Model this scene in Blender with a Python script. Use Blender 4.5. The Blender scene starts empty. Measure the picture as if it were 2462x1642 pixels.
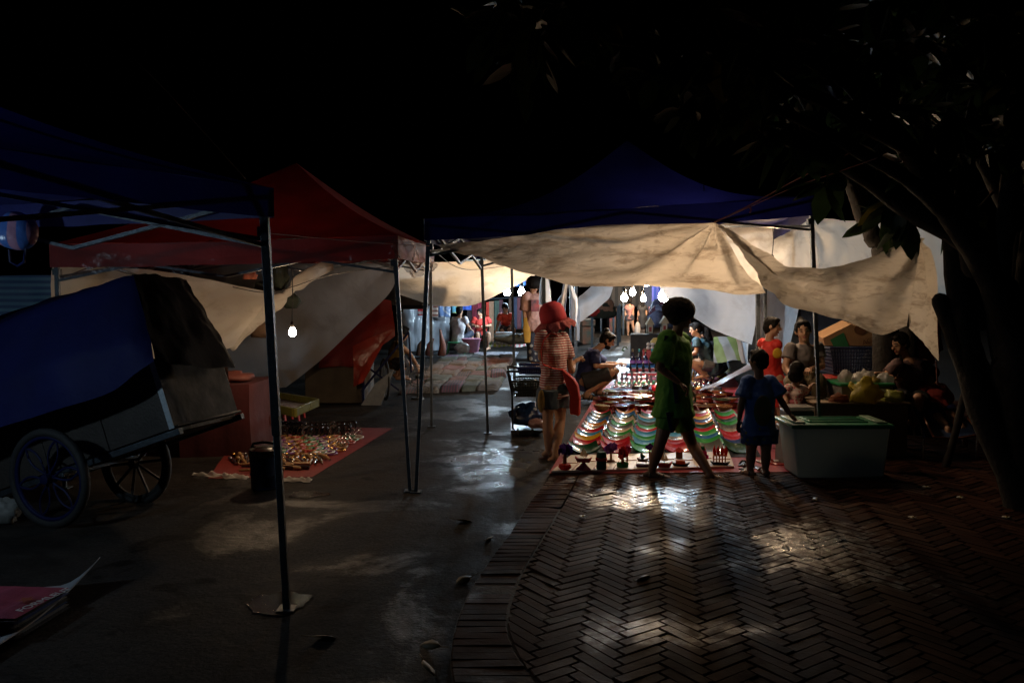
import bpy, math, random
from mathutils import Vector, Matrix, noise
random.seed(7)
R = math.radians
SC = bpy.context.scene
COL = SC.collection
# ---------------------------------------------------------------- camera, world, exposure
CH, F, CX, CY, HOR = 1.65, 1970.0, 1231.0, 821.0, 690.0
TH = math.atan((CY - HOR) / F)
cam = bpy.data.cameras.new('camera'); camo = bpy.data.objects.new('camera', cam); COL.objects.link(camo)
camo.location = (0, 0, CH); camo.rotation_euler = (math.pi / 2 - TH, 0, 0)
cam.sensor_width = 36; cam.lens = 36 * F / 2462; cam.clip_start = 0.05; cam.clip_end = 400
SC.camera = camo
SC.render.resolution_x = 1024; SC.render.resolution_y = 682
W = bpy.data.worlds.new('World'); SC.world = W; W.use_nodes = True
wn = W.node_tree.nodes; wb = wn['Background']
sky = wn.new('ShaderNodeTexSky'); sky.sky_type = 'NISHITA'; sky.sun_disc = False
sky.sun_elevation = R(-6); sky.sun_rotation = R(200)
W.node_tree.links.new(sky.outputs[0], wb.inputs[0]); wb.inputs[1].default_value = 0.0035
SC.view_settings.view_transform = 'Standard'; SC.view_settings.look = 'None'
SC.view_settings.exposure = 0.0; SC.view_settings.gamma = 1.0
try:
    SC.cycles.max_bounces = 6; SC.cycles.transmission_bounces = 5; SC.cycles.transparent_max_bounces = 10
    SC.cycles.sample_clamp_indirect = 4.0; SC.cycles.caustics_reflective = False; SC.cycles.caustics_refractive = False
    SC.cycles.use_denoising = True
except Exception: pass

def P(px, py, Y):
    """point of the street at distance Y that the photograph shows near this place"""
    x = (px - CX) / F; y = -(py - CY) / F
    dy = math.cos(TH) + y * math.sin(TH); dz = -math.sin(TH) + y * math.cos(TH)
    k = Y / dy
    return Vector((x * k, Y, CH + dz * k))
def G(px, py, z=0.0):
    x = (px - CX) / F; y = -(py - CY) / F
    dy = math.cos(TH) + y * math.sin(TH); dz = -math.sin(TH) + y * math.cos(TH)
    k = (z - CH) / dz
    return Vector((x * k, dy * k, z))
def Zf(ox, oy, s):
    return lambda x, y, Y: P(ox + x / s, oy + y / s, Y)
def V(*a): return Vector(a)

# ---------------------------------------------------------------- materials
MATS = {}
def _nt(name):
    m = bpy.data.materials.new(name); m.use_nodes = True
    return m, m.node_tree.nodes, m.node_tree.links, m.node_tree.nodes['Principled BSDF']
def ramp(n, stops):
    r = n.new('ShaderNodeValToRGB'); e = r.color_ramp.elements
    e[0].position, e[0].color = stops[0][0], (*stops[0][1], 1)
    e[1].position, e[1].color = stops[-1][0], (*stops[-1][1], 1)
    for p, c in stops[1:-1]:
        k = e.new(p); k.color = (*c, 1)
    return r
def mat(name, col, rough=.6, metal=0, col2=None, ns=12, bump=.15, bs=60, coat=0, trans=0, pattern=None, ps=20, alpha=1, spec=.5, rv=.1):
    if name in MATS: return MATS[name]
    m, n, l, b = _nt(name)
    c2 = col2 or tuple(c * .72 for c in col)
    tc = n.new('ShaderNodeTexCoord')
    no = n.new('ShaderNodeTexNoise'); no.inputs['Scale'].default_value = ns; no.inputs['Detail'].default_value = 5
    l.new(tc.outputs['Object'], no.inputs['Vector'])
    if pattern == 'stripes_z' or pattern == 'stripes_x' or pattern == 'stripes_y':
        w = n.new('ShaderNodeTexWave'); w.bands_direction = pattern[-1].upper(); w.inputs['Scale'].default_value = ps; w.inputs['Distortion'].default_value = .6; w.inputs['Detail Scale'].default_value = .5
        l.new(tc.outputs['Object'], w.inputs['Vector']); r = ramp(n, [(.45, col), (.55, c2)]); l.new(w.outputs[0], r.inputs[0])
    elif pattern == 'dots':
        w = n.new('ShaderNodeTexVoronoi'); w.inputs['Scale'].default_value = ps; w.inputs['Randomness'].default_value = .6
        l.new(tc.outputs['Object'], w.inputs['Vector']); r = ramp(n, [(.28, c2), (.34, col)]); l.new(w.outputs['Distance'], r.inputs[0])
    elif pattern == 'batik':
        w = n.new('ShaderNodeTexVoronoi'); w.inputs['Scale'].default_value = ps
        l.new(tc.outputs['Object'], w.inputs['Vector']); r = ramp(n, [(.0, c2), (.3, col), (.45, c2), (.6, col)]); l.new(w.outputs['Distance'], r.inputs[0])
    else:
        r = ramp(n, [(.3, col), (.7, c2)]); l.new(no.outputs[0], r.inputs[0])
    l.new(r.outputs[0], b.inputs['Base Color'])
    n2 = n.new('ShaderNodeTexNoise'); n2.inputs['Scale'].default_value = bs; n2.inputs['Detail'].default_value = 4
    l.new(tc.outputs['Object'], n2.inputs['Vector'])
    mr = n.new('ShaderNodeMapRange'); mr.inputs['To Min'].default_value = max(.03, rough - rv); mr.inputs['To Max'].default_value = min(1, rough + rv)
    l.new(no.outputs[0], mr.inputs[0]); l.new(mr.outputs[0], b.inputs['Roughness'])
    if bump:
        bp = n.new('ShaderNodeBump'); bp.inputs['Strength'].default_value = bump; bp.inputs['Distance'].default_value = .01
        l.new(n2.outputs[0], bp.inputs['Height']); l.new(bp.outputs[0], b.inputs['Normal'])
    b.inputs['Metallic'].default_value = metal
    b.inputs['Coat Weight'].default_value = coat; b.inputs['Coat Roughness'].default_value = .06
    b.inputs['Specular IOR Level'].default_value = spec
    out = n['Material Output']; sh = b.outputs[0]
    if trans:
        t = n.new('ShaderNodeBsdfTranslucent'); l.new(r.outputs[0], t.inputs[0])
        mx = n.new('ShaderNodeMixShader'); mx.inputs[0].default_value = trans
        l.new(sh, mx.inputs[1]); l.new(t.outputs[0], mx.inputs[2]); sh = mx.outputs[0]
    if alpha < 1:
        t = n.new('ShaderNodeBsdfTransparent'); mx = n.new('ShaderNodeMixShader'); mx.inputs[0].default_value = 1 - alpha
        l.new(sh, mx.inputs[1]); l.new(t.outputs[0], mx.inputs[2]); sh = mx.outputs[0]
    l.new(sh, out.inputs[0])
    MATS[name] = m; return m
def glow(name, col, s):
    if name in MATS: return MATS[name]
    m, n, l, b = _nt(name); b.inputs['Base Color'].default_value = (*col, 1)
    b.inputs['Emission Color'].default_value = (*col, 1); b.inputs['Emission Strength'].default_value = s
    MATS[name] = m; return m
def tarp_mat(name, col, dirt, trans=.5, dirt_amt=.5, sc=6, stretch=(1, 1, 1), alpha=1, rough=.5):
    """thin woven plastic sheet, creased and stained, that lets some light through"""
    m, n, l, b = _nt(name); out = n['Material Output']
    tc = n.new('ShaderNodeTexCoord'); mp = n.new('ShaderNodeMapping'); mp.inputs['Scale'].default_value = stretch
    l.new(tc.outputs['Object'], mp.inputs[0])
    a = n.new('ShaderNodeTexNoise'); a.inputs['Scale'].default_value = sc; a.inputs['Detail'].default_value = 10; a.inputs['Roughness'].default_value = .68; a.inputs['Distortion'].default_value = .8
    l.new(mp.outputs[0], a.inputs['Vector'])
    c = n.new('ShaderNodeTexNoise'); c.inputs['Scale'].default_value = sc * .25; c.inputs['Detail'].default_value = 4; l.new(mp.outputs[0], c.inputs['Vector'])
    r = ramp(n, [(.53, col), (.60, tuple(x * (1 - dirt_amt) + y * dirt_amt for x, y in zip(col, dirt))), (.74, dirt)])
    ad = n.new('ShaderNodeMath'); ad.operation = 'MULTIPLY_ADD'; ad.inputs[1].default_value = .55; l.new(c.outputs[0], ad.inputs[0])
    ml = n.new('ShaderNodeMath'); ml.operation = 'MULTIPLY'; ml.inputs[1].default_value = .5; l.new(a.outputs[0], ml.inputs[0]); l.new(ml.outputs[0], ad.inputs[2])
    l.new(ad.outputs[0], r.inputs[0])
    w = n.new('ShaderNodeTexNoise'); w.inputs['Scale'].default_value = sc * .7; w.inputs['Detail'].default_value = 3; w.inputs['Distortion'].default_value = 1.6; l.new(mp.outputs[0], w.inputs['Vector'])
    bp = n.new('ShaderNodeBump'); bp.inputs['Strength'].default_value = .35; bp.inputs['Distance'].default_value = .04; l.new(w.outputs[0], bp.inputs['Height'])
    l.new(r.outputs[0], b.inputs['Base Color']); l.new(bp.outputs[0], b.inputs['Normal']); b.inputs['Roughness'].default_value = rough
    t = n.new('ShaderNodeBsdfTranslucent'); l.new(r.outputs[0], t.inputs[0]); l.new(bp.outputs[0], t.inputs['Normal'])
    mx = n.new('ShaderNodeMixShader'); mx.inputs[0].default_value = trans
    l.new(b.outputs[0], mx.inputs[1]); l.new(t.outputs[0], mx.inputs[2]); sh = mx.outputs[0]
    if alpha < 1:
        t2 = n.new('ShaderNodeBsdfTransparent'); m2 = n.new('ShaderNodeMixShader'); m2.inputs[0].default_value = 1 - alpha
        l.new(sh, m2.inputs[1]); l.new(t2.outputs[0], m2.inputs[2]); sh = m2.outputs[0]
    l.new(sh, out.inputs[0]); MATS[name] = m; return m

# ---------------------------------------------------------------- mesh helpers
def frame(d, side=None):
    d = d.normalized()
    s = side if side is not None else (V(0, 0, 1) if abs(d.z) < .9 else V(0, 1, 0))
    x = (s - d * s.dot(d))
    if x.length < 1e-5: x = V(1, 0, 0) - d * d.x
    x.normalize(); return x, d.cross(x), d
class MB:
    def __init__(s): s.v = []; s.f = []; s.m = []; s.mi = 0
    def add(s, vs, fs):
        o = len(s.v); s.v += [Vector(v) for v in vs]
        for f in fs: s.f.append([i + o for i in f]); s.m.append(s.mi)
        return s
    def mat(s, i): s.mi = i; return s
    def box(s, c, d, rz=0, M=None, taper=1):
        c = Vector(c); x, y, z = d[0] / 2, d[1] / 2, d[2] / 2
        M = M or Matrix.Rotation(rz, 3, 'Z')
        vs = [c + M @ V(a * x * (taper if k < 0 else 1), b * y * (taper if k < 0 else 1), k * z) for a, b, k in ((-1,-1,-1),(1,-1,-1),(1,1,-1),(-1,1,-1),(-1,-1,1),(1,-1,1),(1,1,1),(-1,1,1))]
        return s.add(vs, [(0,3,2,1),(4,5,6,7),(0,1,5,4),(1,2,6,5),(2,3,7,6),(3,0,4,7)])
    def tube(s, pts, rad, n=8, side=None, cap=True, flat=1, closed=False, round_=False):
        pts = [Vector(p) for p in pts]; k = len(pts)
        if not isinstance(rad, (list, tuple)): rad = [rad] * k
        if round_:      # ball ends
            d0 = (pts[0] - pts[1]).normalized(); d1 = (pts[-1] - pts[-2]).normalized(); a, b = rad[0], rad[-1]
            a = a if not isinstance(a, tuple) else min(a); b = b if not isinstance(b, tuple) else min(b)
            sc = lambda r, q: (r[0] * q, r[1] * q) if isinstance(r, tuple) else r * q
            pts = [pts[0] + d0 * a * .95, pts[0] + d0 * a * .6] + pts + [pts[-1] + d1 * b * .6, pts[-1] + d1 * b * .95]
            rad = [sc(rad[0], .3), sc(rad[0], .8)] + list(rad) + [sc(rad[-1], .8), sc(rad[-1], .3)]; k += 4
        vs = []
        for i, p in enumerate(pts):
            d = (pts[min(i + 1, k - 1)] - pts[max(i - 1, 0)]) if not closed else (pts[(i + 1) % k] - pts[i - 1])
            if d.length < 1e-6: d = V(0, 0, 1)
            x, y, _ = frame(d, side)
            rx, ry = rad[i] if isinstance(rad[i], tuple) else (rad[i], rad[i] * flat)
            for j in range(n):
                a = 2 * math.pi * (j + .5) / n
                vs.append(p + x * math.cos(a) * rx + y * math.sin(a) * ry)
        fs = []
        for i in range(k if closed else k - 1):
            i2 = (i + 1) % k
            for j in range(n):
                j2 = (j + 1) % n; fs.append((i * n + j, i * n + j2, i2 * n + j2, i2 * n + j))
        if cap and not closed:
            fs.append(tuple(range(n - 1, -1, -1))); fs.append(tuple((k - 1) * n + j for j in range(n)))
        return s.add(vs, fs)
    def bar(s, a, b, w, h=None):
        h = h or w; r = (w * .7071, h * .7071); return s.tube([a, b], [r, r], 4)
    def ell(s, c, r, M=None, n=12, k=8):
        c = Vector(c); M = M or Matrix.Identity(3); r = r if hasattr(r, '__len__') else (r, r, r)
        vs = [c + M @ V(0, 0, r[2])]
        for i in range(1, k):
            t = math.pi * i / k
            for j in range(n):
                a = 2 * math.pi * j / n
                vs.append(c + M @ V(r[0] * math.sin(t) * math.cos(a), r[1] * math.sin(t) * math.sin(a), r[2] * math.cos(t)))
        vs.append(c + M @ V(0, 0, -r[2])); fs = []; e = len(vs) - 1
        for j in range(n):
            j2 = (j + 1) % n; fs.append((0, 1 + j, 1 + j2)); fs.append((e, e - n + j2, e - n + j))
            for i in range(k - 2): fs.append((1 + i * n + j, 1 + (i + 1) * n + j, 1 + (i + 1) * n + j2, 1 + i * n + j2))
        return s.add(vs, fs)
    def lathe(s, prof, c=(0, 0, 0), n=20, M=None, sx=1, sy=1):
        c = Vector(c); M = M or Matrix.Identity(3); vs = []; k = len(prof)
        for r, z in prof:
            for j in range(n):
                a = 2 * math.pi * j / n; vs.append(c + M @ V(r * math.cos(a) * sx, r * math.sin(a) * sy, z))
        fs = [(i * n + j, i * n + (j + 1) % n, (i + 1) * n + (j + 1) % n, (i + 1) * n + j) for i in range(k - 1) for j in range(n)]
        fs.append(tuple(range(n - 1, -1, -1))); fs.append(tuple((k - 1) * n + j for j in range(n)))
        return s.add(vs, fs)
    def prism(s, poly, d, M=None, c=(0, 0, 0)):
        """outline in local x/z, thickness d along local y"""
        M = M or Matrix.Identity(3); c = Vector(c); n = len(poly)
        vs = [c + M @ V(x, -d / 2, z) for x, z in poly] + [c + M @ V(x, d / 2, z) for x, z in poly]
        return s.add(vs, [tuple(range(n)), tuple(range(2 * n - 1, n - 1, -1))] + [(i, i + n, (i + 1) % n + n, (i + 1) % n) for i in range(n)])
    def grid(s, rows):
        nu = len(rows[0]); nv = len(rows)
        return s.add([p for r in rows for p in r], [(i * nu + j, i * nu + j + 1, (i + 1) * nu + j + 1, (i + 1) * nu + j) for i in range(nv - 1) for j in range(nu - 1)])
def cr(p0, p1, p2, p3, t):
    return .5 * ((2 * p1) + (p2 - p0) * t + (2 * p0 - 5 * p1 + 4 * p2 - p3) * t * t + (3 * p1 - p0 - 3 * p2 + p3) * t ** 3)
def spline(pts, n):
    pts = [Vector(p) for p in pts]; k = len(pts) - 1; out = []
    for i in range(n + 1):
        u = i / n * k; j = min(int(u), k - 1); t = u - j
        out.append(cr(pts[max(j - 1, 0)], pts[j], pts[j + 1], pts[min(j + 2, k)], t))
    return out
def polyl(pts, n):
    out = []; k = len(pts) - 1
    for i in range(n + 1):
        u = i / n * k; j = min(int(u), k - 1); out.append(Vector(pts[j]).lerp(Vector(pts[j + 1]), u - j))
    return out
def sheet_rows(ctrl, nu, nv, lin=False):
    rows = [spline(r, nu) for r in ctrl]
    cols = [(polyl if lin else spline)([r[j] for r in rows], nv) for j in range(nu + 1)]
    return [[cols[j][i] for j in range(nu + 1)] for i in range(nv + 1)]
def wrinkle(rows, amp, sc, stretch=(1, 1, 1), seed=0, pins=(), fine=.3):
    nv, nu = len(rows), len(rows[0]); out = []
    for i in range(nv):
        r = []
        for j in range(nu):
            p = rows[i][j]
            a = rows[min(i + 1, nv - 1)][j] - rows[max(i - 1, 0)][j]; b = rows[i][min(j + 1, nu - 1)] - rows[i][max(j - 1, 0)]
            nn = a.cross(b)
            if nn.length > 1e-9: nn.normalize()
            q = V(p.x * stretch[0], p.y * stretch[1], p.z * stretch[2]) * sc + V(seed * 7.3, seed, 0)
            d = noise.noise(q) + fine * noise.noise(q * 2.7) + fine * .5 * noise.noise(q * 6.1)
            for pp, amp2, kk in pins:     # radiating folds from a tie point
                e = p - pp; dist = e.length
                if dist > .02:
                    ang = math.atan2(e.z, e.x if abs(e.x) > abs(e.y) else e.y)
                    d += amp2 / amp * math.sin(ang * kk) * math.exp(-dist * 1.6) * min(1, dist * 6)
            r.append(p + nn * d * amp)
        out.append(r)
    return out
WM = {}
def obj(name, mb, mats, parent=None, smooth=True, bevel=0, solid=0, subsurf=0, label=None, origin=None):
    me = bpy.data.meshes.new(name); o = bpy.data.objects.new(name, me); COL.objects.link(o)
    vs = mb.v
    if parent is not None:
        M = WM[parent.name]; Mi = M.inverted(); o.parent = parent; WM[o.name] = M; vs = [Mi @ v for v in vs]
    else:
        if origin is None:
            zs = min(v.z for v in vs); n = len(vs); origin = V(sum(v.x for v in vs) / n, sum(v.y for v in vs) / n, zs)
        M = Matrix.Translation(origin); o.location = origin; WM[o.name] = M; vs = [v - Vector(origin) for v in vs]
    me.from_pydata([tuple(v) for v in vs], [], mb.f)
    if not isinstance(mats, (list, tuple)): mats = [mats]
    for m in mats: me.materials.append(m)
    me.polygons.foreach_set('material_index', [min(i, len(mats) - 1) for i in mb.m])
    if smooth:
        me.polygons.foreach_set('use_smooth', [True] * len(me.polygons))
        if smooth != 'all':
            try: me.set_sharp_from_angle(angle=R(40))
            except Exception: pass
    me.validate(); me.update()
    if bevel:
        b = o.modifiers.new('bevel', 'BEVEL'); b.width = bevel; b.segments = 2; b.limit_method = 'ANGLE'
    if solid:
        b = o.modifiers.new('solid', 'SOLIDIFY'); b.thickness = solid; b.offset = 0
    if subsurf:
        b = o.modifiers.new('sub', 'SUBSURF'); b.levels = subsurf; b.render_levels = subsurf
    if label: o['label'] = label
    return o
def tag(o, label, cat, group=None):
    o['label'] = label; o['category'] = cat
    if group: o['group'] = group
    return o
def thing(name, label, cat, loc=(0, 0, 0), rz=0, group=None):
    o = bpy.data.objects.new(name, None); o.empty_display_size = .1; COL.objects.link(o)
    o.location = loc; o.rotation_euler = (0, 0, rz)
    WM[o.name] = Matrix.Translation(loc) @ Matrix.Rotation(rz, 4, 'Z')
    return tag(o, label, cat, group)
def struct(name, mb, m, **k):
    o = obj(name, mb, m, origin=V(0, 0, 0), **k); o['kind'] = 'structure'; return o
def dup(root, loc, rz, label, group=None, scale=1):
    r = root.copy(); COL.objects.link(r); r.location = loc; r.rotation_euler = (0, 0, rz); r['label'] = label
    r.scale = (scale,) * 3
    if group: r['group'] = group
    WM[r.name] = Matrix.Translation(loc) @ Matrix.Rotation(rz, 4, 'Z') @ Matrix.Scale(scale, 4)
    for ch in list(root.children):
        c = ch.copy(); COL.objects.link(c); c.parent = r; WM[c.name] = WM[r.name]
        for g in ch.children:
            d = g.copy(); COL.objects.link(d); d.parent = c
    return r
def ordn(i): return ['first', 'second', 'third', 'fourth', 'fifth', 'sixth', 'seventh', 'eighth', 'ninth', 'tenth', 'eleventh', 'twelfth', 'thirteenth', 'fourteenth', 'fifteenth', 'sixteenth', 'seventeenth', 'eighteenth', 'nineteenth', 'twentieth', 'twenty-first', 'twenty-second'][i]
UX = V(.984, -.18, 0); UY = V(.18, .984, 0)       # across and along the street
# ================================================================ ground, road and brick pavement
def asphalt_mat():
    m, n, l, b = _nt('wet_asphalt'); tc = n.new('ShaderNodeTexCoord')
    def nz(sc, det=6, dist=0, rough=.6):
        t = n.new('ShaderNodeTexNoise'); t.inputs['Scale'].default_value = sc; t.inputs['Detail'].default_value = det; t.inputs['Distortion'].default_value = dist; t.inputs['Roughness'].default_value = rough
        l.new(tc.outputs['Object'], t.inputs['Vector']); return t
    big = nz(.75, 7, .6, .6); fine = nz(48, 6, 0, .75); mid = nz(7, 6, 0, .7)
    r = ramp(n, [(.40, (.013, .012, .011)), (.475, (.022, .020, .0185)), (.52, (.034, .031, .028)), (.7, (.042, .038, .035))])
    l.new(big.outputs[0], r.inputs[0])
    mx = n.new('ShaderNodeMix'); mx.data_type = 'RGBA'; mx.blend_type = 'MULTIPLY'; mx.inputs[0].default_value = .7
    r2 = ramp(n, [(.35, (.3, .3, .3)), (.65, (1.5, 1.5, 1.5))]); l.new(fine.outputs[0], r2.inputs[0])
    l.new(r.outputs[0], mx.inputs[6]); l.new(r2.outputs[0], mx.inputs[7]); l.new(mx.outputs[2], b.inputs['Base Color'])
    r3 = ramp(n, [(.40, (.42,) * 3), (.50, (.64,) * 3), (.62, (.74,) * 3)]); l.new(big.outputs[0], r3.inputs[0])
    ad = n.new('ShaderNodeMath'); ad.operation = 'MULTIPLY_ADD'; ad.inputs[1].default_value = .3; l.new(mid.outputs[0], ad.inputs[0])
    sb = n.new('ShaderNodeMath'); sb.operation = 'SUBTRACT'; sb.inputs[1].default_value = .15; l.new(r3.outputs[0], sb.inputs[0]); l.new(sb.outputs[0], ad.inputs[2])
    vd = n.new('ShaderNodeVectorMath'); vd.operation = 'DISTANCE'; mpp = n.new('ShaderNodeMapping'); mpp.inputs['Scale'].default_value = (1, .42, 1); l.new(tc.outputs['Object'], mpp.inputs[0]); l.new(mpp.outputs[0], vd.inputs[0]); vd.inputs[1].default_value = (-.15, 3.35, 0)
    wm = n.new('ShaderNodeMapRange'); wm.inputs['From Min'].default_value = .15; wm.inputs['From Max'].default_value = .85; wm.inputs['To Min'].default_value = .34; wm.inputs['To Max'].default_value = 0; l.new(vd.outputs['Value'], wm.inputs[0])
    st = nz(3.4, 5, .4, .6); sm = n.new('ShaderNodeMapRange'); sm.inputs['From Min'].default_value = .44; sm.inputs['From Max'].default_value = .56; l.new(st.outputs[0], sm.inputs[0])
    wx = n.new('ShaderNodeMath'); wx.operation = 'MULTIPLY'; l.new(wm.outputs[0], wx.inputs[0]); l.new(sm.outputs[0], wx.inputs[1])
    w2 = n.new('ShaderNodeMath'); w2.operation = 'SUBTRACT'; w2.use_clamp = True; l.new(ad.outputs[0], w2.inputs[0]); l.new(wx.outputs[0], w2.inputs[1])
    w3 = n.new('ShaderNodeMath'); w3.operation = 'MAXIMUM'; w3.inputs[1].default_value = .12; l.new(w2.outputs[0], w3.inputs[0]); l.new(w3.outputs[0], b.inputs['Roughness'])
    sp_ = n.new('ShaderNodeMapRange'); sp_.inputs['From Min'].default_value = .22; sp_.inputs['From Max'].default_value = .55; sp_.inputs['To Min'].default_value = .55; sp_.inputs['To Max'].default_value = .05; l.new(w3.outputs[0], sp_.inputs[0]); l.new(sp_.outputs[0], b.inputs['Specular IOR Level'])
    ds = nz(2.1, 4, 1.2, .5); dr = ramp(n, [(.30, (.35, .35, .35)), (.37, (1, 1, 1)), (1, (1, 1, 1))]); l.new(ds.outputs[0], dr.inputs[0])
    dm = n.new('ShaderNodeMix'); dm.data_type = 'RGBA'; dm.blend_type = 'MULTIPLY'; dm.inputs[0].default_value = 1; l.new(mx.outputs[2], dm.inputs[6]); l.new(dr.outputs[0], dm.inputs[7]); l.new(dm.outputs[2], b.inputs['Base Color'])
    bp = n.new('ShaderNodeBump'); bp.inputs['Strength'].default_value = .9; bp.inputs['Distance'].default_value = .004; l.new(fine.outputs[0], bp.inputs['Height'])
    b2 = n.new('ShaderNodeBump'); b2.inputs['Strength'].default_value = .6; b2.inputs['Distance'].default_value = .02; l.new(mid.outputs[0], b2.inputs['Height']); l.new(bp.outputs[0], b2.inputs['Normal'])
    l.new(b2.outputs[0], b.inputs['Normal']); MATS['wet_asphalt'] = m; return m
asphalt_mat()
def brick_mat():
    m, n, l, b = _nt('wet_brick'); tc = n.new('ShaderNodeTexCoord'); at = n.new('ShaderNodeAttribute'); at.attribute_name = 'tone'
    def nz(sc, det=6, rough=.6):
        t = n.new('ShaderNodeTexNoise'); t.inputs['Scale'].default_value = sc; t.inputs['Detail'].default_value = det; t.inputs['Roughness'].default_value = rough
        l.new(tc.outputs['Object'], t.inputs['Vector']); return t
    fine = nz(70); mid = nz(11); big = nz(1.3)
    b.inputs['Specular IOR Level'].default_value = .4
    r = ramp(n, [(0, (.018, .0075, .005)), (.35, (.042, .018, .012)), (.7, (.058, .026, .017)), (1, (.078, .040, .028))]); l.new(at.outputs['Fac'], r.inputs[0])
    mx = n.new('ShaderNodeMix'); mx.data_type = 'RGBA'; mx.blend_type = 'MULTIPLY'; mx.inputs[0].default_value = .8
    r2 = ramp(n, [(.3, (.5, .5, .5)), (.7, (1.2, 1.2, 1.2))]); l.new(mid.outputs[0], r2.inputs[0])
    l.new(r.outputs[0], mx.inputs[6]); l.new(r2.outputs[0], mx.inputs[7]); l.new(mx.outputs[2], b.inputs['Base Color'])
    r3 = ramp(n, [(.34, (.42,) * 3), (.46, (.58,) * 3), (.58, (.70,) * 3)]); l.new(big.outputs[0], r3.inputs[0])
    cur = r3.outputs[0]
    for (cx_, cy_, sx_, sy_, am) in ((1.05, 6.2, .75, 1.6, .38), (.62, 3.75, 1.0, 2.6, .17), (1.9, 5.0, 1.2, .85, .44), (.35, 6.9, 1.4, 1.5, .3)):
        mp_ = n.new('ShaderNodeMapping'); mp_.inputs['Scale'].default_value = (sx_, sy_, 1); l.new(tc.outputs['Object'], mp_.inputs[0])
        vd = n.new('ShaderNodeVectorMath'); vd.operation = 'DISTANCE'; l.new(mp_.outputs[0], vd.inputs[0]); vd.inputs[1].default_value = (cx_ * sx_, cy_ * sy_, 0)
        nb = n.new('ShaderNodeMath'); nb.operation = 'MULTIPLY_ADD'; nb.inputs[1].default_value = 1.5; l.new(mid.outputs[0], nb.inputs[0]); l.new(vd.outputs['Value'], nb.inputs[2])
        wm = n.new('ShaderNodeMapRange'); wm.inputs['From Min'].default_value = .8; wm.inputs['From Max'].default_value = 1.5; wm.inputs['To Min'].default_value = am; wm.inputs['To Max'].default_value = 0; l.new(nb.outputs[0], wm.inputs[0])
        su = n.new('ShaderNodeMath'); su.operation = 'SUBTRACT'; l.new(cur, su.inputs[0]); l.new(wm.outputs[0], su.inputs[1]); cur = su.outputs[0]
    ad = n.new('ShaderNodeMath'); ad.operation = 'MULTIPLY_ADD'; ad.inputs[1].default_value = .16; l.new(mid.outputs[0], ad.inputs[0]); l.new(cur, ad.inputs[2])
    sb = n.new('ShaderNodeMath'); sb.operation = 'SUBTRACT'; sb.inputs[1].default_value = .07; l.new(ad.outputs[0], sb.inputs[0])
    mxx = n.new('ShaderNodeMath'); mxx.operation = 'MAXIMUM'; mxx.inputs[1].default_value = .13; l.new(sb.outputs[0], mxx.inputs[0]); sb = mxx; l.new(sb.outputs[0], b.inputs['Roughness'])
    sp_ = n.new('ShaderNodeMapRange'); sp_.inputs['From Min'].default_value = .18; sp_.inputs['From Max'].default_value = .5; sp_.inputs['To Min'].default_value = .75; sp_.inputs['To Max'].default_value = .04; l.new(sb.outputs[0], sp_.inputs[0]); l.new(sp_.outputs[0], b.inputs['Specular IOR Level'])
    bp = n.new('ShaderNodeBump'); bp.inputs['Strength'].default_value = .7; bp.inputs['Distance'].default_value = .003; l.new(fine.outputs[0], bp.inputs['Height'])
    b2 = n.new('ShaderNodeBump'); b2.inputs['Strength'].default_value = .7; b2.inputs['Distance'].default_value = .008; l.new(mid.outputs[0], b2.inputs['Height']); l.new(bp.outputs[0], b2.inputs['Normal'])
    l.new(b2.outputs[0], b.inputs['Normal']); MATS['wet_brick'] = m; return m
brick_mat()
g = MB(); xs = [-60, -20, -8, 0, 8, 20, 60]; ys = [-12, 0, 6, 14, 30, 60, 120]
g.grid([[V(x, y, 0) for x in xs] for y in ys]); struct('road', g, MATS['wet_asphalt'])
PH = .045
EO = [(1089, 1642), (1086, 1542), (1115, 1446), (1160, 1368), (1227, 1279), (1271, 1208), (1323, 1142)]
EI = [(1310, 1655), (1293, 1635), (1249, 1580), (1223, 1517), (1223, 1468), (1234, 1427), (1256, 1375), (1293, 1312), (1338, 1238), (1390, 1145)]
eo = [G(x, y, PH) for x, y in EO]; ei = [G(x, y, PH) for x, y in EI]
d = (eo[0] - eo[1]).normalized(); eo = [eo[0] + V(.55, -1.6, 0), eo[0] + V(.12, -.6, 0)] + eo + [eo[-1] + UY * 1.5, eo[-1] + UY * 30]
ei = [ei[0] + V(.9, -1.4, 0), ei[0] + V(.35, -.6, 0)] + ei + [ei[-1] + UY * 1.5, ei[-1] + UY * 30]
eos = spline(eo, 160); eis = spline(ei, 160)
FARX = 12.
s = MB()   # bedding slab under the bricks, with a small kerb step down to the road
top = [[V(p.x, p.y, PH - .008), V(FARX + .18 * p.y, p.y, PH - .008)] for p in eos]
s.grid(top); s.grid([[V(p.x, p.y, -.02), V(p.x, p.y, PH - .008)] for p in eos])
struct('pavement_bed', s, mat('mortar', (.022, .018, .015), .8, col2=(.012, .011, .01), ns=20, bump=.5))
def xcurve(cur, y):
    for a, b in zip(cur, cur[1:]):
        if a.y <= y <= b.y: t = (y - a.y) / max(1e-6, b.y - a.y); return a.x + (b.x - a.x) * t, (b - a).normalized()
    return (cur[0].x, V(0, 1, 0)) if y < cur[0].y else (cur[-1].x, V(.18, .98, 0))
bk = MB(); tones = []
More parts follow.
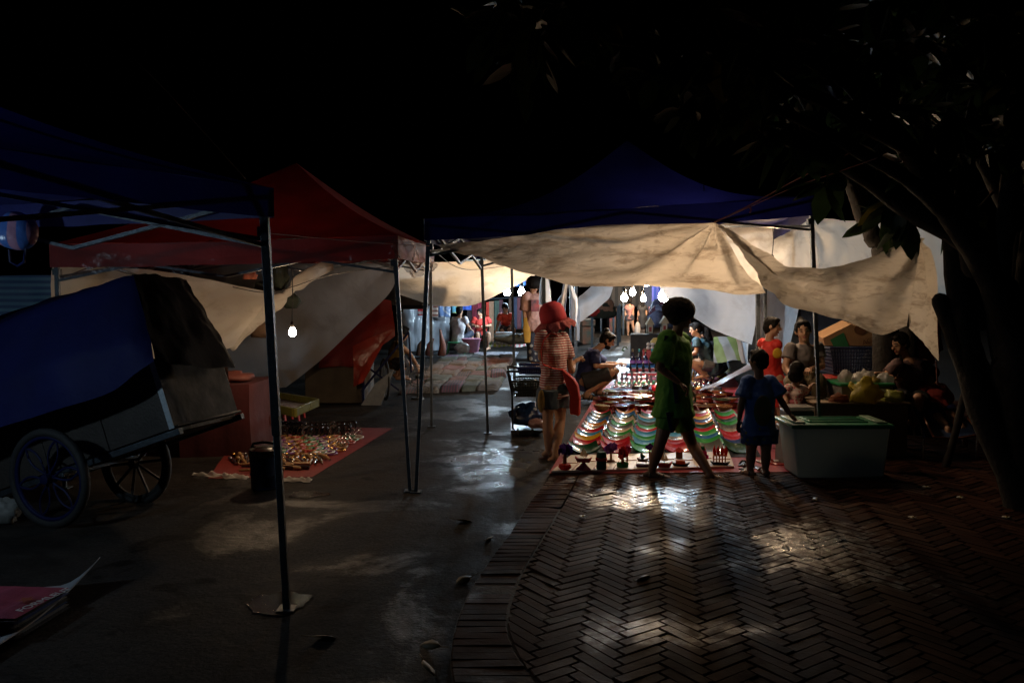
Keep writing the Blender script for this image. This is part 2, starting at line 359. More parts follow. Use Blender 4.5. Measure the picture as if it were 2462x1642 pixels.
def brick(poly, z):
    n = len(poly)
    c = sum(poly, V(0, 0, 0)) / n; tx, ty = random.gauss(0, .012), random.gauss(0, .012); hz = z + random.gauss(0, .0014) + .006 * noise.noise(V(c.x * 1.1, c.y * 1.1, 0))
    zz = lambda p: hz + (p.x - c.x) * tx + (p.y - c.y) * ty
    A = [V(p.x, p.y, z - .03) for p in poly]; B = [V(p.x, p.y, zz(p) - .005) for p in poly]
    C_ = []
    for p in poly:
        q = p + (c - p).normalized() * .006; C_.append(V(q.x, q.y, zz(q)))
    f0 = len(bk.f)
    bk.add(A + B + C_, [tuple(2 * n + i for i in range(n))] + [(i, (i + 1) % n, n + (i + 1) % n, n + i) for i in range(n)] + [(n + i, n + (i + 1) % n, 2 * n + (i + 1) % n, 2 * n + i) for i in range(n)])
    t = min(1, max(0, random.gauss(.42, .26))); tones.extend([t] * (len(bk.f) - f0))
def clip(poly, p0, nrm):
    out = []; n = len(poly)
    for i in range(n):
        a, b = poly[i], poly[(i + 1) % n]; da = (a - p0).dot(nrm); db = (b - p0).dot(nrm)
        if da >= 0: out.append(a)
        if da * db < 0: out.append(a + (b - a) * (da / (da - db)))
    return out
L_, W_ = .262, .0635; gp = .007
c45 = (UX + UY) / 1.41421; s45 = (UY - UX) / 1.41421
org = V(.6, 2.0, 0)
for i in range(-12, 200):
    for j in range(-22, 42):
        for kind in (0, 1):
            bx, by = i * W_ - j * L_, i * W_ + j * L_
            if kind == 0: rect = [(bx, by), (bx + L_, by), (bx + L_, by + W_), (bx, by + W_)]
            else: rect = [(bx, by + W_), (bx + W_, by + W_), (bx + W_, by + W_ + L_), (bx, by + W_ + L_)]
            cx = sum(r[0] for r in rect) / 4; cy = sum(r[1] for r in rect) / 4
            cw = org + c45 * cx + s45 * cy
            if cw.y < 1.8 or cw.y > 11.5 or cw.x > min(6.5, .9 + cw.y * .72) : continue
            xi, tg = xcurve(eis, cw.y)
            if cw.x < xi - .15: continue
            g2 = gp / 2
            rr = [(rect[0][0] + g2, rect[0][1] + g2), (rect[1][0] - g2, rect[1][1] + g2), (rect[2][0] - g2, rect[2][1] - g2), (rect[3][0] + g2, rect[3][1] - g2)]
            poly = [org + c45 * x + s45 * y for x, y in rr]
            if cw.x < xi + .2:
                nr = V(tg.y, -tg.x, 0); poly = clip(poly, V(xi + .006, cw.y, 0), nr)
                if len(poly) < 3 or max((p - poly[0]).length for p in poly) < .03: continue
                ar = abs(sum(poly[q].x * poly[(q + 1) % len(poly)].y - poly[(q + 1) % len(poly)].x * poly[q].y for q in range(len(poly)))) / 2
                if ar < .0008: continue
            brick(poly, PH)
# soldier course along the kerb
def arc(cur):
    L = [0]
    for a, b in zip(cur, cur[1:]): L.append(L[-1] + (b - a).length)
    return L
yy = 1.6
while yy < 12:
    step = .072
    xo, to = xcurve(eos, yy); xi, ti = xcurve(eis, yy)
    dyo = step * .985
    y2 = yy + dyo; xo2, _ = xcurve(eos, y2); xi2, _ = xcurve(eis, y2)
    g3 = .004
    brick([V(xo + .004, yy + g3, 0), V(xi - .006, yy + g3, 0), V(xi2 - .006, y2 - g3, 0), V(xo2 + .004, y2 - g3, 0)], PH - .002)
    yy = y2
pv = struct('pavement', bk, MATS['wet_brick'], smooth=False)
at = pv.data.attributes.new('tone', 'FLOAT', 'FACE')
if len(at.data) == len(tones): at.data.foreach_set('value', tones)
# worn gutter strip of darker concrete, a little puddle and far pavement
def blob(name, px, py, w, h, seed, m, z=.005, n=40):
    c = G(px, py, z); b = MB(); vs = [c]
    for i in range(n):
        a = 2 * math.pi * i / n; k = 1 + .45 * noise.noise(V(math.cos(a) * 1.6, math.sin(a) * 1.6, seed)) + .25 * noise.noise(V(math.cos(a) * 6, math.sin(a) * 6, seed))
        vs.append(V(c.x + math.cos(a) * w * k, c.y + math.sin(a) * h * k, z))
    b.add(vs, [(0, 1 + i, 1 + (i + 1) % n) for i in range(n)]); return struct(name, b, m)
wet = mat('puddle_water', (.016, .013, .010), .12, ns=10, bump=.7, bs=170, rv=.05, spec=.35)
blob('puddle', 668, 1446, .165, .15, 3.1, wet); blob('puddle', 742, 1188, .17, .10, 5.2, wet)
# ================================================================ lamps that the photograph shows (and one under the near blue canopy)
WARM = (1, .69, .42); COOL = (.62, .83, 1)
def bulb(pos, power, col, r, label, top, mname, group=None, led=False):
    pos = Vector(pos); t = thing('hanging_bulb', label, 'light bulb', pos + V(0, 0, -r * 1.4), 0, group)
    area = 4 * math.pi * r * r * 1.15
    m = glow(mname, col, power / (math.pi * area))
    b = MB()
    b.lathe([(r * .12, -r * 1.0), (r * .6, -r * .82), (r * .92, -r * .4), (r, 0), (r * .9, r * .45), (r * .6, r * 1.0), (r * .42, r * 1.5)], pos, 12)
    obj('glass', b, m, t, smooth='all')
    s = MB(); s.lathe([(r * .46, r * 1.45), (r * .5, r * 1.5), (r * .5, r * 2.6), (r * .3, r * 2.9), (r * .1, r * 3.1)], pos, 12)
    obj('socket', s, mat('bakelite', (.02, .02, .02), .4), t)
    c = MB(); top = Vector(top); mid = (pos + V(0, 0, r * 3) + top) / 2 + V(.01, 0, 0)
    c.tube(spline([pos + V(0, 0, r * 3), mid, top], 8), .005, 6); obj('cord', c, mat('black_cable', (.015, .015, .015), .5), t)
    return t
GB = 'bare bulbs lighting the market stalls'
BK = 26.
def Bp(px, py, Y): return P(px, py, Y)
p = Bp(703, 800, 7.6); bulb(p, 1.15*BK, WARM, .035, 'single bare warm bulb hanging low over the red jewellery cloth', p + V(0, 0, .75), 'glow_jewel', GB)
p = Bp(1501, 717, 11.9); bulb(p, 1.9 * BK, WARM, .048, 'leftmost and largest of the three warm bulbs over the dish stall', p + V(0, 0, .8), 'glow_warm_a', GB)
p = Bp(1521, 704, 12.3); bulb(p, 1.9 * BK, WARM, .046, 'uppermost middle one of the three warm bulbs over the dish stall', p + V(0, 0, .75), 'glow_warm_b', GB)
p = Bp(1547, 719, 12.2); bulb(p, 1.6 * BK, WARM, .042, 'rightmost and smallest of the three warm bulbs over the dish stall', p + V(0, 0, .75), 'glow_warm_c', GB)
p = Bp(1596, 713, 12.9); bulb(p, 6.0 * BK, COOL, .085, 'blue-white bulb shining right of the three warm bulbs above the walking boy', p + V(0, 0, .9), 'glow_cool_a', GB)
p = Bp(1219, 703, 20.2); bulb(p, 6 * BK, COOL, .085, 'blue-white bulb left of the thin post in the far left market row', p + V(0, 0, .7), 'glow_cool_b', GB)
p = Bp(1254, 703, 20.2); bulb(p, 6 * BK, COOL, .085, 'blue-white bulb between the thin post and the man in the pink shirt', p + V(0, 0, .7), 'glow_cool_c', GB)
p = Bp(1172, 650, 16.3); bulb(p, 4.5 * BK, WARM, .05, 'warm bulb glowing close under the cream awning of the textile stall', p + V(0, 0, .25), 'glow_warm_d', GB)
p = Bp(1555, 578, 8.0); bulb(p, 1.05 * BK, WARM, .035, 'warm bulb under the big blue canopy hidden by the left half of the tarp', p + V(0, 0, .5), 'glow_warm_e', GB)
p = Bp(1690, 574, 7.75); bulb(p, 1.15 * BK, WARM, .035, 'warm bulb under the big blue canopy hidden below the tarp tie point', p + V(0, 0, .5), 'glow_warm_f', GB)
p = Bp(1856, 636, 8.85); bulb(p, 1.9 * BK, WARM, .035, 'warm bulb in front of the cream tarp wall behind the sagging tarp', p + V(0, 0, .4), 'glow_warm_g', GB)
p = Bp(1505, 671, 25); bulb(p, 12 * BK, COOL, .12, 'white lamp glinting under the edge of the tarp far down the street', p + V(0, 0, .5), 'glow_far_a', GB)
p = Bp(1554, 680, 27); bulb(p, 14 * BK, WARM, .12, 'lamp far down the street right of the three warm bulbs', p + V(0, 0, .5), 'glow_far_b', GB)
p = V(-3.9, 3.75, 1.62); bulb(p, 1.2 * BK, COOL, .035, 'blue-white bulb under the near blue canopy at the far left', p + V(0, 0, .5), 'glow_cool_d', GB)
# ================================================================ canopies
STEEL = mat('galvanised_tube', (.09, .11, .13), .42, metal=.6, col2=(.05, .06, .07), ns=30, bump=.5, bs=120)
BLUE = mat('blue_canopy', (.009, .013, .13), .7, col2=(.006, .009, .09), ns=3, bump=.3, bs=40, trans=.28)
RED = mat('red_canopy', (.26, .012, .010), .6, col2=(.15, .008, .007), ns=3, bump=.35, bs=30, trans=.16)
NAVYC = mat('navy_canopy', (.004, .006, .07), .7, col2=(.003, .004, .045), ns=3, bump=.3, bs=40, trans=.25, spec=.2)
def leg(root, base, top, w=.034, n='leg'):
    b = MB(); m = base.lerp(top, .42)
    b.bar(base, m + (top - base) * .02, w * .8); b.bar(m, top, w)
    l = obj(n, b, STEEL, root, bevel=.003)
    f = MB(); f.box(base + V(0, 0, .006), (.09, .09, .008)); obj('foot_plate', f, STEEL, l)
    return l
def canopy(label, bases, tops, peak, m, val=.17, sag=.07, overhang=.05, legs=(0, 1, 2, 3), group='pop-up canopies over the market stalls', pole_w=.034, skip=()):
    c = sum(tops, V(0, 0, 0)) / 4
    root = thing('market_canopy', label, 'canopy', V(c.x, c.y, 0), 0, group)
    for i in legs: 
        l = leg(root, bases[i], tops[i], pole_w)
        k = MB(); k.box(tops[i] + V(0, 0, -.20), (.055, .055, .05)); obj('collar', k, STEEL, l, bevel=.004)
    ext = [t + (t - c) * V(1, 1, 0).length * 0 + (V(t.x - c.x, t.y - c.y, 0)).normalized() * overhang + V(0, 0, .02) for t in tops]
    r = MB(); N = 14
    for i in range(4):
        a, b_ = ext[i], ext[(i + 1) % 4]; rows = []
        for v in range(N + 1):
            t = v / N; row = []
            for u in range(N * 2 + 1):
                s_ = u / (N * 2); e = a.lerp(b_, s_); p_ = e.lerp(peak, t)
                conc = -sag * 2.2 * math.sin(math.pi * t) * (.6 + .4 * abs(2 * s_ - 1) * 0)
                ins = -sag * .9 * math.sin(math.pi * s_) * math.sin(math.pi * min(1, t * 1.2 + .05)) * (1 - t)
                p_ = p_ + V(0, 0, conc + ins + .025 * noise.noise(p_ * 2.2 + V(i, 0, 0)) * (1 - t) * (math.sin(math.pi * s_)))
                row.append(p_)
            rows.append(row)
        r.grid(rows)
    obj('roof', r, m, root)
    va = MB()
    for i in range(4):
        a, b_ = ext[i], ext[(i + 1) % 4]; rows = []
        o_ = V((a + b_).x / 2 - c.x, (a + b_).y / 2 - c.y, 0).normalized()
        for v in range(5):
            row = []
            for u in range(25):
                s_ = u / 24; p_ = a.lerp(b_, s_); w = .02 * noise.noise(V(s_ * 6 + i * 5, v * .5, 1)) * v / 4 * math.sin(math.pi * s_)
                row.append(p_ + o_ * (.004 + w) + V(0, 0, -val * v / 4 - .012 * math.sin(math.pi * s_) + .01 * noise.noise(V(s_ * 9, i, v * .2))))
            rows.append(row)
        va.grid(rows)
    obj('valance', va, m, root)
    for i in range(4):
        if i in skip: continue
        a, b_ = tops[i], tops[(i + 1) % 4]; mid = (a + b_) / 2; dz = V(0, 0, -.24)
        for p_, q_ in ((a, mid + dz), (a + dz, mid), (mid, b_ + dz), (mid + dz, b_)):
            k = MB(); k.bar(p_ + V(0, 0, -.03), q_ + V(0, 0, -.03), .02, .026); obj('truss_bar', k, STEEL, root)
    for i in range(4):
        k = MB(); k.bar(tops[i] + V(0, 0, -.24), V(peak.x, peak.y, tops[0].z + .1), .02); obj('rafter', k, STEEL, root)
    k = MB(); k.bar(V(peak.x, peak.y, tops[0].z + .06), peak + V(0, 0, -.02), .03); obj('centre_pole', k, STEEL, root)
    return root
# near blue canopy at the left
t0 = P(634, 548, 4.2); t0.z = 2.13; b0 = G(690, 1465)
t1 = P(0, 478, 3.02); ed = (t1 - t0); ed.z = 0; ed.normalize(); pr = V(-ed.y, ed.x, 0)
if pr.y < 0: pr = -pr
tt = [t0, t0 + ed * 3 + V(0, 0, .02), t0 + ed * 3 + pr * 3 + V(0, 0, .05), t0 + pr * 3 + V(0, 0, .04)]
bb = [b0] + [V(t.x, t.y, 0) for t in tt[1:]]
canopy('near royal blue pop-up canopy at the left edge above the covered handcart', bb, tt, (tt[0] + tt[2]) / 2 + V(0, 0, .75), BLUE, val=.145, pole_w=.042)
# red canopy
tt = [P(948, 612, 6.6), P(136, 618, 6.65), V(-3.75, 9.6, 2.1), V(-.95, 9.6, 2.1)]; tt[0].z = 2.04; tt[1].z = 1.97
bb = [G(986, 1181), V(tt[1].x, tt[1].y, 0), V(-3.75, 9.6, 0), V(-.95, 9.6, 0)]
canopy('dark red pop-up canopy draped in clear plastic over the jewellery stall', bb, tt, P(712, 392, 8.1), RED, val=.185, sag=.05)
# central blue canopy
tt = [P(1033, 600, 6.6), P(1948, 548, 7.1), V(3.1, 10.1, 2.2), P(1157, 640, 9.2)]; tt[0].z = 2.17; tt[1].z = 2.41; tt[2].z = 2.35; tt[3].z = 2.12
bb = [G(1000, 1183), G(1975, 1180), V(3.15, 10.1, .04), G(1173, 1042)]
bb[1] = V(P(1975, 1100, 7.1).x, 7.1, .045)
canopy('large navy blue pop-up canopy with a tall peak over the lacquer dish stall', bb, tt, P(1508, 338, 8.5), NAVYC, val=.17, sag=.16, skip=(1, 2))

# ================================================================ tarps
TW = tarp_mat('dirty_white_tarp', (.68, .62, .53), (.26, .19, .13), .6, .45, 9, (1, 1, 3.4))
TW2 = tarp_mat('pale_tarp', (.74, .71, .65), (.44, .39, .32), .55, .4, 4, (1, 1, 1.6))
TG = tarp_mat('grey_plastic_sheet', (.30, .29, .29), (.20, .18, .17), .42, .4, 3, rough=.35)
TB = tarp_mat('bluish_white_sheet', (.50, .52, .56), (.38, .37, .38), .5, .4, 4, rough=.5)
CLEAR = mat('clear_plastic', (.55, .52, .50), .16, ns=5, bump=1, bs=22, alpha=.34, spec=.8)
def rowp(pts): return [P(*p) for p in pts]
def tarp(label, ctrl, m, nu=56, nv=26, amp=.02, sc=2.2, stretch=(1, 1, 1), seed=0, pins=(), cat='tarp', name='tarp', group=None, fine=.3):
    rows = wrinkle(sheet_rows([rowp(r) for r in ctrl], nu, nv), amp, sc, stretch, seed, pins, fine)
    b = MB(); b.grid(rows); o = obj(name, b, m, smooth='all'); return tag(o, label, cat, group)
tie = P(1718, 536, 6.75)
tarp('long dirty white tarp stretched as a curtain under the front of the big blue canopy',
     [[(1052, 590, 6.48), (1200, 575, 6.50), (1350, 551, 6.56), (1500, 541, 6.62), (1630, 540, 6.70), (1718, 536, 6.75)],
      [(1056, 593, 6.50), (1190, 592, 6.55), (1340, 590, 6.62), (1500, 588, 6.70), (1650, 590, 6.76), (1752, 590, 6.78)],
      [(1060, 597, 6.55), (1170, 612, 6.70), (1320, 636, 6.85), (1480, 648, 6.95), (1660, 648, 6.95), (1795, 650, 6.85)],
      [(1066, 602, 6.65), (1150, 622, 6.95), (1300, 666, 7.2), (1455, 690, 7.35), (1650, 695, 7.25), (1842, 702, 7.0)]],
     TW, 110, 40, .026, 3.6, (1, 1, 3.2), 1, ((tie, .10, 11),), fine=.3)
tie2 = P(2217, 572, 6.15)
tarp('stained white tarp sagging between the blue canopy and the dark tree trunk',
     [[(1718, 535, 6.74), (1790, 583, 6.66), (1890, 638, 6.55), (1985, 655, 6.45), (2090, 624, 6.3), (2215, 571, 6.15)],
      [(1722, 541, 6.74), (1800, 606, 6.6), (1888, 668, 6.4), (1990, 690, 6.28), (2090, 680, 6.15), (2204, 640, 6.06)],
      [(1724, 546, 6.76), (1806, 630, 6.62), (1880, 700, 6.45), (1990, 738, 6.3), (2100, 750, 6.16), (2192, 715, 6.05)],
      [(1726, 550, 6.8), (1800, 652, 6.72), (1868, 722, 6.6), (1990, 768, 6.4), (2115, 796, 6.25), (2180, 784, 6.1)]],
     TW, 110, 44, .030, 3.4, (1, 1, 2.6), 4, ((tie, .09, 9), (tie2, .08, 9)))
tarp('loose end of the white tarp hanging in a fold from the tree trunk',
     [[(2214, 571, 6.16), (2217, 572, 6.2), (2222, 573, 6.26)],
      [(2198, 660, 6.06), (2225, 660, 6.22), (2246, 655, 6.4)],
      [(2184, 760, 6.05), (2222, 745, 6.18), (2257, 730, 6.42)],
      [(2184, 788, 6.1), (2216, 822, 6.22), (2255, 868, 6.4)]], TW, 30, 40, .02, 4, (2.5, 1, .6), 9, ((tie2, .04, 7),))
tarp('bright cream tarp wall lit from behind at the right side of the blue canopy',
     [[(1690, 540, 9.7), (1823, 533, 9.7), (1930, 524, 9.7), (2030, 530, 9.8), (2190, 538, 9.9), (2335, 560, 9.9)],
      [(1690, 600, 9.6), (1830, 600, 9.5), (1960, 610, 9.6), (2070, 610, 9.8), (2200, 640, 9.7), (2322, 660, 9.8)],
      [(1690, 690, 9.6), (1830, 690, 9.5), (1960, 700, 9.6), (2070, 700, 9.7), (2210, 730, 9.7), (2284, 778, 9.8)]],
     TW2, 90, 34, .05, 2.6, (2.2, 1, .5), 12, ((P(1930, 526, 9.7), .08, 8),))
tarp('bluish white sheet hanging in a curve behind the dish stall',
     [[(1578, 676, 11.4), (1640, 682, 11.2), (1700, 686, 11.0), (1760, 690, 11.0), (1818, 692, 11.1)],
      [(1610, 728, 11.3), (1670, 738, 11.1), (1725, 745, 10.9), (1775, 755, 10.9), (1818, 760, 11.1)],
      [(1634, 752, 11.3), (1676, 770, 11.1), (1712, 790, 11.0), (1762, 812, 11.0), (1810, 829, 11.1)]], TB, 50, 30, .05, 1.8, (1, 1, 1), 21)
tarp('grey-blue sheet hanging behind the boy in red',
     [[(1826, 690, 10.6), (1860, 692, 10.6), (1900, 696, 10.7), (1932, 700, 10.8)],
      [(1826, 760, 10.5), (1852, 765, 10.6), (1880, 768, 10.6), (1912, 765, 10.8)],
      [(1826, 880, 10.5), (1845, 880, 10.6), (1866, 876, 10.6), (1888, 868, 10.8)]], TB, 30, 24, .05, 2.2, (2, 1, .4), 25)
tarp('narrow twist of pale sheet hanging to the ground left of the boy in red',
     [[(1770, 815, 11.6), (1785, 822, 11.5), (1800, 826, 11.6)], [(1776, 845, 11.6), (1787, 846, 11.5), (1798, 848, 11.6)], [(1786, 872, 11.6), (1792, 874, 11.5), (1799, 876, 11.6)]], TB, 12, 14, .02, 4, (3, 1, .4), 27)
# tarps of the textile stall further back, lit from inside
z5 = Zf(940, 600, 5.2275)
def zrow(z, pts): return [z(*p) for p in pts]
def ztarp(label, z, ctrl, m, nu=50, nv=24, amp=.03, sc=1.6, stretch=(1, 1, 1), seed=0, cat='tarp', name='tarp', pins=()):
    b = MB(); b.grid(wrinkle(sheet_rows([zrow(z, r) for r in ctrl], nu, nv), amp, sc, stretch, seed, pins)); return tag(obj(name, b, m, smooth='all'), label, cat)
ztarp('glowing cream awning sheet of the textile stall with a lamp behind it', z5,
      [[(40, 190, 15.6), (400, 170, 15.4), (900, 150, 15.2), (1300, 130, 15.2), (1550, 150, 15.5), (1900, 230, 16)],
       [(40, 330, 15.4), (400, 330, 15.3), (850, 340, 15.2), (1150, 330, 15.3), (1500, 320, 15.6), (1895, 244, 16)],
       [(50, 480, 15.2), (420, 540, 15.2), (800, 560, 15.2), (1080, 530, 15.3), (1480, 420, 15.7), (1892, 256, 16)],
       [(60, 565, 15.1), (500, 690, 15.1), (780, 715, 15.1), (1040, 695, 15.2), (1480, 500, 15.8), (1890, 272, 16)]], TW2, 70, 30, .05, 1.4, (1, 1, 3), 31)
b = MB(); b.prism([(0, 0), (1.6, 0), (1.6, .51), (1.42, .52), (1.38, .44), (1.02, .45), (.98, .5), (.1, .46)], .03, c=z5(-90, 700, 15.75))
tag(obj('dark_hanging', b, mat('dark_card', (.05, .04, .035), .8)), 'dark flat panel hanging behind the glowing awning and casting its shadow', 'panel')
ztarp('cream canvas roof slung behind the textile awning', z5,
      [[(900, 120, 19), (1400, 120, 19), (1900, 150, 19), (2300, 180, 19)], [(900, 200, 17.5), (1400, 200, 17.5), (1900, 260, 17.5), (2350, 330, 17.5)], [(900, 330, 16.4), (1450, 330, 16.4), (1900, 300, 16.4), (2380, 400, 16.4)]], TW2, 40, 16, .06, 1, (1, 1, 1), 33)
z6 = Zf(1200, 640, 3.136)
ztarp('pale sheet pulled diagonally to a post beside the squatting man', z6,
      [[(600, 230, 15.5), (700, 150, 15.6), (790, 75, 15.7), (880, 70, 15.7)],
       [(590, 300, 15.3), (680, 250, 15.4), (780, 190, 15.5), (860, 150, 15.6)],
       [(592, 350, 15.3), (670, 330, 15.4), (750, 270, 15.5), (840, 220, 15.6)],
       [(600, 425, 15.4), (640, 410, 15.4), (720, 340, 15.5), (818, 250, 15.6)]], TB, 36, 24, .05, 1.8, (1, 1, 1), 37)
for q, (x0, x1, x2, w0, w1, lab) in enumerate([(505, 490, 470, 20, 35, 'left-hand'), (530, 545, 575, 22, 30, 'right-hand')]):
    ztarp('%s twist of white sheet tied to the posts above the red hat' % lab, z6,
          [[(x0 - w0, 70, 12.6), (x0, 72, 12.5), (x0 + w0, 74, 12.6)], [(x1 - w0 * .8, 180, 12.6), (x1, 180, 12.45), (x1 + w0, 185, 12.6)],
           [(x2 - w1, 300, 12.6), (x2, 300, 12.4), (x2 + w1 * .6, 310, 12.6)], [(x2 - w1 * .7, 440, 12.6), (x2 - 4, 450, 12.5), (x2 + w1 * .5, 450, 12.6)]], TB, 18, 30, .05, 5, (3, 1, .35), 41 + q)
ztarp('thin white sheet hanging loose beside the man in the pink shirt', z6,
      [[(325, 50, 12.2), (345, 50, 12.1), (365, 60, 12.2)], [(310, 170, 12.2), (345, 175, 12.0), (385, 180, 12.2)], [(296, 290, 12.2), (340, 292, 12.1), (402, 296, 12.2)]], TB, 16, 20, .03, 5, (3, 1, .4), 44)
ztarp('ragged pale cloth hanging on the post behind the squatting man', z6,
      [[(560, 330, 15.0), (585, 330, 14.9), (612, 335, 15)], [(566, 430, 15), (588, 430, 14.9), (612, 440, 15)], [(570, 560, 15), (584, 560, 14.9), (598, 565, 15)]], TB, 12, 20, .04, 5, (3, 1, .4), 46)
# jewellery stall sheets
tarp('big grey plastic sheet hanging behind the low warm bulb',
     [[(455, 606, 9.75), (620, 610, 9.7), (760, 616, 9.7), (860, 620, 9.7), (946, 628, 9.6)],
      [(470, 690, 10.3), (620, 690, 10.3), (740, 690, 10.2), (850, 680, 10.0), (938, 700, 9.8)],
      [(490, 790, 10.7), (600, 790, 10.7), (690, 790, 10.6), (780, 780, 10.4), (872, 768, 10.2)],
      [(500, 870, 10.9), (580, 870, 10.9), (650, 870, 10.8), (710, 868, 10.7), (775, 862, 10.6)],
      [(510, 925, 11), (560, 928, 11), (620, 932, 11), (655, 933, 11), (690, 930, 10.9)]], TG, 70, 44, .05, 1.6, (1, 1, 1), 51, ((P(946, 630, 9.6), .07, 7),))
tarp('tan plastic sheet hanging at the left under the red canopy behind the covered handcart',
     [[(133, 604, 7.6), (250, 640, 8.0), (400, 655, 8.3), (520, 676, 8.6), (655, 706, 8.8)],
      [(122, 660, 7.5), (260, 700, 7.9), (400, 715, 8.2), (500, 735, 8.5), (628, 745, 8.7)],
      [(124, 715, 7.5), (260, 770, 7.9), (400, 790, 8.2), (480, 800, 8.4), (590, 790, 8.6)],
      [(132, 790, 7.6), (260, 850, 7.9), (390, 870, 8.2), (470, 860, 8.4), (560, 835, 8.5)]], TW2, 60, 30, .04, 1.8, (1, 1, 1.6), 55)
b = MB(); pts = spline([P(795, 636, 9.3), P(735, 668, 8.9), P(672, 722, 8.75), P(610, 772, 8.7), P(548, 832, 8.65)], 40)
rad = [(.075 + .03 * noise.noise(V(i * .3, 2, 1)) - (.03 if 14 < i < 19 else 0), .035 + .012 * noise.noise(V(i * .4, 5, 1))) for i in range(41)]
b.tube(pts, rad, 18); v2 = []
for v in b.v: v2.append(v + V(1, 0, 1) * .014 * noise.noise(V(v.x * 3, v.y * 12, v.z * 3) * 3))
b.v = v2; tag(obj('rolled_tarp', b, TW2, smooth='all'), 'rolled tan sheet running diagonally down from the red canopy frame', 'tarp')
tarp('blue striped tarp at the left edge behind the covered handcart',
     [[(-160, 668, 7.4), (-40, 664, 7.5), (60, 662, 7.6), (135, 662, 7.7)], [(-160, 760, 7.4), (-40, 755, 7.5), (60, 750, 7.6), (130, 745, 7.7)], [(-160, 860, 7.4), (-40, 850, 7.5), (60, 840, 7.6), (130, 830, 7.7)]],
     mat('striped_tarp', (.03, .10, .26), .5, col2=(.10, .26, .42), pattern='stripes_z', ps=5.5, trans=.3), 30, 16, .03, 2, (1, 1, 1), 58)
# clear plastic on the red canopy
tarp('crumpled clear plastic bunched on the right corner of the red canopy',
     [[(948, 572, 6.5), (985, 590, 6.6), (1010, 612, 6.8), (1040, 628, 7.1)], [(946, 600, 6.45), (975, 625, 6.5), (1005, 640, 6.7), (1050, 640, 7.1)], [(948, 628, 6.5), (968, 640, 6.5), (1000, 668, 6.6), (1030, 650, 7.1)]],
     mat('crumpled_clear_plastic', (.55, .30, .22), .14, ns=6, bump=1, bs=26, alpha=.5, spec=.9), 44, 26, .05, 7, (1, 1, 1), 61, name='plastic_sheet', cat='plastic sheet', fine=.7)
tarp('long strip of clear plastic hanging along the front of the red canopy',
     [[(140, 598, 6.45), (300, 606, 6.45), (480, 622, 6.45), (640, 610, 6.45), (800, 590, 6.45), (944, 576, 6.45)],
      [(134, 640, 6.42), (300, 650, 6.42), (480, 660, 6.4), (640, 654, 6.42), (800, 636, 6.42), (944, 622, 6.45)],
      [(140, 668, 6.44), (300, 672, 6.44), (480, 676, 6.42), (640, 668, 6.44), (800, 640, 6.44), (944, 630, 6.45)]],
     mat('hazy_clear_plastic', (.20, .05, .04), .2, ns=4, bump=1, bs=20, alpha=.14, spec=.8), 90, 16, .035, 4, (1, 1, 1), 63, name='plastic_sheet', cat='plastic sheet', fine=.6)

# ================================================================ ropes and posts
ROPE = mat('faded_red_rope', (.30, .10, .08), .8)
def rope(label, pts, r=.005, m=None, sagm=0):
    b = MB(); b.tube(spline([P(*p) for p in pts], 24), r, 6); return tag(obj('rope', b, m or ROPE, smooth='all'), label, 'rope')
rope('faded red rope running from the tarp tie point up to the tree', [(1718, 534, 6.74), (1800, 495, 6.3), (1900, 440, 5.8), (2010, 385, 5.3), (2060, 360, 5.1)])
rope('second red rope beside the first with a loose knotted end', [(1720, 534, 6.72), (1802, 498, 6.32), (1910, 450, 5.85), (2020, 412, 5.3), (2110, 380, 5.0)], .004)
rope('frayed knot of red rope dangling below the ropes', [(1800, 497, 6.31), (1806, 504, 6.3), (1803, 512, 6.3)], .006)
rope('thin red string tied between the near blue canopy and the middle blue canopy', [(644, 561, 4.25), (760, 572, 4.9), (900, 584, 5.7), (1036, 592, 6.6)], .003)
rope('red cord hanging from the fold of the tarp over the reclining child', [(2250, 868, 6.4), (2252, 890, 6.42), (2254, 925, 6.5)], .006)
rope('dark guy line crossing the sky over the near blue canopy', [(590, 430, 5), (500, 330, 4.6), (400, 220, 4.2), (330, 150, 4.0)], .003, mat('dark_rope', (.10, .06, .04), .8))
def post(label, px0, py0, px1, py1, Y, w=.04, z=0, round_=False):
    a = P(px1, py1, Y); a.z = max(a.z, z); t = P(px0, py0, Y); r = thing('tent_pole', label, 'pole', V(a.x, a.y, z), 0, 'thin steel poles')
    b = MB(); b.bar(a, t, w); obj('shaft', b, STEEL, r)
    f = MB(); f.box(a + V(0, 0, .005), (.09, .09, .01)); obj('foot_plate', f, STEEL, r); return r
post('thin dark steel pole behind the metal cart left of the woman in the hat', 1230, 634, 1237, 915, 14.6, .045)
post('steel pole just above the crown of the red hat', 1307, 655, 1310, 960, 12.0, .05)
post('dark pole right of the twisted white sheets', 1385, 664, 1384, 893, 15.9, .06)
post('slim pole beside the twisted white sheets', 1372, 664, 1371, 900, 15.4, .04)
post('black pole standing beside the boy in red', 1822, 697, 1823, 1010, 10.1, .045)
z8 = Zf(1380, 640, 6.533)
for i, (x, y0, y1, Y) in enumerate([(285, 770, 1170, 22), (425, 770, 960, 30), (620, 600, 1010, 26), (690, 620, 1110, 23), (722, 600, 1060, 24.5), (775, 560, 960, 28)]):
    a = z8(x, y1, Y); t = z8(x, y0, Y); r = MB(); r.bar(V(a.x, a.y, 0), t, .06)
    tag(obj('tent_pole', r, STEEL), '%s thin pole from the left along the dark street behind the squatting man' % ['first', 'second', 'third', 'fourth', 'fifth', 'sixth'][i], 'pole', 'poles along the street')

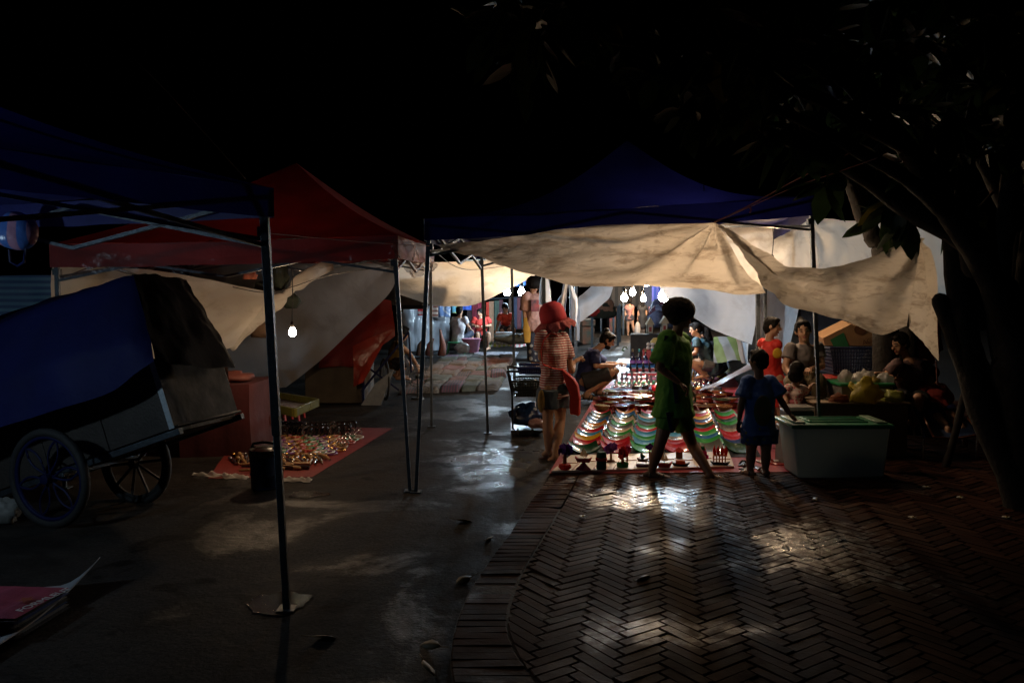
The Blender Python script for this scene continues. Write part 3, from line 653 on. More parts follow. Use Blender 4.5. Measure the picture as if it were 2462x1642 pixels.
# ================================================================ covered handcart with blue spoked wheels
WOODK = mat('dark_weathered_wood', (.05, .042, .036), .7, ns=8, bump=.6); TYRE = mat('tyre_rubber', (.02, .02, .02), .75, bump=.4)
BPAINT = mat('blue_painted_steel', (.004, .009, .055), .6, col2=(.003, .006, .04), spec=.2); METALD = mat('worn_sheet_metal', (.030, .028, .025), .55, metal=.0, col2=(.008, .008, .007), ns=7, bump=.5, bs=14, rv=.2, spec=.12)
ax = V(.31, .95, 0).normalized(); eh = V(.95, -.31, 0).normalized()
Ac = P(416, 1030, 5.58); pt = R(19); e3 = eh * math.cos(pt) + V(0, 0, math.sin(pt)); up3 = -eh * math.sin(pt) + V(0, 0, math.cos(pt))
cart = thing('handcart', 'wooden handcart with big blue spoked wheels half covered by a blue tarp', 'handcart', V(-3.0, 5.9, 0))
def slab(root, n, o_, a, b_, c, m, bev=.004):
    k = MB(); k.add([o_, o_ + a, o_ + a + b_, o_ + b_, o_ + c, o_ + a + c, o_ + a + b_ + c, o_ + b_ + c], [(0,3,2,1),(4,5,6,7),(0,1,5,4),(1,2,6,5),(2,3,7,6),(3,0,4,7)]); return obj(n, k, m, root, bevel=bev)
Lb, Wb, Hb = 1.75, .70, .50
o_ = Ac - e3 * Lb
for k_ in range(3): slab(cart, 'side_panel', o_ + e3 * (Lb / 3 * k_ + .004), e3 * (Lb / 3 - .008), ax * .02, up3 * Hb, WOODK)
slab(cart, 'far_side', o_ + ax * (Wb - .02), e3 * Lb, ax * .02, up3 * Hb, WOODK)
slab(cart, 'floor', o_ + ax * .022, e3 * Lb, ax * (Wb - .044), -up3 * .03, WOODK)
slab(cart, 'frame_rail', o_ - up3 * .055 - ax * .01, e3 * (Lb + .05), ax * .04, up3 * .045, STEEL)
slab(cart, 'frame_rail', o_ - up3 * .055 + ax * (Wb - .03), e3 * (Lb + .05), ax * .04, up3 * .045, STEEL)
slab(cart, 'end_panel', Ac + ax * .0 + e3 * .002, ax * Wb, e3 * .012, up3 * Hb, METALD)
for a_, b__ in ((0, 0), (0, 1)): pass
slab(cart, 'tray_edge', Ac + e3 * .016 - up3 * .0, ax * Wb, e3 * .03, up3 * .016, METALD)
slab(cart, 'corner_strip', Ac - e3 * .03 - ax * .004, e3 * .046, ax * .003, up3 * (Hb - .01), mat('pale_metal_strip', (.62, .70, .76), .3, metal=.2, ns=40, bump=.3))
slab(cart, 'axle', V(-3.13, 5.6, .35) - V(0, 0, .015), ax * .78, eh * .03, V(0, 0, .03), STEEL)
def wheel(root, c, r, n_in, axis, rimm, spm, spokes=6, petal=True, w=.06):
    x, y, z = frame(axis, V(0, 0, 1)); M = Matrix((x, y, z)).transposed()
    t = MB(); t.tube([c + (x * math.cos(a) + y * math.sin(a)) * (r - w * .5) for a in [2 * math.pi * i / 40 for i in range(40)]], w * .5, 10, side=z, closed=True); wh = obj('wheel', t, TYRE, root, smooth='all')
    k = MB(); k.tube([c + (x * math.cos(a) + y * math.sin(a)) * (r - w * 1.05) for a in [2 * math.pi * i / 40 for i in range(40)]], w * .28, 8, side=z, closed=True); obj('rim', k, rimm, wh, smooth='all')
    s_ = MB(); s_.lathe([(.02, -.05), (.035, -.045), (.035, .045), (.02, .05)], c, 14, M)
    for i in range(spokes):
        a = 2 * math.pi * (i + .25) / spokes
        if petal:
            for sg in (-1, 1):
                pts = []
                for q in range(9):
                    t_ = q / 8; rr = .03 + (r - w * 1.2 - .03) * t_; an = a + sg * .27 * math.sin(math.pi * t_ ** .8)
                    pts.append(c + (x * math.cos(an) + y * math.sin(an)) * rr)
                s_.tube(pts, .008, 6)
        else: s_.tube([c + (x * math.cos(a) + y * math.sin(a)) * .02, c + (x * math.cos(a) + y * math.sin(a)) * (r - w)], .0025 if spokes > 12 else .012, 5)
    obj('spokes', s_, spm, wh)
wheel(cart, P(118, 1150, 5.56), .35, 6, ax, BPAINT, BPAINT)
wheel(cart, P(326, 1112, 6.25), .33, 6, ax, TYRE, WOODK, 10, False)
h = MB(); h.tube([o_ + ax * .1 + up3 * .3, o_ + ax * .1 + up3 * 1.05, o_ + ax * .1 + e3 * 1.55 + up3 * .98], .016, 8); h.tube([o_ + ax * .6 + up3 * .3, o_ + ax * .6 + up3 * 1.05, o_ + ax * .6 + e3 * 1.55 + up3 * .98], .016, 8)
obj('top_frame', h, STEEL, cart)
TARPB = mat('dark_blue_cover', (.005, .009, .075), .7, col2=(.004, .007, .05), spec=.2, ns=2.5, bump=.5, bs=18)
rows = sheet_rows([rowp(r) for r in
    [[(-160, 1085, 5.7), (-40, 1040, 5.62), (120, 990, 5.52), (260, 945, 5.44), (330, 895, 5.40), (368, 868, 5.40)],
     [(-160, 980, 5.72), (-40, 940, 5.65), (120, 880, 5.55), (250, 840, 5.48), (320, 820, 5.46), (362, 812, 5.5)],
     [(-160, 836, 5.95), (-40, 792, 5.9), (100, 738, 5.85), (210, 698, 5.82), (290, 668, 5.8), (320, 660, 5.82)],
     [(-160, 800, 6.6), (-40, 770, 6.6), (100, 725, 6.6), (230, 690, 6.6), (350, 668, 6.55), (400, 668, 6.5)],
     [(-160, 900, 6.8), (-40, 880, 6.8), (100, 850, 6.8), (230, 830, 6.8), (350, 820, 6.75), (420, 820, 6.7)]]], 44, 36, True)
b = MB(); b.grid(wrinkle(rows, .022, 2.4, (2, 1, .5), 71))
cov = thing('cart_cover', 'dark blue tarpaulin thrown over the handcart at the left', 'tarpaulin', V(-3.0, 5.7, .5))
obj('sheet', b, TARPB, cov, smooth='all')
rows = sheet_rows([rowp(r) for r in
    [[(318, 659, 5.82), (380, 662, 6.1), (452, 669, 6.45)], [(340, 720, 5.7), (415, 730, 5.92), (490, 740, 6.3)], [(356, 800, 5.5), (435, 815, 5.72), (535, 815, 6.2)], [(372, 864, 5.45), (455, 880, 5.62), (500, 884, 5.9), (560, 884, 6.18)][:1] + [(450, 880, 5.62), (564, 886, 6.18)]]], 30, 26)
b = MB(); b.grid(wrinkle(rows, .03, 3, (3, 2, .5), 73)); obj('end_flap', b, mat('black_cover', (.004, .004, .006), .8, spec=.1, ns=3, bump=.4, bs=20), cov, smooth='all')

# ================================================================ red wooden box cart with a bicycle wheel
rc = thing('box_cart', 'wooden box cart under a red plastic cover with a bicycle wheel', 'handcart', V(-2.4, 11.6, 0))
KH = mat('khaki_board', (.085, .065, .042), .6, ns=6, bump=.4)
k = MB(); k.box((-2.5, 11.9, .30), (.82, .9, .56)); obj('box', k, KH, rc, bevel=.006)
k = MB(); k.bar(V(-2.08, 11.38, .02), V(-2.08, 11.38, .62), .035); k.bar(V(-2.92, 11.41, .6), V(-2.08, 11.41, .6), .03); k.bar(V(-2.1, 11.37, .2), V(-1.45, 11.5, 1.02), .03); k.bar(V(-2.1, 11.37, .6), V(-1.6, 11.5, .2), .025); k.bar(V(-1.45, 11.5, 1.0), V(-1.42, 11.5, .45), .025)
obj('frame', k, BPAINT, rc)
wheel(rc, P(925, 912, 11.62), .3, 6, V(.93, .36, 0).normalized(), STEEL, STEEL, 24, False, .035)
rows = sheet_rows([rowp(r) for r in [[(766, 868, 11.4), (820, 820, 11.4), (880, 760, 11.4), (916, 722, 11.5), (940, 724, 11.6)], [(766, 882, 11.35), (820, 862, 11.35), (850, 850, 11.3), (900, 800, 11.3), (948, 775, 11.4)], [(768, 884, 11.33), (820, 880, 11.33), (850, 880, 11.28), (900, 845, 11.26), (950, 808, 11.35)]]], 30, 18)
b = MB(); b.grid(wrinkle(rows, .02, 3, (1, 1, 1), 77)); obj('cover', b, mat('red_cover', (.20, .016, .010), .45, col2=(.13, .011, .008), ns=3, bump=.4, bs=20, trans=.25), rc, smooth='all')
rows = sheet_rows([rowp(r) for r in [[(848, 832, 11.2), (900, 808, 11.2), (948, 792, 11.2)], [(850, 870, 11.15), (880, 870, 11.15), (920, 830, 11.2)], [(850, 930, 11.15), (860, 925, 11.15), (874, 920, 11.2)]]], 16, 16)
b = MB(); b.grid(wrinkle(rows, .02, 5, (1, 1, 1), 79)); obj('flap', b, mat('orange_red_plastic', (.30, .03, .015), .25, ns=3, bump=.6, bs=20, trans=.3), rc, smooth='all')
b = MB(); b.prism([(0, 0), (.28, .0), (.46, .5), (.2, .3)], .02, c=P(868, 974, 11.36)); obj('side_board', b, mat('grey_board', (.28, .32, .36), .6), rc)
# ================================================================ dish stall on the pavement
MZ = PH + .006
O3 = G(1325, 1138, MZ)
UXS = V(1, .03, 0)
def SP(a, b, z=0): return O3 + UXS * a + UY * b + V(0, 0, z)
MR = Matrix((UX, UY, V(0, 0, 1))).transposed()          # local axes along the street
LAC = {'yellow': (.62, .36, .02), 'red': (.50, .015, .03), 'blue': (.02, .16, .42), 'orange': (.60, .22, .02), 'green': (.03, .34, .06), 'cream': (.62, .50, .38), 'dark green': (.012, .07, .03), 'grey': (.10, .10, .09), 'light blue': (.03, .28, .50), 'navy': (.01, .04, .20)}
def lac(c):
    if c == 'mosaic': return mat('lacquer_mosaic', (.45, .38, .30), .2, col2=(.03, .02, .02), pattern='batik', ps=90, coat=.8, bump=.6)
    return mat('lacquer_' + c.replace(' ', '_'), LAC[c], .55, col2=tuple(x * .8 for x in LAC[c]), ns=9, coat=.45, bump=.04, rv=.08, spec=.12)
BLK = mat('black_lacquer', (.012, .009, .008), .15, coat=1, bump=.05)
rm = MB(); rm.grid(wrinkle([[SP(-.02 + 2.25 * u / 30, .0 + 11.5 * v / 60, .0015) for u in range(31)] for v in range(61)], .002, 4))
tag(obj('ground_sheet', rm, mat('red_vinyl_mat', (.36, .05, .06), .35, col2=(.28, .035, .045), ns=5, bump=.4, bs=20)), 'long red vinyl sheet spread on the bricks under the dishes', 'ground sheet')
# front board with red grid lines
bd = thing('display_board', 'pale board with thin red grid lines under the row of paper models', 'board', SP(0, 0))
BQ = [G(1325, 1138, MZ), G(1765, 1126, MZ), G(1752, 1090, MZ), G(1372, 1099, MZ)]
def BP_(u, v, z): return BQ[0].lerp(BQ[1], u).lerp(BQ[3].lerp(BQ[2], u), v) + V(0, 0, z)
k = MB(); k.add([BP_(u, v, z) for z in (.004, .022) for u, v in ((0, 0), (1, 0), (1, 1), (0, 1))], [(0,3,2,1),(4,5,6,7),(0,1,5,4),(1,2,6,5),(2,3,7,6),(3,0,4,7)])
obj('panel', k, mat('pale_board', (.66, .56, .44), .5, col2=(.58, .47, .36), ns=6), bd, bevel=.002)
k = MB()
for i in range(1, 9): k.bar(BP_(i / 9, .01, .0232), BP_(i / 9, .98, .0232), .009, .0012)
for i in range(9): k.bar(BP_(i / 9 + .008, .52 if i % 2 else .44, .0232), BP_((i + 1) / 9 - .008, .52 if i % 2 else .44, .0232), .009, .0012)
obj('grid_lines', k, mat('red_line', (.45, .03, .03), .6), bd)
k = MB(); k.grid(wrinkle([[SP(.02 + 1.88 * u / 20, .62 + 2.85 * v / 30, .004) for u in range(21)] for v in range(31)], .002, 4)); tag(obj('gap_darkening_sheet', k, mat('gap_dark_underlay', (.012, .010, .012), .8, spec=.2)), 'added dark sheet under the fanned dishes darkening the gaps between them', 'cloth')  # black underlay added so the gaps between the dish columns look shaded
# square upcurved lacquer plates in six fanned rows
def plate_mesh(c):
    b = MB(); n = 10; w, dp = .14, .12
    for mi, dz in ((0, 0), (1, -.010)):
        b.mat(mi); rows = []
        for v in (-1, -.9, 0, .9, 1):
            rows.append([V(w * u / n, dp * v, .055 * (u / n) ** 2 + .006 * (abs(v) > .95) + dz - (.004 if mi else 0)) for u in range(-n, n + 1)])
        b.grid(rows if mi == 0 else [r[::-1] for r in rows])
    b.mat(1); k = 2 * n + 1
    for r in (0, 4):
        for u in range(k - 1): b.f.append([r * k + u, r * k + u + 1, 5 * k + r * k + (k - 2 - u), 5 * k + r * k + (k - 1 - u)]); b.m.append(0 if r == 0 else 1)
    for u in (0, k - 1):
        for r in range(4): b.f.append([r * k + u, (r + 1) * k + u, 5 * k + (r + 1) * k + (k - 1 - u), 5 * k + r * k + (k - 1 - u)]); b.m.append(1)
    return obj('curved_dish', b, [lac(c), BLK], bevel=0, origin=V(0, 0, 0))
COLS = [['dark green', 'red', 'yellow', 'light blue', 'red', 'mosaic', 'orange', 'blue', 'grey', 'dark green', 'red'],
        ['red', 'red', 'mosaic', 'green', 'cream', 'grey', 'green', 'cream', 'dark green', 'blue', 'orange'],
        ['green', 'light blue', 'green', 'light blue', 'red', 'green', 'grey', 'light blue', 'cream', 'dark green', 'red'],
        ['red', 'red', 'mosaic', 'light blue', 'cream', 'red', 'yellow', 'orange', 'red', 'cream', 'green'],
        ['grey', 'green', 'blue', 'green', 'red', 'dark green', 'orange', 'navy', 'yellow', 'red', 'mosaic'],
        ['dark green', 'navy', 'red', 'red', 'mosaic', 'grey', 'green', 'dark green', 'red', 'green', 'grey']]
CN = ['leftmost', 'second', 'third', 'fourth', 'fifth', 'rightmost']
protos = {}
for i, col in enumerate(COLS):
    for j, c in enumerate(col):
        if c in protos: o = protos[c].copy(); COL.objects.link(o)
        else: o = plate_mesh(c); protos[c] = o
        o.location = SP(.20 + .302 * i + random.uniform(-.008, .008) + (.02 * j / 10), .90 + .222 * j + random.uniform(-.01, .01), .030 + .004 * (j % 2)); q_ = 1 - .018 * j; o.scale = (q_, q_, q_)
        o.rotation_euler = (R(9 + random.uniform(-4, 4)), R(random.uniform(-2, 2)), random.uniform(-.09, .09))
        cn = 'patterned mosaic' if c == 'mosaic' else c
        tag(o, 'glossy %s curved dish, %s from the front in the %s row' % (cn, ordn(j), CN[i]), 'dish', 'curved lacquer dishes fanned out in rows')
# round wooden bowls behind
def bowl_mesh(cin, cout, r=.115, h=.065):
    b = MB(); b.mat(0); b.lathe([(r * .45, 0), (r * .5, 0), (r * .85, h * .45), (r, h), (r * .97, h + .003)], n=22)
    b.mat(1); b.lathe([(r * .97, h + .003), (r * .93, h), (r * .78, h * .5), (r * .4, h * .2), (.001, h * .17)], n=22)
    return obj('round_bowl', b, [cout, cin], origin=V(0, 0, 0))
WD = mat('red_brown_wood', (.20, .035, .012), .2, col2=(.08, .014, .007), ns=14, coat=.8); WD2 = mat('carved_wood', (.42, .20, .08), .3, col2=(.16, .05, .02), pattern='batik', ps=60, coat=.5)
INN = {'red': (.50, .02, .015), 'tan': (.50, .26, .10), 'lime': (.34, .42, .03), 'teal': (.02, .13, .13), 'pale green': (.40, .46, .20), 'dark brown': (.09, .03, .015), 'orange': (.55, .20, .04), 'cream': (.55, .46, .32)}
bp_ = {}; ink = list(INN)
for j in range(7):
    for i in range(7):
        c = random.choice(ink); w2 = (i + j) % 3 == 0; ky = (c, w2)
        if ky in bp_: o = bp_[ky].copy(); COL.objects.link(o)
        else: o = bowl_mesh(mat('bowl_' + c.replace(' ', '_'), INN[c], .2, coat=.8, bump=.03), WD2 if w2 else WD); bp_[ky] = o
        o.location = SP(.17 + .265 * i + (.12 if j % 2 else 0) + random.uniform(-.02, .02), 3.52 + .27 * j, .004); o.rotation_euler = (R(random.uniform(-3, 5)), R(random.uniform(-4, 4)), random.uniform(0, 6)); sc_ = random.uniform(.85, 1.12); o.scale = (sc_, sc_, random.uniform(.8, 1.3))
        tag(o, '%s bowl, %s inside, %s from left in %s bowl row' % ('carved wooden' if w2 else 'dark red', c, ordn(i), ordn(j)), 'bowl', 'round wooden bowls on the red sheet')
# lacquer balls, spoon rows, packets, keyrings ...
def place(mk, n, a, b, z=.004, rz=0, label='', cat='', group=None, tilt=0, s=1):
    o = mk[n].copy(); COL.objects.link(o); o.location = SP(a, b, z); o.rotation_euler = (tilt, 0, rz); o.scale = (s,) * 3
    return tag(o, label, cat, group)
def proto(name, fn, mats):
    b = MB(); fn(b); o = obj(name, b, mats, origin=V(0, 0, 0)); COL.objects.unlink(o); return o
SIL = mat('silver', (.62, .62, .64), .18, metal=.95, col2=(.35, .35, .37), ns=30, bump=.2)
GOLD = mat('brass', (.60, .36, .10), .25, metal=.9, col2=(.3, .16, .04), ns=30)
def f_ball(b): b.mat(0); b.ell((0, 0, .062), (.058, .058, .058), n=16, k=10); b.mat(1); b.lathe([(.03, 0), (.05, .0), (.045, .02), (.03, .03)], n=14); b.lathe([(.008, .118), (.014, .122), (.006, .14)], n=8)
def f_spoon(b): b.ell((0, .07, .008), (.016, .026, .006), n=10, k=6); b.tube([V(0, .05, .008), V(0, -.03, .008), V(0, -.09, .006)], [.004, .003, .006], 6)
def f_pack(b): b.mat(0); b.box((0, 0, .012), (.08, .12, .02)); b.mat(1); b.box((0, 0, .024), (.055, .07, .006))
def f_ring(b): b.tube([V(math.cos(a) * .024, math.sin(a) * .024, .008) for a in [i * math.pi / 7 for i in range(14)]], .004, 6, closed=True, side=V(0, 0, 1)); b.ell((0, -.045, .010), (.013, .022, .009), n=8, k=6)
def f_fig(b): b.lathe([(.02, 0), (.024, .004), (.012, .03), (.02, .055), (.008, .085), (.013, .10), (.003, .125)], n=10)
def f_fold(b): b.box((0, 0, .01), (.15, .10, .016)); b.box((.01, .005, .022), (.14, .09, .006))
def f_can(b): b.mat(0); b.lathe([(.03, 0), (.034, .004), (.034, .10), (.03, .108)], n=14); b.mat(1); b.lathe([(.012, .108), (.015, .11), (.015, .13), (.01, .134)], n=10)
pr_ = {}
for nm, fn, ms in [('ball', f_ball, [BLK, lac('red')]), ('ball2', f_ball, [lac('red'), BLK]), ('spoon', f_spoon, [SIL]), ('brass_spoon', f_spoon, [GOLD]), ('packet_pink', f_pack, [mat('pink_card', (.55, .18, .24), .4), SIL]), ('packet_red', f_pack, [mat('red_card', (.45, .03, .04), .4), mat('white_card', (.55, .52, .5), .4)]), ('packet_green', f_pack, [mat('green_card', (.04, .30, .10), .4), SIL]),
                   ('ring', f_ring, [SIL]), ('ring_gold', f_ring, [GOLD]), ('fig', f_fig, [SIL]), ('fig_dark', f_fig, [BLK]), ('fig_gold', f_fig, [GOLD]), ('fold_blue', f_fold, [mat('denim_cloth', (.10, .16, .26), .7)]), ('fold_grey', f_fold, [mat('grey_cloth', (.16, .15, .17), .7)]), ('can', f_can, [mat('purple_glass', (.12, .03, .16), .15, coat=.5), BLK])]:
    pr_[nm] = proto({'ball': 'lacquer_ball', 'ball2': 'lacquer_ball', 'spoon': 'spoon', 'brass_spoon': 'spoon', 'ring': 'keyring', 'ring_gold': 'keyring', 'fig': 'figurine', 'fig_dark': 'figurine', 'fig_gold': 'figurine', 'fold_blue': 'folded_cloth', 'fold_grey': 'folded_cloth', 'can': 'jar'}.get(nm, 'gift_packet'), fn, ms)
for i in range(8):
    kb = 'ball2' if i in (2, 5) else 'ball'
    place(pr_, kb, .55 + .15 * i, 5.45 + (.06 if i % 2 else 0), label='%s lacquer ball on a %s foot, %s from the left behind the bowls' % ('red' if kb == 'ball2' else 'black', 'black' if kb == 'ball2' else 'red', ordn(i)), cat='ornament', group='lacquer balls')
rowsg = [(5.35, 'fold_grey', 4, .14, .15, 'grey folded cloth', 'cloth'), (5.62, 'fold_blue', 9, .2, .19, 'blue-grey folded cloth', 'cloth'), (5.9, 'spoon', 22, .18, .075, 'silver spoon', 'spoon'), (6.15, 'ring', 20, .2, .08, 'silver keyring', 'keyring'), (6.4, 'fig', 20, .22, .08, 'small silver figurine', 'figurine'),
         (6.65, 'packet_green', 6, .25, .1, 'green gift packet', 'packet'), (6.68, 'fig_gold', 10, .95, .09, 'small brass figurine', 'figurine'), (6.95, 'brass_spoon', 18, .28, .09, 'brass spoon', 'spoon'), (7.25, 'packet_pink', 15, .3, .11, 'pink gift packet', 'packet'), (7.6, 'ring_gold', 18, .32, .09, 'brass keyring', 'keyring'), (7.95, 'packet_red', 15, .34, .115, 'red gift packet', 'packet'), (8.4, 'fig_dark', 12, .36, .12, 'black lacquer figurine', 'figurine'), (8.8, 'packet_red', 12, .4, .14, 'red card packet', 'packet')]
for b_, n_, cnt, a0, da, lb, ct in rowsg:
    for i in range(cnt):
        place(pr_, n_, a0 + da * i + random.uniform(-.01, .01), b_ + random.uniform(-.03, .03), rz=random.uniform(-.3, .3), s=random.uniform(1.2, 1.9), tilt=0,
              label='%s, %s from left in the %s trinket row' % (lb, ordn(i), {5.35: 'nearest', 5.62: 'second', 5.9: 'third', 6.15: 'fourth', 6.4: 'fifth', 6.65: 'sixth', 6.68: 'sixth', 6.95: 'seventh', 7.25: 'eighth', 7.6: 'ninth', 7.95: 'tenth', 8.4: 'eleventh', 8.8: 'last'}[b_]), cat=ct, group='small trinkets laid in rows: ' + lb)
# paper pop-up models along the front board
PC = {k: mat('paper_' + k, tuple(min(.7, x * 1.6) for x in v), .7, ns=20, trans=.5) for k, v in dict(purple=(.10, .02, .20), red=(.42, .03, .02), maroon=(.12, .01, .04), darkgreen=(.01, .06, .04), lilac=(.20, .06, .26), orange=(.45, .12, .02), pink=(.45, .05, .14), green=(.03, .16, .06), cream=(.42, .33, .22), black=(.02, .02, .02), brown=(.16, .05, .02), yellow=(.5, .3, .03), blue=(.02, .06, .2)).items()}
def card(px, py, label, parts, s=1.0):
    p = G(px, py, MZ + .024); t = thing('paper_model', label, 'paper model', p, -.18, 'folded paper models on the front board')
    for n_, m_, fn in parts:
        b = MB(); fn(b)
        b.v = [WM[t.name] @ (v * s) for v in b.v]; obj(n_, b, PC[m_], t)
def crownf(r, z, h=.055, n=9):
    def f(b):
        rn = random.Random(int(r * 9999 + z * 777))
        for i in range(n * 2):
            a = rn.uniform(0, 3.14); M = Matrix.Rotation(a, 3, 'Z'); k_ = 12; rr = r * rn.uniform(.28, .5); an = rn.uniform(0, 6.28); d_ = rn.uniform(0, .62)
            b.prism([(rr * math.cos(2 * math.pi * q / k_) * (1 + .3 * (q % 2)), rr * math.sin(2 * math.pi * q / k_) * (1 + .3 * (q % 2))) for q in range(k_)], .0016, M, (r * d_ * math.cos(an), rn.uniform(-.02, .02), z + h * d_ * math.sin(an)))
    return f
def cyl(r0, r1, z0, z1, n=12): return lambda b: b.lathe([(r0, z0), (r1, z1)], n=n)
def boatf(w, z, h): return lambda b: [b.prism([(-w, z + h), (-w * .7, z), (w * .7, z), (w, z + h), (w * .6, z + h * .6), (-w * .6, z + h * .6)], .05 - .012 * abs(q), None, (0, q * .008, 0)) for q in (-1, 0, 1)]
def sailf(z): return lambda b: (b.prism([(-.002, z), (-.035, z + .01), (-.004, z + .08)], .002), b.prism([(.004, z), (.035, z + .01), (.006, z + .075)], .002), b.bar(V(0, 0, z - .01), V(0, 0, z + .09), .003))
def domes(z): return lambda b: [b.lathe([(.012, z), (.016, z + .02), (.014, z + .05), (.005, z + .065), (.001, z + .085)], (x, 0, 0), 8) for x in (-.05, -.018, .018, .05)]
card(1358, 1128, 'purple paper tree on a red boat-shaped base at the left end of the board', [('base', 'red', lambda b: b.lathe([(.04, 0), (.058, .02), (.05, .045), (.03, .05)], n=8)), ('trunk', 'brown', cyl(.02, .012, .04, .13)), ('crown', 'purple', crownf(.075, .165, .04))])
card(1403, 1128, 'red paper ship with white sails on a purple pyramid stand', [('stand', 'maroon', lambda b: b.lathe([(.07, 0), (.035, .03), (.008, .065)], n=4)), ('hull', 'red', boatf(.075, .065, .045)), ('sails', 'cream', sailf(.11))])
card(1446, 1127, 'dark green paper drum with a red band', [('body', 'darkgreen', lambda b: b.lathe([(.04, 0), (.046, .005), (.042, .06), (.046, .12), (.036, .15)], n=14)), ('band', 'red', lambda b: b.lathe([(.047, .075), (.051, .078), (.051, .098), (.047, .1)], n=14))])
card(1469, 1109, 'lilac paper tree standing behind the green drum', [('base', 'brown', cyl(.04, .03, 0, .014)), ('trunk', 'cream', cyl(.012, .009, .01, .10)), ('crown', 'lilac', crownf(.07, .12, .055))])
card(1497, 1122, 'orange-red paper tree inside a green paper fence', [('fence', 'green', lambda b: b.lathe([(.05, 0), (.052, .035), (.05, .036), (.046, .002)], n=10)), ('trunk', 'brown', cyl(.014, .01, .0, .09)), ('crown', 'red', crownf(.06, .125, .06))])
card(1508, 1108, 'small pink paper tree behind the orange-red tree', [('trunk', 'brown', cyl(.01, .008, .0, .07)), ('crown', 'pink', crownf(.045, .105, .05))])
card(1545, 1121, 'tiny paper pram with one open wheel', [('base', 'maroon', lambda b: b.box((0, 0, .01), (.11, .05, .02))), ('basket', 'brown', boatf(.05, .045, .03)), ('hood', 'darkgreen', crownf(.035, .085, .03, 5)), ('wheel', 'black', lambda b: b.tube([V(.045 + .017 * math.cos(q * .6283), -.02, .04 + .017 * math.sin(q * .6283)) for q in range(10)], .0025, 5, closed=True, side=V(0, 1, 0)))])
card(1562, 1106, 'small violet paper tree behind the pram', [('trunk', 'brown', cyl(.01, .008, 0, .08)), ('crown', 'purple', crownf(.045, .115, .045))])
card(1597, 1122, 'red paper boat with a curved cream sail beside the boy\'s front leg', [('hull', 'red', boatf(.07, .0, .05)), ('mast', 'darkgreen', lambda b: b.bar(V(0, 0, .03), V(0, 0, .13), .005)), ('sail', 'cream', sailf(.05))])
card(1636, 1119, 'black paper boat with an orange cabin between the boy\'s legs', [('hull', 'black', boatf(.08, .0, .03)), ('cabin', 'orange', lambda b: b.box((0, -.01, .035), (.08, .05, .03)))])
card(1633, 1100, 'brown paper house behind the black paper boat', [('walls', 'brown', lambda b: b.box((0, 0, .03), (.06, .05, .06))), ('roof', 'red', lambda b: b.lathe([(.055, .06), (.002, .10)], n=4))])
card(1689, 1119, 'pink paper blossom tree with green tips', [('trunk', 'brown', cyl(.02, .012, 0, .03)), ('crown', 'pink', crownf(.06, .085, .065)), ('tips', 'green', crownf(.025, .15, .035, 5))])
card(1731, 1116, 'orange and red paper temple with domes on a black boat at the right end', [('boat', 'black', boatf(.085, 0, .025)), ('arcade', 'orange', lambda b: [b.box((x, 0, .05), (.008, .05, .06)) for x in (-.055, -.03, -.005, .02, .045)] + [b.box((0, 0, .084), (.12, .06, .01))]), ('domes', 'red', domes(.088))])
card(1680, 1100, 'red paper tower behind the pink blossom tree', [('tower', 'red', domes(.03)), ('base', 'brown', lambda b: b.box((0, 0, .015), (.12, .04, .03)))])
# taller things at the far end of the stall
def gthing(name, label, cat, px, py, z, rz=0, group=None): 
    p = G(px, py, z); return thing(name, label, cat, p, rz, group), p
tr = MB(); tr.box(SP(.62, 9.6, .02), (.75, .5, .03), M=MR); tag(obj('blue_tray', tr, lac('blue'), bevel=.004), 'blue tray under the dark bottles at the far end of the stall', 'tray')
for i in range(5):
    t = thing('bottle', 'dark purple bottle, %s from the left on the blue tray' % (ordn(i)), 'bottle', SP(.36 + .13 * i, 9.6 + .04 * (i % 2), .04), 0, 'bottles on the blue tray')
    c = Vector(t.location)
    b = MB(); b.lathe([(.05, 0), (.058, .01), (.055, .12), (.03, .17), (.018, .2), (.018, .27)], c, 14); obj('body', b, mat('dark_bottle', (.05, .015, .07) if i % 2 else (.02, .02, .05), .12, coat=.8), t)
    b = MB(); b.lathe([(.021, .262), (.021, .31), (.015, .315)], c, 10); obj('cap', b, mat('cap_%d' % (i % 2), (.03, .35, .38) if i == 1 else (.25, .18, .08), .4), t)
    b = MB(); b.lathe([(.0585, .03), (.0585, .09)], c, 14); obj('paper_label', b, mat('violet_label', (.30, .10, .34), .6), t)
rb = MB(); rb.box(SP(1.0, 10.6, .14), (.9, .5, .26), M=MR); tag(obj('red_crate', rb, mat('crate_red', (.45, .03, .03), .45), bevel=.01), 'red crate behind the dark bottles at the far end of the stall', 'crate')
eg = thing('egg_tray', 'clear pack of round white sweets on the red crate', 'food pack', SP(.82, 10.5, .27))
b = MB()
for i in range(5):
    for j in range(2):
        for k_ in range(2): b.ell(SP(.66 + .085 * i, 10.44 + .09 * j, .315 + .075 * k_), (.04, .04, .04), n=10, k=7)
obj('sweets', b, mat('white_sweet', (.7, .6, .55), .35), eg); b = MB(); b.lathe([(.13, .42), (.12, .46), (.07, .52), (.01, .53)], SP(.83, 10.48, 0), 16, sy=.5); obj('lid', b, mat('yellow_lid', (.6, .42, .1), .4), eg)
for i in range(7):
    b = MB(); b.ell(SP(1.12 + .1 * i, 10.5 + .1 * (i % 2), .32 + .03 * (i % 3)), (.07, .06, .055), n=12, k=8); tag(obj('red_pouch', b, lac('red' if i % 3 else 'cream')), 'shiny %s pouch, %s from the left on the red crate' % ('red' if i % 3 else 'cream', ordn(i)), 'pouch', 'shiny pouches on the red crate')
sh = MB(); sh.box(SP(1.0, 11.8, .28), (1.5, .6, .5), M=MR); tag(obj('display_shelf', sh, WOODK, bevel=.01), 'low wooden stand under the two lantern houses', 'stand')
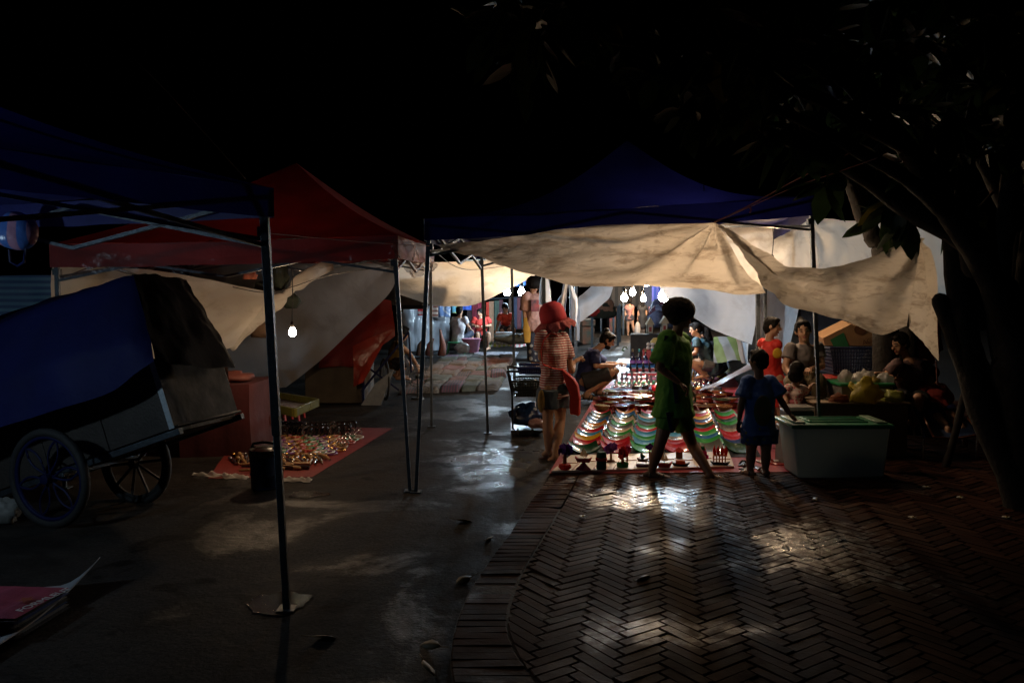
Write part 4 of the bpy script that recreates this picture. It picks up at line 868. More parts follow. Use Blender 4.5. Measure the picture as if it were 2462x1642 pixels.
for i, (x, y) in enumerate([(1190, 1050), (1415, 1030)]):
    p = z8(x, y, 19.2); t = thing('lantern_house', ['left', 'right'][i] + ' little white house-shaped lantern with a pointed roof', 'lantern', p)
    b = MB(); b.box(p + V(0, 0, .10), (.13, .13, .2)); obj('walls', b, mat('paper_wall', (.6, .52, .42), .6), t)
    b = MB(); b.box(p + V(-.0, -.067, .09), (.06, .006, .11)); obj('door', b, mat('red_print', (.4, .05, .04), .6), t)
    for sx in (-1, 1):
        b = MB(); b.box(p + V(sx * .07, -.07, .1), (.015, .015, .2)); obj('corner_post', b, WOODK, t)
    b = MB(); b.prism([(-.10, 0), (.10, 0), (0, .17)], .2, c=p + V(0, 0, .2)); obj('roof', b, mat('cream_roof', (.66, .52, .34), .6), t)
# clear bags, shoes and bottle right of the stall
GLS = mat('clear_bottle', (.45, .50, .58), .1, alpha=.5, spec=.9, bump=.1)
t = thing('water_bottle', 'clear plastic water bottle with a blue cap standing on the red sheet', 'bottle', G(1749, 908, MZ)); c = Vector(t.location)
b = MB(); b.lathe([(.045, 0), (.05, .01), (.046, .08), (.05, .12), (.048, .19), (.02, .26), (.018, .28)], c, 14); obj('body', b, GLS, t)
b = MB(); b.lathe([(.022, .275), (.022, .305), (.015, .31)], c, 10); obj('cap', b, mat('blue_cap', (.03, .12, .5), .4), t); b = MB(); b.lathe([(.051, .10), (.051, .17)], c, 14); obj('paper_label', b, mat('water_label', (.4, .45, .3), .5), t)
def crumple(name, label, cat, p, r, m, seed, n=20, k=14, group=None, amp=.35, sharp=4):
    b = MB(); b.ell((0, 0, 0), r, n=n, k=k); vs = []
    for v in b.v:
        d = v.normalized(); q = d * sharp * .5 + V(seed, seed * 2, 0)
        f = 1 + amp * noise.noise(q) + amp * .7 * noise.noise(q * 2.3); w = v * f; w.z = max(w.z, -r[2] * .75); vs.append(Vector(p) + w + V(0, 0, r[2] * .75))
    b.v = vs; o = obj(name, b, m, smooth='all'); return tag(o, label, cat, group)
SHB = mat('shiny_bag', (.22, .20, .24), .12, metal=.3, col2=(.05, .05, .06), ns=9, bump=1, bs=16)
for i, (x, y, m_, lb) in enumerate([(1660, 905, GLS, 'clear bag of beads behind the walking boy'), (1682, 915, SIL, 'silver foil bag near the squatting woman\'s feet'), (1640, 900, mat('gold_foil', (.5, .3, .08), .2, metal=.8, bump=.8, bs=20), 'gold foil bag just right of the walking boy\'s arm'), (1718, 905, GLS, 'clear bag between the foil bag and the water bottle'), (1700, 948, SHB, 'dark shiny bag in front of the rolled plastic'), (1722, 950, SHB, 'second dark shiny bag beside the sandals'), (1680, 945, mat('orange_glaze', (.55, .25, .06), .2, coat=.6), 'small orange glossy cup'), (1662, 940, SHB, 'dark shiny bag nearest the walking boy'), (1735, 912, mat('yellow_pack', (.5, .36, .04), .4), 'yellow packet leaning by the water bottle'), (1700, 920, mat('pink_pack', (.5, .12, .3), .4), 'upright pink packet by the squatting woman')]):
    crumple('bag', lb, 'bag', G(x, y, MZ), (.09, .07, .08) if i != 6 else (.055, .055, .06), m_, i * 3.3, amp=.4 if i != 6 else .05)
tarp('roll of white and red vinyl lying right of the dishes', [[(1680, 938, 10.9), (1730, 925, 11), (1780, 900, 11), (1822, 880, 11)], [(1690, 932, 11.1), (1735, 912, 11.2), (1780, 885, 11.2), (1825, 850, 11.2)]], mat('vinyl_white', (.22, .16, .16), .4, ns=3), 20, 8, .02, 3, (1, 1, 1), 81, name='vinyl_roll', cat='vinyl roll')
for i, (x, y) in enumerate([(1745, 958), (1762, 964)]):
    b = MB(); p = G(x, y, MZ); b.tube([p, p + V(.12, .06, .01), p + V(.24, .1, .005)], [(.045, .02), (.035, .02), (.05, .02)], 10, side=V(0, 1, 0), round_=True)
    tag(obj('shoe', b, mat('dark_shoe', (.04, .045, .06), .5)), ['left', 'right'][i] + ' dark grey slip-on shoe on the red sheet', 'shoe', 'pair of dark shoes')
for i, (x, y) in enumerate([(1502, 843), (1526, 843)]):
    t = thing('sandal', ['left', 'right'][i] + ' green rubber sandal on the road behind the squatting man', 'sandal', G(x, y, .001), .2, 'pair of green sandals'); c = Vector(t.location)
    b = MB(); b.tube([c + V(-.05, -.12, .015), c + V(0, 0, .012), c + V(.02, .14, .015)], [(.05, .015), (.04, .015), (.055, .015)], 10, side=V(1, 0, 0), round_=True); obj('sole', b, mat('green_rubber', (.10, .16, .03), .6), t)
    b = MB(); b.tube([c + V(-.06, .02, .02), c + V(-.02, .05, .09), c + V(.05, .05, .09), c + V(.08, .02, .02)], (.012), 6); obj('strap', b, mat('green_rubber', (.1, .16, .03), .6), t)
# gutter of loose sandals near the small boy
for i, (x, y, c_) in enumerate([(1868, 1118, 'red'), (1848, 1112, 'white'), (1802, 1128, 'dark'), (1790, 1118, 'dark'), (1830, 1132, 'brown')]):
    t = thing('sandal', '%s sandal lying %s the small boy in blue' % (['red', 'white', 'black', 'black strappy', 'brown'][i], ['far right of', 'right of', 'at the left foot of', 'further left of', 'between the feet of'][i]), 'sandal', G(x, y, PH), i, 'loose sandals on the bricks'); c = Vector(t.location)
    m_ = mat('sandal_' + c_, {'red': (.4, .03, .02), 'white': (.4, .38, .36), 'dark': (.02, .02, .02), 'brown': (.1, .05, .03)}[c_], .35)
    rot = Matrix.Rotation(1.2 + i * .5, 3, 'Z')
    b = MB(); b.tube([c + rot @ V(0, -.09, .012), c + V(0, 0, .01), c + rot @ V(0, .10, .012)], [(.038, .012), (.03, .012), (.042, .012)], 10, side=rot @ V(1, 0, 0), round_=True); obj('sole', b, m_, t)
    b = MB(); b.tube([c + rot @ V(-.04, .03, .012), c + rot @ V(-.01, .05, .05), c + rot @ V(.01, .05, .05), c + rot @ V(.04, .03, .012)], .009, 6); obj('strap', b, m_, t)
# ================================================================ metal cart with baskets left of the woman in the hat
kt = thing('metal_trolley', 'dark metal trolley stacked with plastic baskets left of the woman in the hat', 'trolley', G(1262, 1048)); 
A0 = z6(60, 790, 9.0); B0 = z6(330, 800, 9.0)
def tb(root, name, pts, r, m): b = MB(); b.tube(pts, r, 8); return obj(name, b, m, root)
DKM = mat('dark_steel', (.05, .05, .05), .35, metal=.7)
for dy in (0, .5):
    tb(kt, 'side_frame', [A0 + V(.0, dy, 0), B0 + V(0, dy, 0)], .012, DKM); 
    tb(kt, 'leg', [z6(62, 790, 9.0) + V(0, dy, 0), z6(98, 960, 9.0) + V(0, dy, 0), z6(102, 1220, 9.0) + V(0, dy, 0), V(z6(140, 1240, 9).x, 9 + dy, .03)], .012, DKM); tb(kt, 'leg', [B0 + V(0, dy, 0), z6(335, 1240, 9.0) + V(0, dy, 0), V(z6(300, 1240, 9).x, 9 + dy, .03)], .012, DKM)
b = MB(); c = z6(215, 1215, 9.25); b.box(c, (.38, .55, .025)); obj('shelf', b, DKM, kt)
for dy in (0, .5):
    for xx in (140, 250):
        b = MB(); p = V(z6(xx, 1240, 9).x, 9 + dy, .045); b.tube([p - V(.012, 0, 0), p + V(.012, 0, 0)], .045, 14); obj('wheel', b, TYRE, kt)
def basket(label, c, d, m, cat='basket', holes=(10, 4), taper=.86, group=None, thick=.008):
    t = thing('plastic_basket', label, cat, c, 0, group); w, dp, h = d
    b = MB()
    for ax_, (L1, off) in enumerate([(w, dp), (w, dp), (dp, w), (dp, w)]):
        sg = -1 if ax_ % 2 == 0 else 1
        nh, nv = (holes[0] if ax_ < 2 else max(3, int(holes[0] * dp / w))), holes[1]
        f = lambda u, z: (V(u * (taper + (1 - taper) * z / h), sg * off / 2 * (taper + (1 - taper) * z / h), z) if ax_ < 2 else V(sg * off / 2 * (taper + (1 - taper) * z / h), u * (taper + (1 - taper) * z / h), z))
        for i in range(nh + 1):
            u = -L1 / 2 + L1 * i / nh; b.bar(c + f(u, 0), c + f(u, h), thick)
        for j in range(nv + 2):
            z = h * j / (nv + 1); b.bar(c + f(-L1 / 2, z), c + f(L1 / 2, z), thick)
    obj('mesh_sides', b, m, t)
    b = MB(); b.box(c + V(0, 0, .005), (w * taper, dp * taper, .01)); obj('bottom', b, m, t)
    b = MB()
    for s_ in (-1, 1): b.box(c + V(0, s_ * dp / 2, h), (w + .03, .022, .022)); b.box(c + V(s_ * w / 2, 0, h), (.022, dp - .0225, .021))
    obj('rim', b, m, t, bevel=.004); return t
NVY = mat('navy_plastic', (.012, .022, .10), .35, bump=.05); DKP = mat('dark_plastic', (.018, .025, .025), .4, bump=.05)
basket('navy plastic basket on top of the metal trolley', z6(228, 800, 9.05) - V(0, 0, .0), (.26, .4, .07), NVY)
basket('dark mesh basket in the middle of the metal trolley', z6(214, 965, 9.02), (.34, .46, .17), DKP, holes=(12, 5))
crumple('dark_basket_fill', 'dark filling added inside the mesh basket on the trolley', 'cloth', z6(214, 955, 9.02), (.15, .2, .08), DKP, 2.7)  # filling added to make the inside of the basket dark
crumple('sack', 'dark blue plastic sack low on the metal trolley', 'sack', z6(205, 1185, 9.2), (.17, .22, .13), mat('blue_sack', (.012, .035, .10), .3, col2=(.008, .02, .06), ns=6, bump=1, bs=14, trans=.1), 4.4)
crumple('bag', 'pinkish plastic bag at the foot of the metal trolley behind the woman\'s leg', 'bag', z6(290, 1215, 8.95), (.10, .10, .055), mat('pinkish_bag', (.22, .12, .11), .4, bump=.8, bs=16), 6.1)

# ================================================================ right-hand family stall
WBR = mat('brown_board', (.10, .075, .05), .6, col2=(.07, .05, .035), ns=6, bump=.4)
bn = thing('bench_box', 'wide brown crate used as a table behind the green-lidded box', 'crate', V(2.95, 7.8, PH))
xl, xr = P(1958, 1000, 7.6).x, P(2184, 1000, 7.6).x
k = MB(); k.box(((xl + xr) / 2, 7.95, PH + .26), (xr - xl, .7, .50)); obj('body', k, WBR, bn, bevel=.008)
k = MB(); k.box(((xl + xr) / 2, 7.95, PH + .52), (xr - xl + .03, .73, .02)); obj('top', k, mat('table_top', (.26, .18, .11), .45, ns=6), bn, bevel=.004)
TZ = PH + .53
gb = thing('storage_box', 'large translucent plastic storage box with a green lid', 'storage box', V((P(1909, 1040, 6.75).x + P(2142, 1040, 6.75).x) / 2, 6.95, PH))
xa, xb = P(1909, 1040, 6.75).x, P(2142, 1040, 6.75).x; xc, xd = P(1922, 1160, 6.75).x, P(2130, 1160, 6.75).x; za, zb = PH + .004, .475; ya, yb = 6.75, 7.17
vs = [V(xc, ya + .03, za), V(xd, ya + .03, za), V(xd, yb - .03, za), V(xc, yb - .03, za), V(xa, ya, zb), V(xb, ya, zb), V(xb, yb, zb), V(xa, yb, zb)]
k = MB(); k.add(vs, [(0,3,2,1),(0,1,5,4),(1,2,6,5),(2,3,7,6),(3,0,4,7)])
obj('body', k, mat('frosted_plastic', (.48, .56, .55), .45, col2=(.38, .47, .50), ns=2, bump=.1, trans=.6), gb, bevel=.02)
GP = mat('green_plastic', (.02, .20, .09), .35, bump=.08)
k = MB(); k.box(((xa + xb) / 2, (ya + yb) / 2, zb + .018), (xb - xa + .05, yb - ya + .04, .036)); lid = obj('lid', k, GP, gb, bevel=.010)
k = MB(); k.box(((xa + xb) / 2, (ya + yb) / 2, zb + .042), ((xb - xa) * .62, (yb - ya) * .6, .012)); 
for q in (-1, 0, 1): k.box(((xa + xb) / 2, (ya + yb) / 2 + q * .08, zb + .052), ((xb - xa) * .58, .02, .008))
obj('raised_panel', k, GP, lid, bevel=.004)
for s_ in (-1, 1):
    k = MB(); k.box(((xa + xb) / 2 + s_ * ((xb - xa) / 2 - .06), (ya + yb) / 2, zb + .044), (.09, yb - ya - .05, .016)); obj('clip', k, mat('pale_green_clip', (.14, .24, .16), .4), lid, bevel=.005)
crumple('cloth_bundle', 'dark bundle of cloth showing through the side of the storage box', 'cloth', V((xa + xb) / 2 + .12, 6.98, PH + .02), (.24, .12, .13), mat('bundle_dark', (.02, .03, .07), .8), 8.8)
# things on the crate
def cbox(label, c, d, lidc, bodym, name='food_box', cat='box'):
    t = thing(name, label, cat, c); k = MB(); k.box(c + V(0, 0, d[2] / 2), d, taper=.9); obj('body', k, bodym, t, bevel=.008)
    k = MB(); k.box(c + V(0, 0, d[2] + .014), (d[0] + .03, d[1] + .03, .028)); obj('lid', k, lidc, t, bevel=.008); return t
z2 = Zf(1840, 740, 3.408)
CP = mat('cloudy_plastic', (.34, .32, .30), .3, alpha=.7, bump=.2)
cbox('clear food box with a green lid on the brown crate', V(P(2070, 960, 7.9).x, 7.95, TZ), (.50, .36, .13), mat('bright_green_lid', (.03, .26, .10), .4), CP)
cbox('clear box with a red lid behind the green-lidded food box', V(P(2030, 930, 8.5).x, 8.65, .42), (.46, .36, .26), mat('red_lid', (.42, .03, .02), .4), CP)
k = thing('deli_tray', 'black tray with a clear lid left of the tent pole', 'tray', V(P(1920, 1000, 7.35).x, 7.4, .40)); c = Vector(k.location)
b = MB(); b.box(c + V(0, 0, .07), (.25, .2, .14)); obj('body', b, DKP, k, bevel=.01); b = MB(); b.box(c + V(0, 0, .16), (.26, .21, .03)); obj('lid', b, CP, k, bevel=.008)
b = MB(); b.box(c - V(0, 0, .18), (.3, .25, .35)); tag(obj('low_crate', b, WBR, bevel=.01), 'low dark crate carrying the black tray', 'crate')
basket('navy laundry basket with square holes on the red-lidded box', V(P(2055, 892, 8.8).x, 8.85, .735), (.66, .44, .27), mat('basket_navy', (.014, .022, .07), .4), holes=(22, 6), taper=.84, thick=.009)
cb = thing('cardboard_box', 'open cardboard box with printing and a green panel lying in the navy basket', 'cardboard box', z2(740, 300, 8.85)); CBM = mat('cardboard', (.34, .20, .10), .75, col2=(.28, .16, .08), ns=10, bump=.2)
pts = [z2(x, y, 8.78) for x, y in [(490, 310), (470, 250), (700, 135), (1015, 225), (1020, 312)]]
k = MB(); n_ = len(pts); k.add(pts + [p + V(.03, .32, .03) for p in pts], [tuple(range(n_)), tuple(range(2 * n_ - 1, n_ - 1, -1))] + [(i, i + n_, (i + 1) % n_ + n_, (i + 1) % n_) for i in range(n_)]); obj('body', k, CBM, cb)
k = MB(); k.add([z2(x, y, 8.772) for x, y in [(530, 262), (640, 203), (688, 318), (560, 318)]], [(0, 1, 2, 3)]); obj('green_panel', k, mat('green_print', (.03, .20, .08), .7), cb)
k = MB(); k.add([z2(780 + 52 * math.cos(a), 180 + 42 * math.sin(a), 8.772) for a in [i * .3927 for i in range(16)]], [tuple(range(16))]); obj('round_print', k, mat('dark_print', (.14, .06, .03), .8), cb)
def text(s, name, parent, M, size, m, ext=.0006):
    cu = bpy.data.curves.new(name, 'FONT'); cu.body = s; cu.size = size; cu.extrude = ext; to = bpy.data.objects.new('tmp', cu); COL.objects.link(to)
    dg = bpy.context.evaluated_depsgraph_get(); me = bpy.data.meshes.new_from_object(to.evaluated_get(dg)); bpy.data.objects.remove(to)
    me.transform(WM[parent.name].inverted() @ M); me.materials.clear(); me.materials.append(m)
    o = bpy.data.objects.new(name, me); COL.objects.link(o); o.parent = parent; return o
p0_ = z2(800, 305, 8.768); ex = (z2(990, 250, 8.768) - p0_).normalized(); ez = V(-ex.z, 0, ex.x)
text('ACTIVE', 'printed_word', cb, Matrix.Translation(p0_) @ Matrix((ex, ez, ex.cross(ez))).transposed().to_4x4(), .075, mat('dark_print', (.14, .06, .03), .8))
YB = mat('yellow_bag', (.50, .42, .08), .4, col2=(.36, .30, .05), ns=5, bump=1, bs=14, trans=.45); WBG = mat('white_bag', (.55, .52, .50), .3, col2=(.4, .38, .36), ns=6, bump=1, bs=18, alpha=.75, trans=.3)
crumple('plastic_bag', 'large crumpled yellow plastic bag hanging over the front of the crate top', 'plastic bag', z2(830, 780, 7.62) , (.14, .07, .13), YB, 1.2, amp=.5)
b = MB(); b.prism([(0, 0), (.20, -.16), (.13, -.24), (-.02, -.05)], .05, c=z2(700, 600, 7.7)); tag(obj('plastic_bag', b, YB, bevel=.01), 'flat corner of yellow plastic bag folded over the food box', 'plastic bag')
crumple('plastic_bag', 'small knotted yellow-green bag at the right end of the crate', 'plastic bag', z2(1050, 786, 7.68), (.095, .07, .075), mat('yellow_green_bag', (.38, .40, .10), .4, bump=1, bs=14, trans=.4), 2.2)
crumple('plastic_bag', 'white plastic bag knotted at the left of the food boxes', 'plastic bag', z2(650, 640, 7.9), (.06, .06, .09), WBG, 3.9)
crumple('plastic_bag', 'clear plastic bag of food on the middle of the food box', 'plastic bag', z2(800, 650, 7.9), (.11, .08, .09), WBG, 5.2)
crumple('plastic_bag', 'white plastic bag in front of the seated man\'s hands', 'plastic bag', z2(975, 665, 7.9), (.08, .07, .09), WBG, 7.7)
crumple('food_bag', 'yellow food in a clear bag between the white bags', 'food bag', z2(880, 655, 7.85), (.08, .06, .06), mat('yellow_food', (.55, .40, .12), .4), 6.7)
crumple('plastic_bag', 'brown paper bag at the front edge of the crate', 'plastic bag', z2(600, 785, 7.65), (.09, .06, .055), mat('paper_brown', (.30, .18, .12), .5, bump=.8, bs=14), 9.7)
# folding lounger
lg = thing('lounge_chair', 'low folding lounge chair with blue fabric carrying the reclining child', 'lounge chair', V(P(2270, 1050, 8.2).x, 8.2, PH))
tb(lg, 'frame', [z2(1205, 830, 7.9), z2(1200, 900, 7.7), z2(1225, 1050, 7.55), z2(1300, 1062, 7.55)], .012, SIL)
tb(lg, 'frame', [z2(1300, 900, 7.8), z2(1380, 1060, 7.5), z2(1560, 1075, 7.5), z2(1760, 1040, 7.6), z2(1650, 880, 8.2)], .012, mat('orange_frame', (.3, .10, .03), .4))
for x_ in (1300, 1740):
    p = z2(x_, 1060, 7.6); tb(lg, 'leg', [p, V(p.x, p.y, PH)], .012, SIL)
b = MB(); b.grid(wrinkle(sheet_rows([[z2(1195, 800, 7.9), z2(1320, 800, 8.4), z2(1500, 800, 8.5)], [z2(1260, 930, 7.8), z2(1420, 930, 8.0), z2(1640, 900, 8.2)], [z2(1300, 1062, 7.5), z2(1500, 1068, 7.6), z2(1740, 1040, 7.7)]], 16, 16), .02, 3)); obj('fabric', b, mat('lounger_fabric', (.02, .05, .14), .7), lg, smooth='all', solid=.006)

# ================================================================ jewellery mat
J = [G(945, 1029, .006), G(751, 1146, .006), G(500, 1150, .006), G(590, 1022, .006)]
def JP(u, v, z=0): return (J[3].lerp(J[0], u)).lerp(J[2].lerp(J[1], u), v) + V(0, 0, z)    # u left-right, v back-front
b = MB(); b.grid(wrinkle([[JP(u / 20, v / 14) for u in range(21)] for v in range(15)], .004, 5))
tag(obj('ground_cloth', b, mat('red_cloth', (.19, .016, .012), .7, bump=.4)), 'red cloth spread on the road under the jewellery', 'ground cloth')
for (lb_, pa, pb, w_, sd_) in (('crumpled pale plastic edge at the front of the red cloth beside the pole', (625, 1150), (752, 1156), .10, 3), ('crumpled pale plastic edge left of the blue jug', (470, 1140), (600, 1150), .09, 8)):
    A_, B_ = G(*pa), G(*pb); rows = [[A_.lerp(B_, u / 34) + V(0, -w_ * v / 12 * (1 + .6 * noise.noise(V(u * .2, sd_, 0))), .012 + .05 * max(0, noise.noise(V(u * .23, v * .35, sd_)) + .25) * math.sin(math.pi * v / 12)) for u in range(35)] for v in range(13)]
    b = MB(); b.grid(rows); tag(obj('crumpled_sheet', b, TW2, smooth='all'), lb_, 'plastic sheet')
def f_neck(b):
    for q in range(2): b.tube([V(math.cos(a) * (.045 + .006 * q) , math.sin(a) * .075, .008 + .004 * q) for a in [i * math.pi / 8 for i in range(16)]], .006, 6, closed=True, side=V(0, 0, 1))
def f_brace(b): b.tube([V(math.cos(a) * .032, 0, .034 + math.sin(a) * .032) for a in [i * math.pi / 6 for i in range(12)]], .008, 6, closed=True, side=V(0, 1, 0))
def f_stick(b): b.tube([V(0, -.09, .01), V(.008, 0, .014), V(0, .09, .01)], [.006, .010, .005], 7); b.ell((0, .09, .012), (.014, .02, .012), n=8, k=6)
def f_pipe(b): b.tube([V(-.18, 0, .015), V(0, .02, .02), V(.16, -.01, .016)], [.010, .016, .02], 8, round_=True)
jm = {'black bead': mat('bead_black', (.015, .012, .012), .15, coat=.8), 'gold': GOLD, 'tan wooden': mat('bead_tan', (.42, .24, .10), .45), 'red': mat('bead_red', (.42, .04, .03), .3), 'green': mat('bead_green', (.05, .28, .12), .3), 'silver': SIL, 'white shell': mat('bead_white', (.5, .45, .4), .35), 'purple': mat('bead_purple', (.18, .04, .22), .3)}
jp = {}
def jit(kind, fn, cn, u, v, rz, s, lb, cat, grp, nm):
    ky = (kind, cn)
    if ky not in jp: jp[ky] = proto(nm, fn, [jm[cn]])
    o = jp[ky].copy(); COL.objects.link(o); o.location = JP(u, v, .004); o.rotation_euler = (0, 0, rz); o.scale = (s,) * 3; tag(o, lb, cat, grp)
for i in range(38): jit('brace', f_brace, 'black bead' if i % 5 else 'silver', .10 + .66 * (i % 19) / 18, .10 + .10 * (i // 19) + .06 * math.sin((i % 19) * .17), .5, 1.7, '%s bracelet, %s from left in the %s bracelet row' % ('black' if i % 5 else 'silver', ordn(i % 19), 'back' if i < 19 else 'front'), 'bracelet', 'bracelets in back rows on the red cloth', 'bracelet')
cy = ['tan wooden', 'red', 'green', 'white shell', 'purple', 'gold']
for i in range(96): jit('neck', f_neck, cy[(i * 7 + i // 16) % 6], .06 + .80 * (i % 16) / 15 + random.uniform(-.01, .01), .27 + .068 * (i // 16) + random.uniform(-.01, .01), random.uniform(-.8, .8), random.uniform(1.1, 1.5), '%s necklace, %s from left in the %s necklace row' % (cy[(i * 7 + i // 16) % 6], ordn(i % 16), ordn(i // 16)), 'necklace', 'necklaces laid on the red cloth', 'necklace')
for i in range(40): jit('stick', f_stick, ['gold', 'tan wooden', 'silver'][i % 3], .12 + .74 * (i % 20) / 19, .70 + .07 * (i // 20), .4 + random.uniform(-.3, .3), 1.5, '%s hairpin, %s from left in the %s hairpin row' % (['gold', 'tan wooden', 'silver'][i % 3], ordn(i % 20), 'back' if i < 20 else 'front'), 'hairpin', 'hairpins on the red cloth', 'hairpin')
for i in range(11): jit('pipe', f_pipe, 'black bead' if i % 2 else 'tan wooden', .38 + .07 * (i % 5) + .03 * (i // 5), .83 + .05 * (i // 5), random.uniform(-.3, .2), 1, '%s carved pipe, %s along the front of the red cloth' % ('black' if i % 2 else 'tan', ordn(i)), 'pipe', 'carved pipes at the front of the red cloth', 'carved_pipe')
for i in range(12): jit('brace2', f_brace, 'silver', .78 + .015 * (i % 4) + .03 * (i // 4), .16 + .10 * (i % 4) , 1.0, .8, 'silver bangle, %s in the cluster at the right edge' % ordn(i), 'bangle', 'silver bangles at the right edge', 'bangle')
# red covered stand, tray frame, stool, jug
rt = thing('covered_table', 'low table wrapped in dark red cloth between the handcart and the jewellery', 'table', V(-2.85, 8.2, 0))
k = MB(); x0, x1 = P(425, 1000, 7.8).x, P(605, 1000, 8.0).x
rows = []
for z in range(9):
    zz = .70 * (1 - z / 8); row = []
    pts = [V(x0, 8.6, 0), V(x0, 7.85, 0), V(x1, 7.95, 0), V(x1 + .05, 8.65, 0)]
    for e in range(3):
        for q in range(12): p = pts[e].lerp(pts[e + 1], q / 12); w = (1 + z / 8) * .012 * noise.noise(V(e * 9 + q * .8, z * .2, 2)); row.append(V(p.x + (w if e == 2 else 0), p.y - (w if e < 2 else 0), zz))
    row.append(V(pts[3].x, pts[3].y, zz)); rows.append(row)
k.grid(rows); k.add([V(x0, 8.6, .70), V(x0, 7.85, .70), V(x1, 7.95, .70), V(x1 + .05, 8.65, .70)], [(0, 1, 2, 3)])
obj('cloth', k, mat('dark_red_cloth', (.07, .006, .007), .8, col2=(.045, .004, .005), ns=4, bump=.5, bs=20, trans=.2), rt)
k = MB(); k.box(((x0 + x1) / 2, 8.25, .35), (x1 - x0 - .1, .55, .66)); obj('frame', k, WOODK, rt)
crumple('cloth_heap', 'orange-pink cloth heaped on the red covered table', 'cloth', V(x1 - .28, 8.2, .70), (.26, .16, .06), mat('salmon_cloth', (.12, .03, .022), .7), 2.9)
fr = thing('tray_frame', 'empty green and yellow wooden tray frame balanced on a red stool', 'tray', V(-2.5, 9.6, .33))
FC = [G(708, 983, .36), G(768, 958, .36), G(623, 934, .36), G(556, 950, .36)]; GY = mat('olive_paint', (.16, .15, .03), .3, col2=(.09, .10, .02), ns=10, coat=.3)
for i in range(4):
    a, b__ = FC[i], FC[(i + 1) % 4]; k = MB(); d = (b__ - a).normalized(); a2 = a + d * (.0 if i % 2 else .02); b2 = b__ - d * (.0 if i % 2 else .02)
    nrm = V(-d.y, d.x, 0); k.add([a2 + nrm * q + V(0, 0, z) for q, z in ((0, -.09), (.035, -.09), (.035, 0), (0, 0))] + [b2 + nrm * q + V(0, 0, z) for q, z in ((0, -.09), (.035, -.09), (.035, 0), (0, 0))], [(0, 1, 2, 3), (7, 6, 5, 4), (0, 4, 5, 1), (1, 5, 6, 2), (2, 6, 7, 3), (3, 7, 4, 0)]); obj('rail', k, GY, fr, bevel=.004)
k = MB(); cc = sum(FC, V(0, 0, 0)) / 4; k.add([f_.lerp(cc, .12) - V(0, 0, .075) for f_ in FC], [(0, 1, 2, 3)]); obj('tray_liner', k, mat('printed_newspaper', (.34, .36, .42), .6, col2=(.10, .05, .08), pattern='batik', ps=14), fr, solid=.004)
def stool(label, c, h, w, m, group=None):
    t = thing('plastic_stool', label, 'stool', c, 0, group); c = Vector(c)
    k = MB(); k.box(c + V(0, 0, h - .012), (w, w, .024)); obj('seat', k, m, t, bevel=.01)
    for sx in (-1, 1):
        for sy in (-1, 1): k = MB(); k.tube([c + V(sx * w * .4, sy * w * .4, h - .02), c + V(sx * w * .52, sy * w * .52, 0)], [(.035, .018), (.025, .014)], 8); obj('leg', k, m, t)
    return t
RP = mat('red_plastic', (.50, .025, .015), .35, bump=.05)
stool('red plastic stool under the tray frame', G(665, 1012), .255, .30, RP); stool('second red plastic stool half hidden behind the pole under the tray frame', G(700, 1008), .24, .26, RP)
jg = thing('cooler_jug', 'dark blue insulated jug with a black lid beside the near pole', 'jug', G(640, 1172)); c = Vector(jg.location)
k = MB(); k.lathe([(.105, 0), (.118, .01), (.122, .10), (.128, .11), (.128, .125), (.122, .135), (.13, .27), (.125, .285)], c, 28); obj('body', k, mat('jug_blue', (.012, .035, .12), .35, bump=.05), jg)
k = MB(); k.lathe([(.132, .28), (.135, .30), (.132, .325), (.10, .345), (.05, .35)], c, 28); obj('lid', k, mat('jug_lid', (.02, .02, .025), .25, coat=.4), jg)
k = MB(); k.tube([c + V(-.12, 0, .32), c + V(-.09, -.02, .37), c + V(0, -.03, .385), c + V(.09, -.02, .37), c + V(.12, 0, .32)], (.012), 8); obj('handle', k, mat('jug_lid', (.02, .02, .025), .25), jg)
# shirts on a sheet at the near left corner
sp = [G(-40, 1600, .003), G(0, 1575, .003), G(110, 1490, .003), G(200, 1420, .003), G(248, 1402, .003)]
rows = []
for v in range(17):
    t_ = v / 16; row = []
    for u in range(41):
        s_ = u / 40; p = spline(sp, 40)[u] if False else sp[0].lerp(sp[4], s_); ben = .03 * math.sin(s_ * 5); inw = V(-.72, -.18, 0)
        lift = (.045 + .10 * s_ ** 3) * max(0, 1 - t_ * 4) ** 1.6
        row.append(p + inw * t_ * (1.1) + V(ben * .4, 0, lift + .004))
    rows.append(row)
k = MB(); k.grid(rows); tag(obj('paper_sheet', k, mat('blueish_card', (.30, .34, .38), .6, col2=(.24, .22, .22), ns=3, bump=.3), smooth='all', solid=.004), 'thin board with its edge curled up lying under the stack of shirts', 'sheet')
sc_ = [(.30, .03, .07), (.04, .03, .03), (.06, .10, .30), (.20, .22, .22), (.05, .05, .05), (.03, .08, .22), (.22, .24, .26), (.05, .05, .06)]
sn = ['crimson', 'black', 'royal blue', 'grey', 'charcoal', 'navy', 'pale grey', 'dark grey']
q0, q1, q2, q3 = G(168, 1418, .10), G(42, 1492, .10), G(-150, 1492, .10), G(-60, 1412, .10)
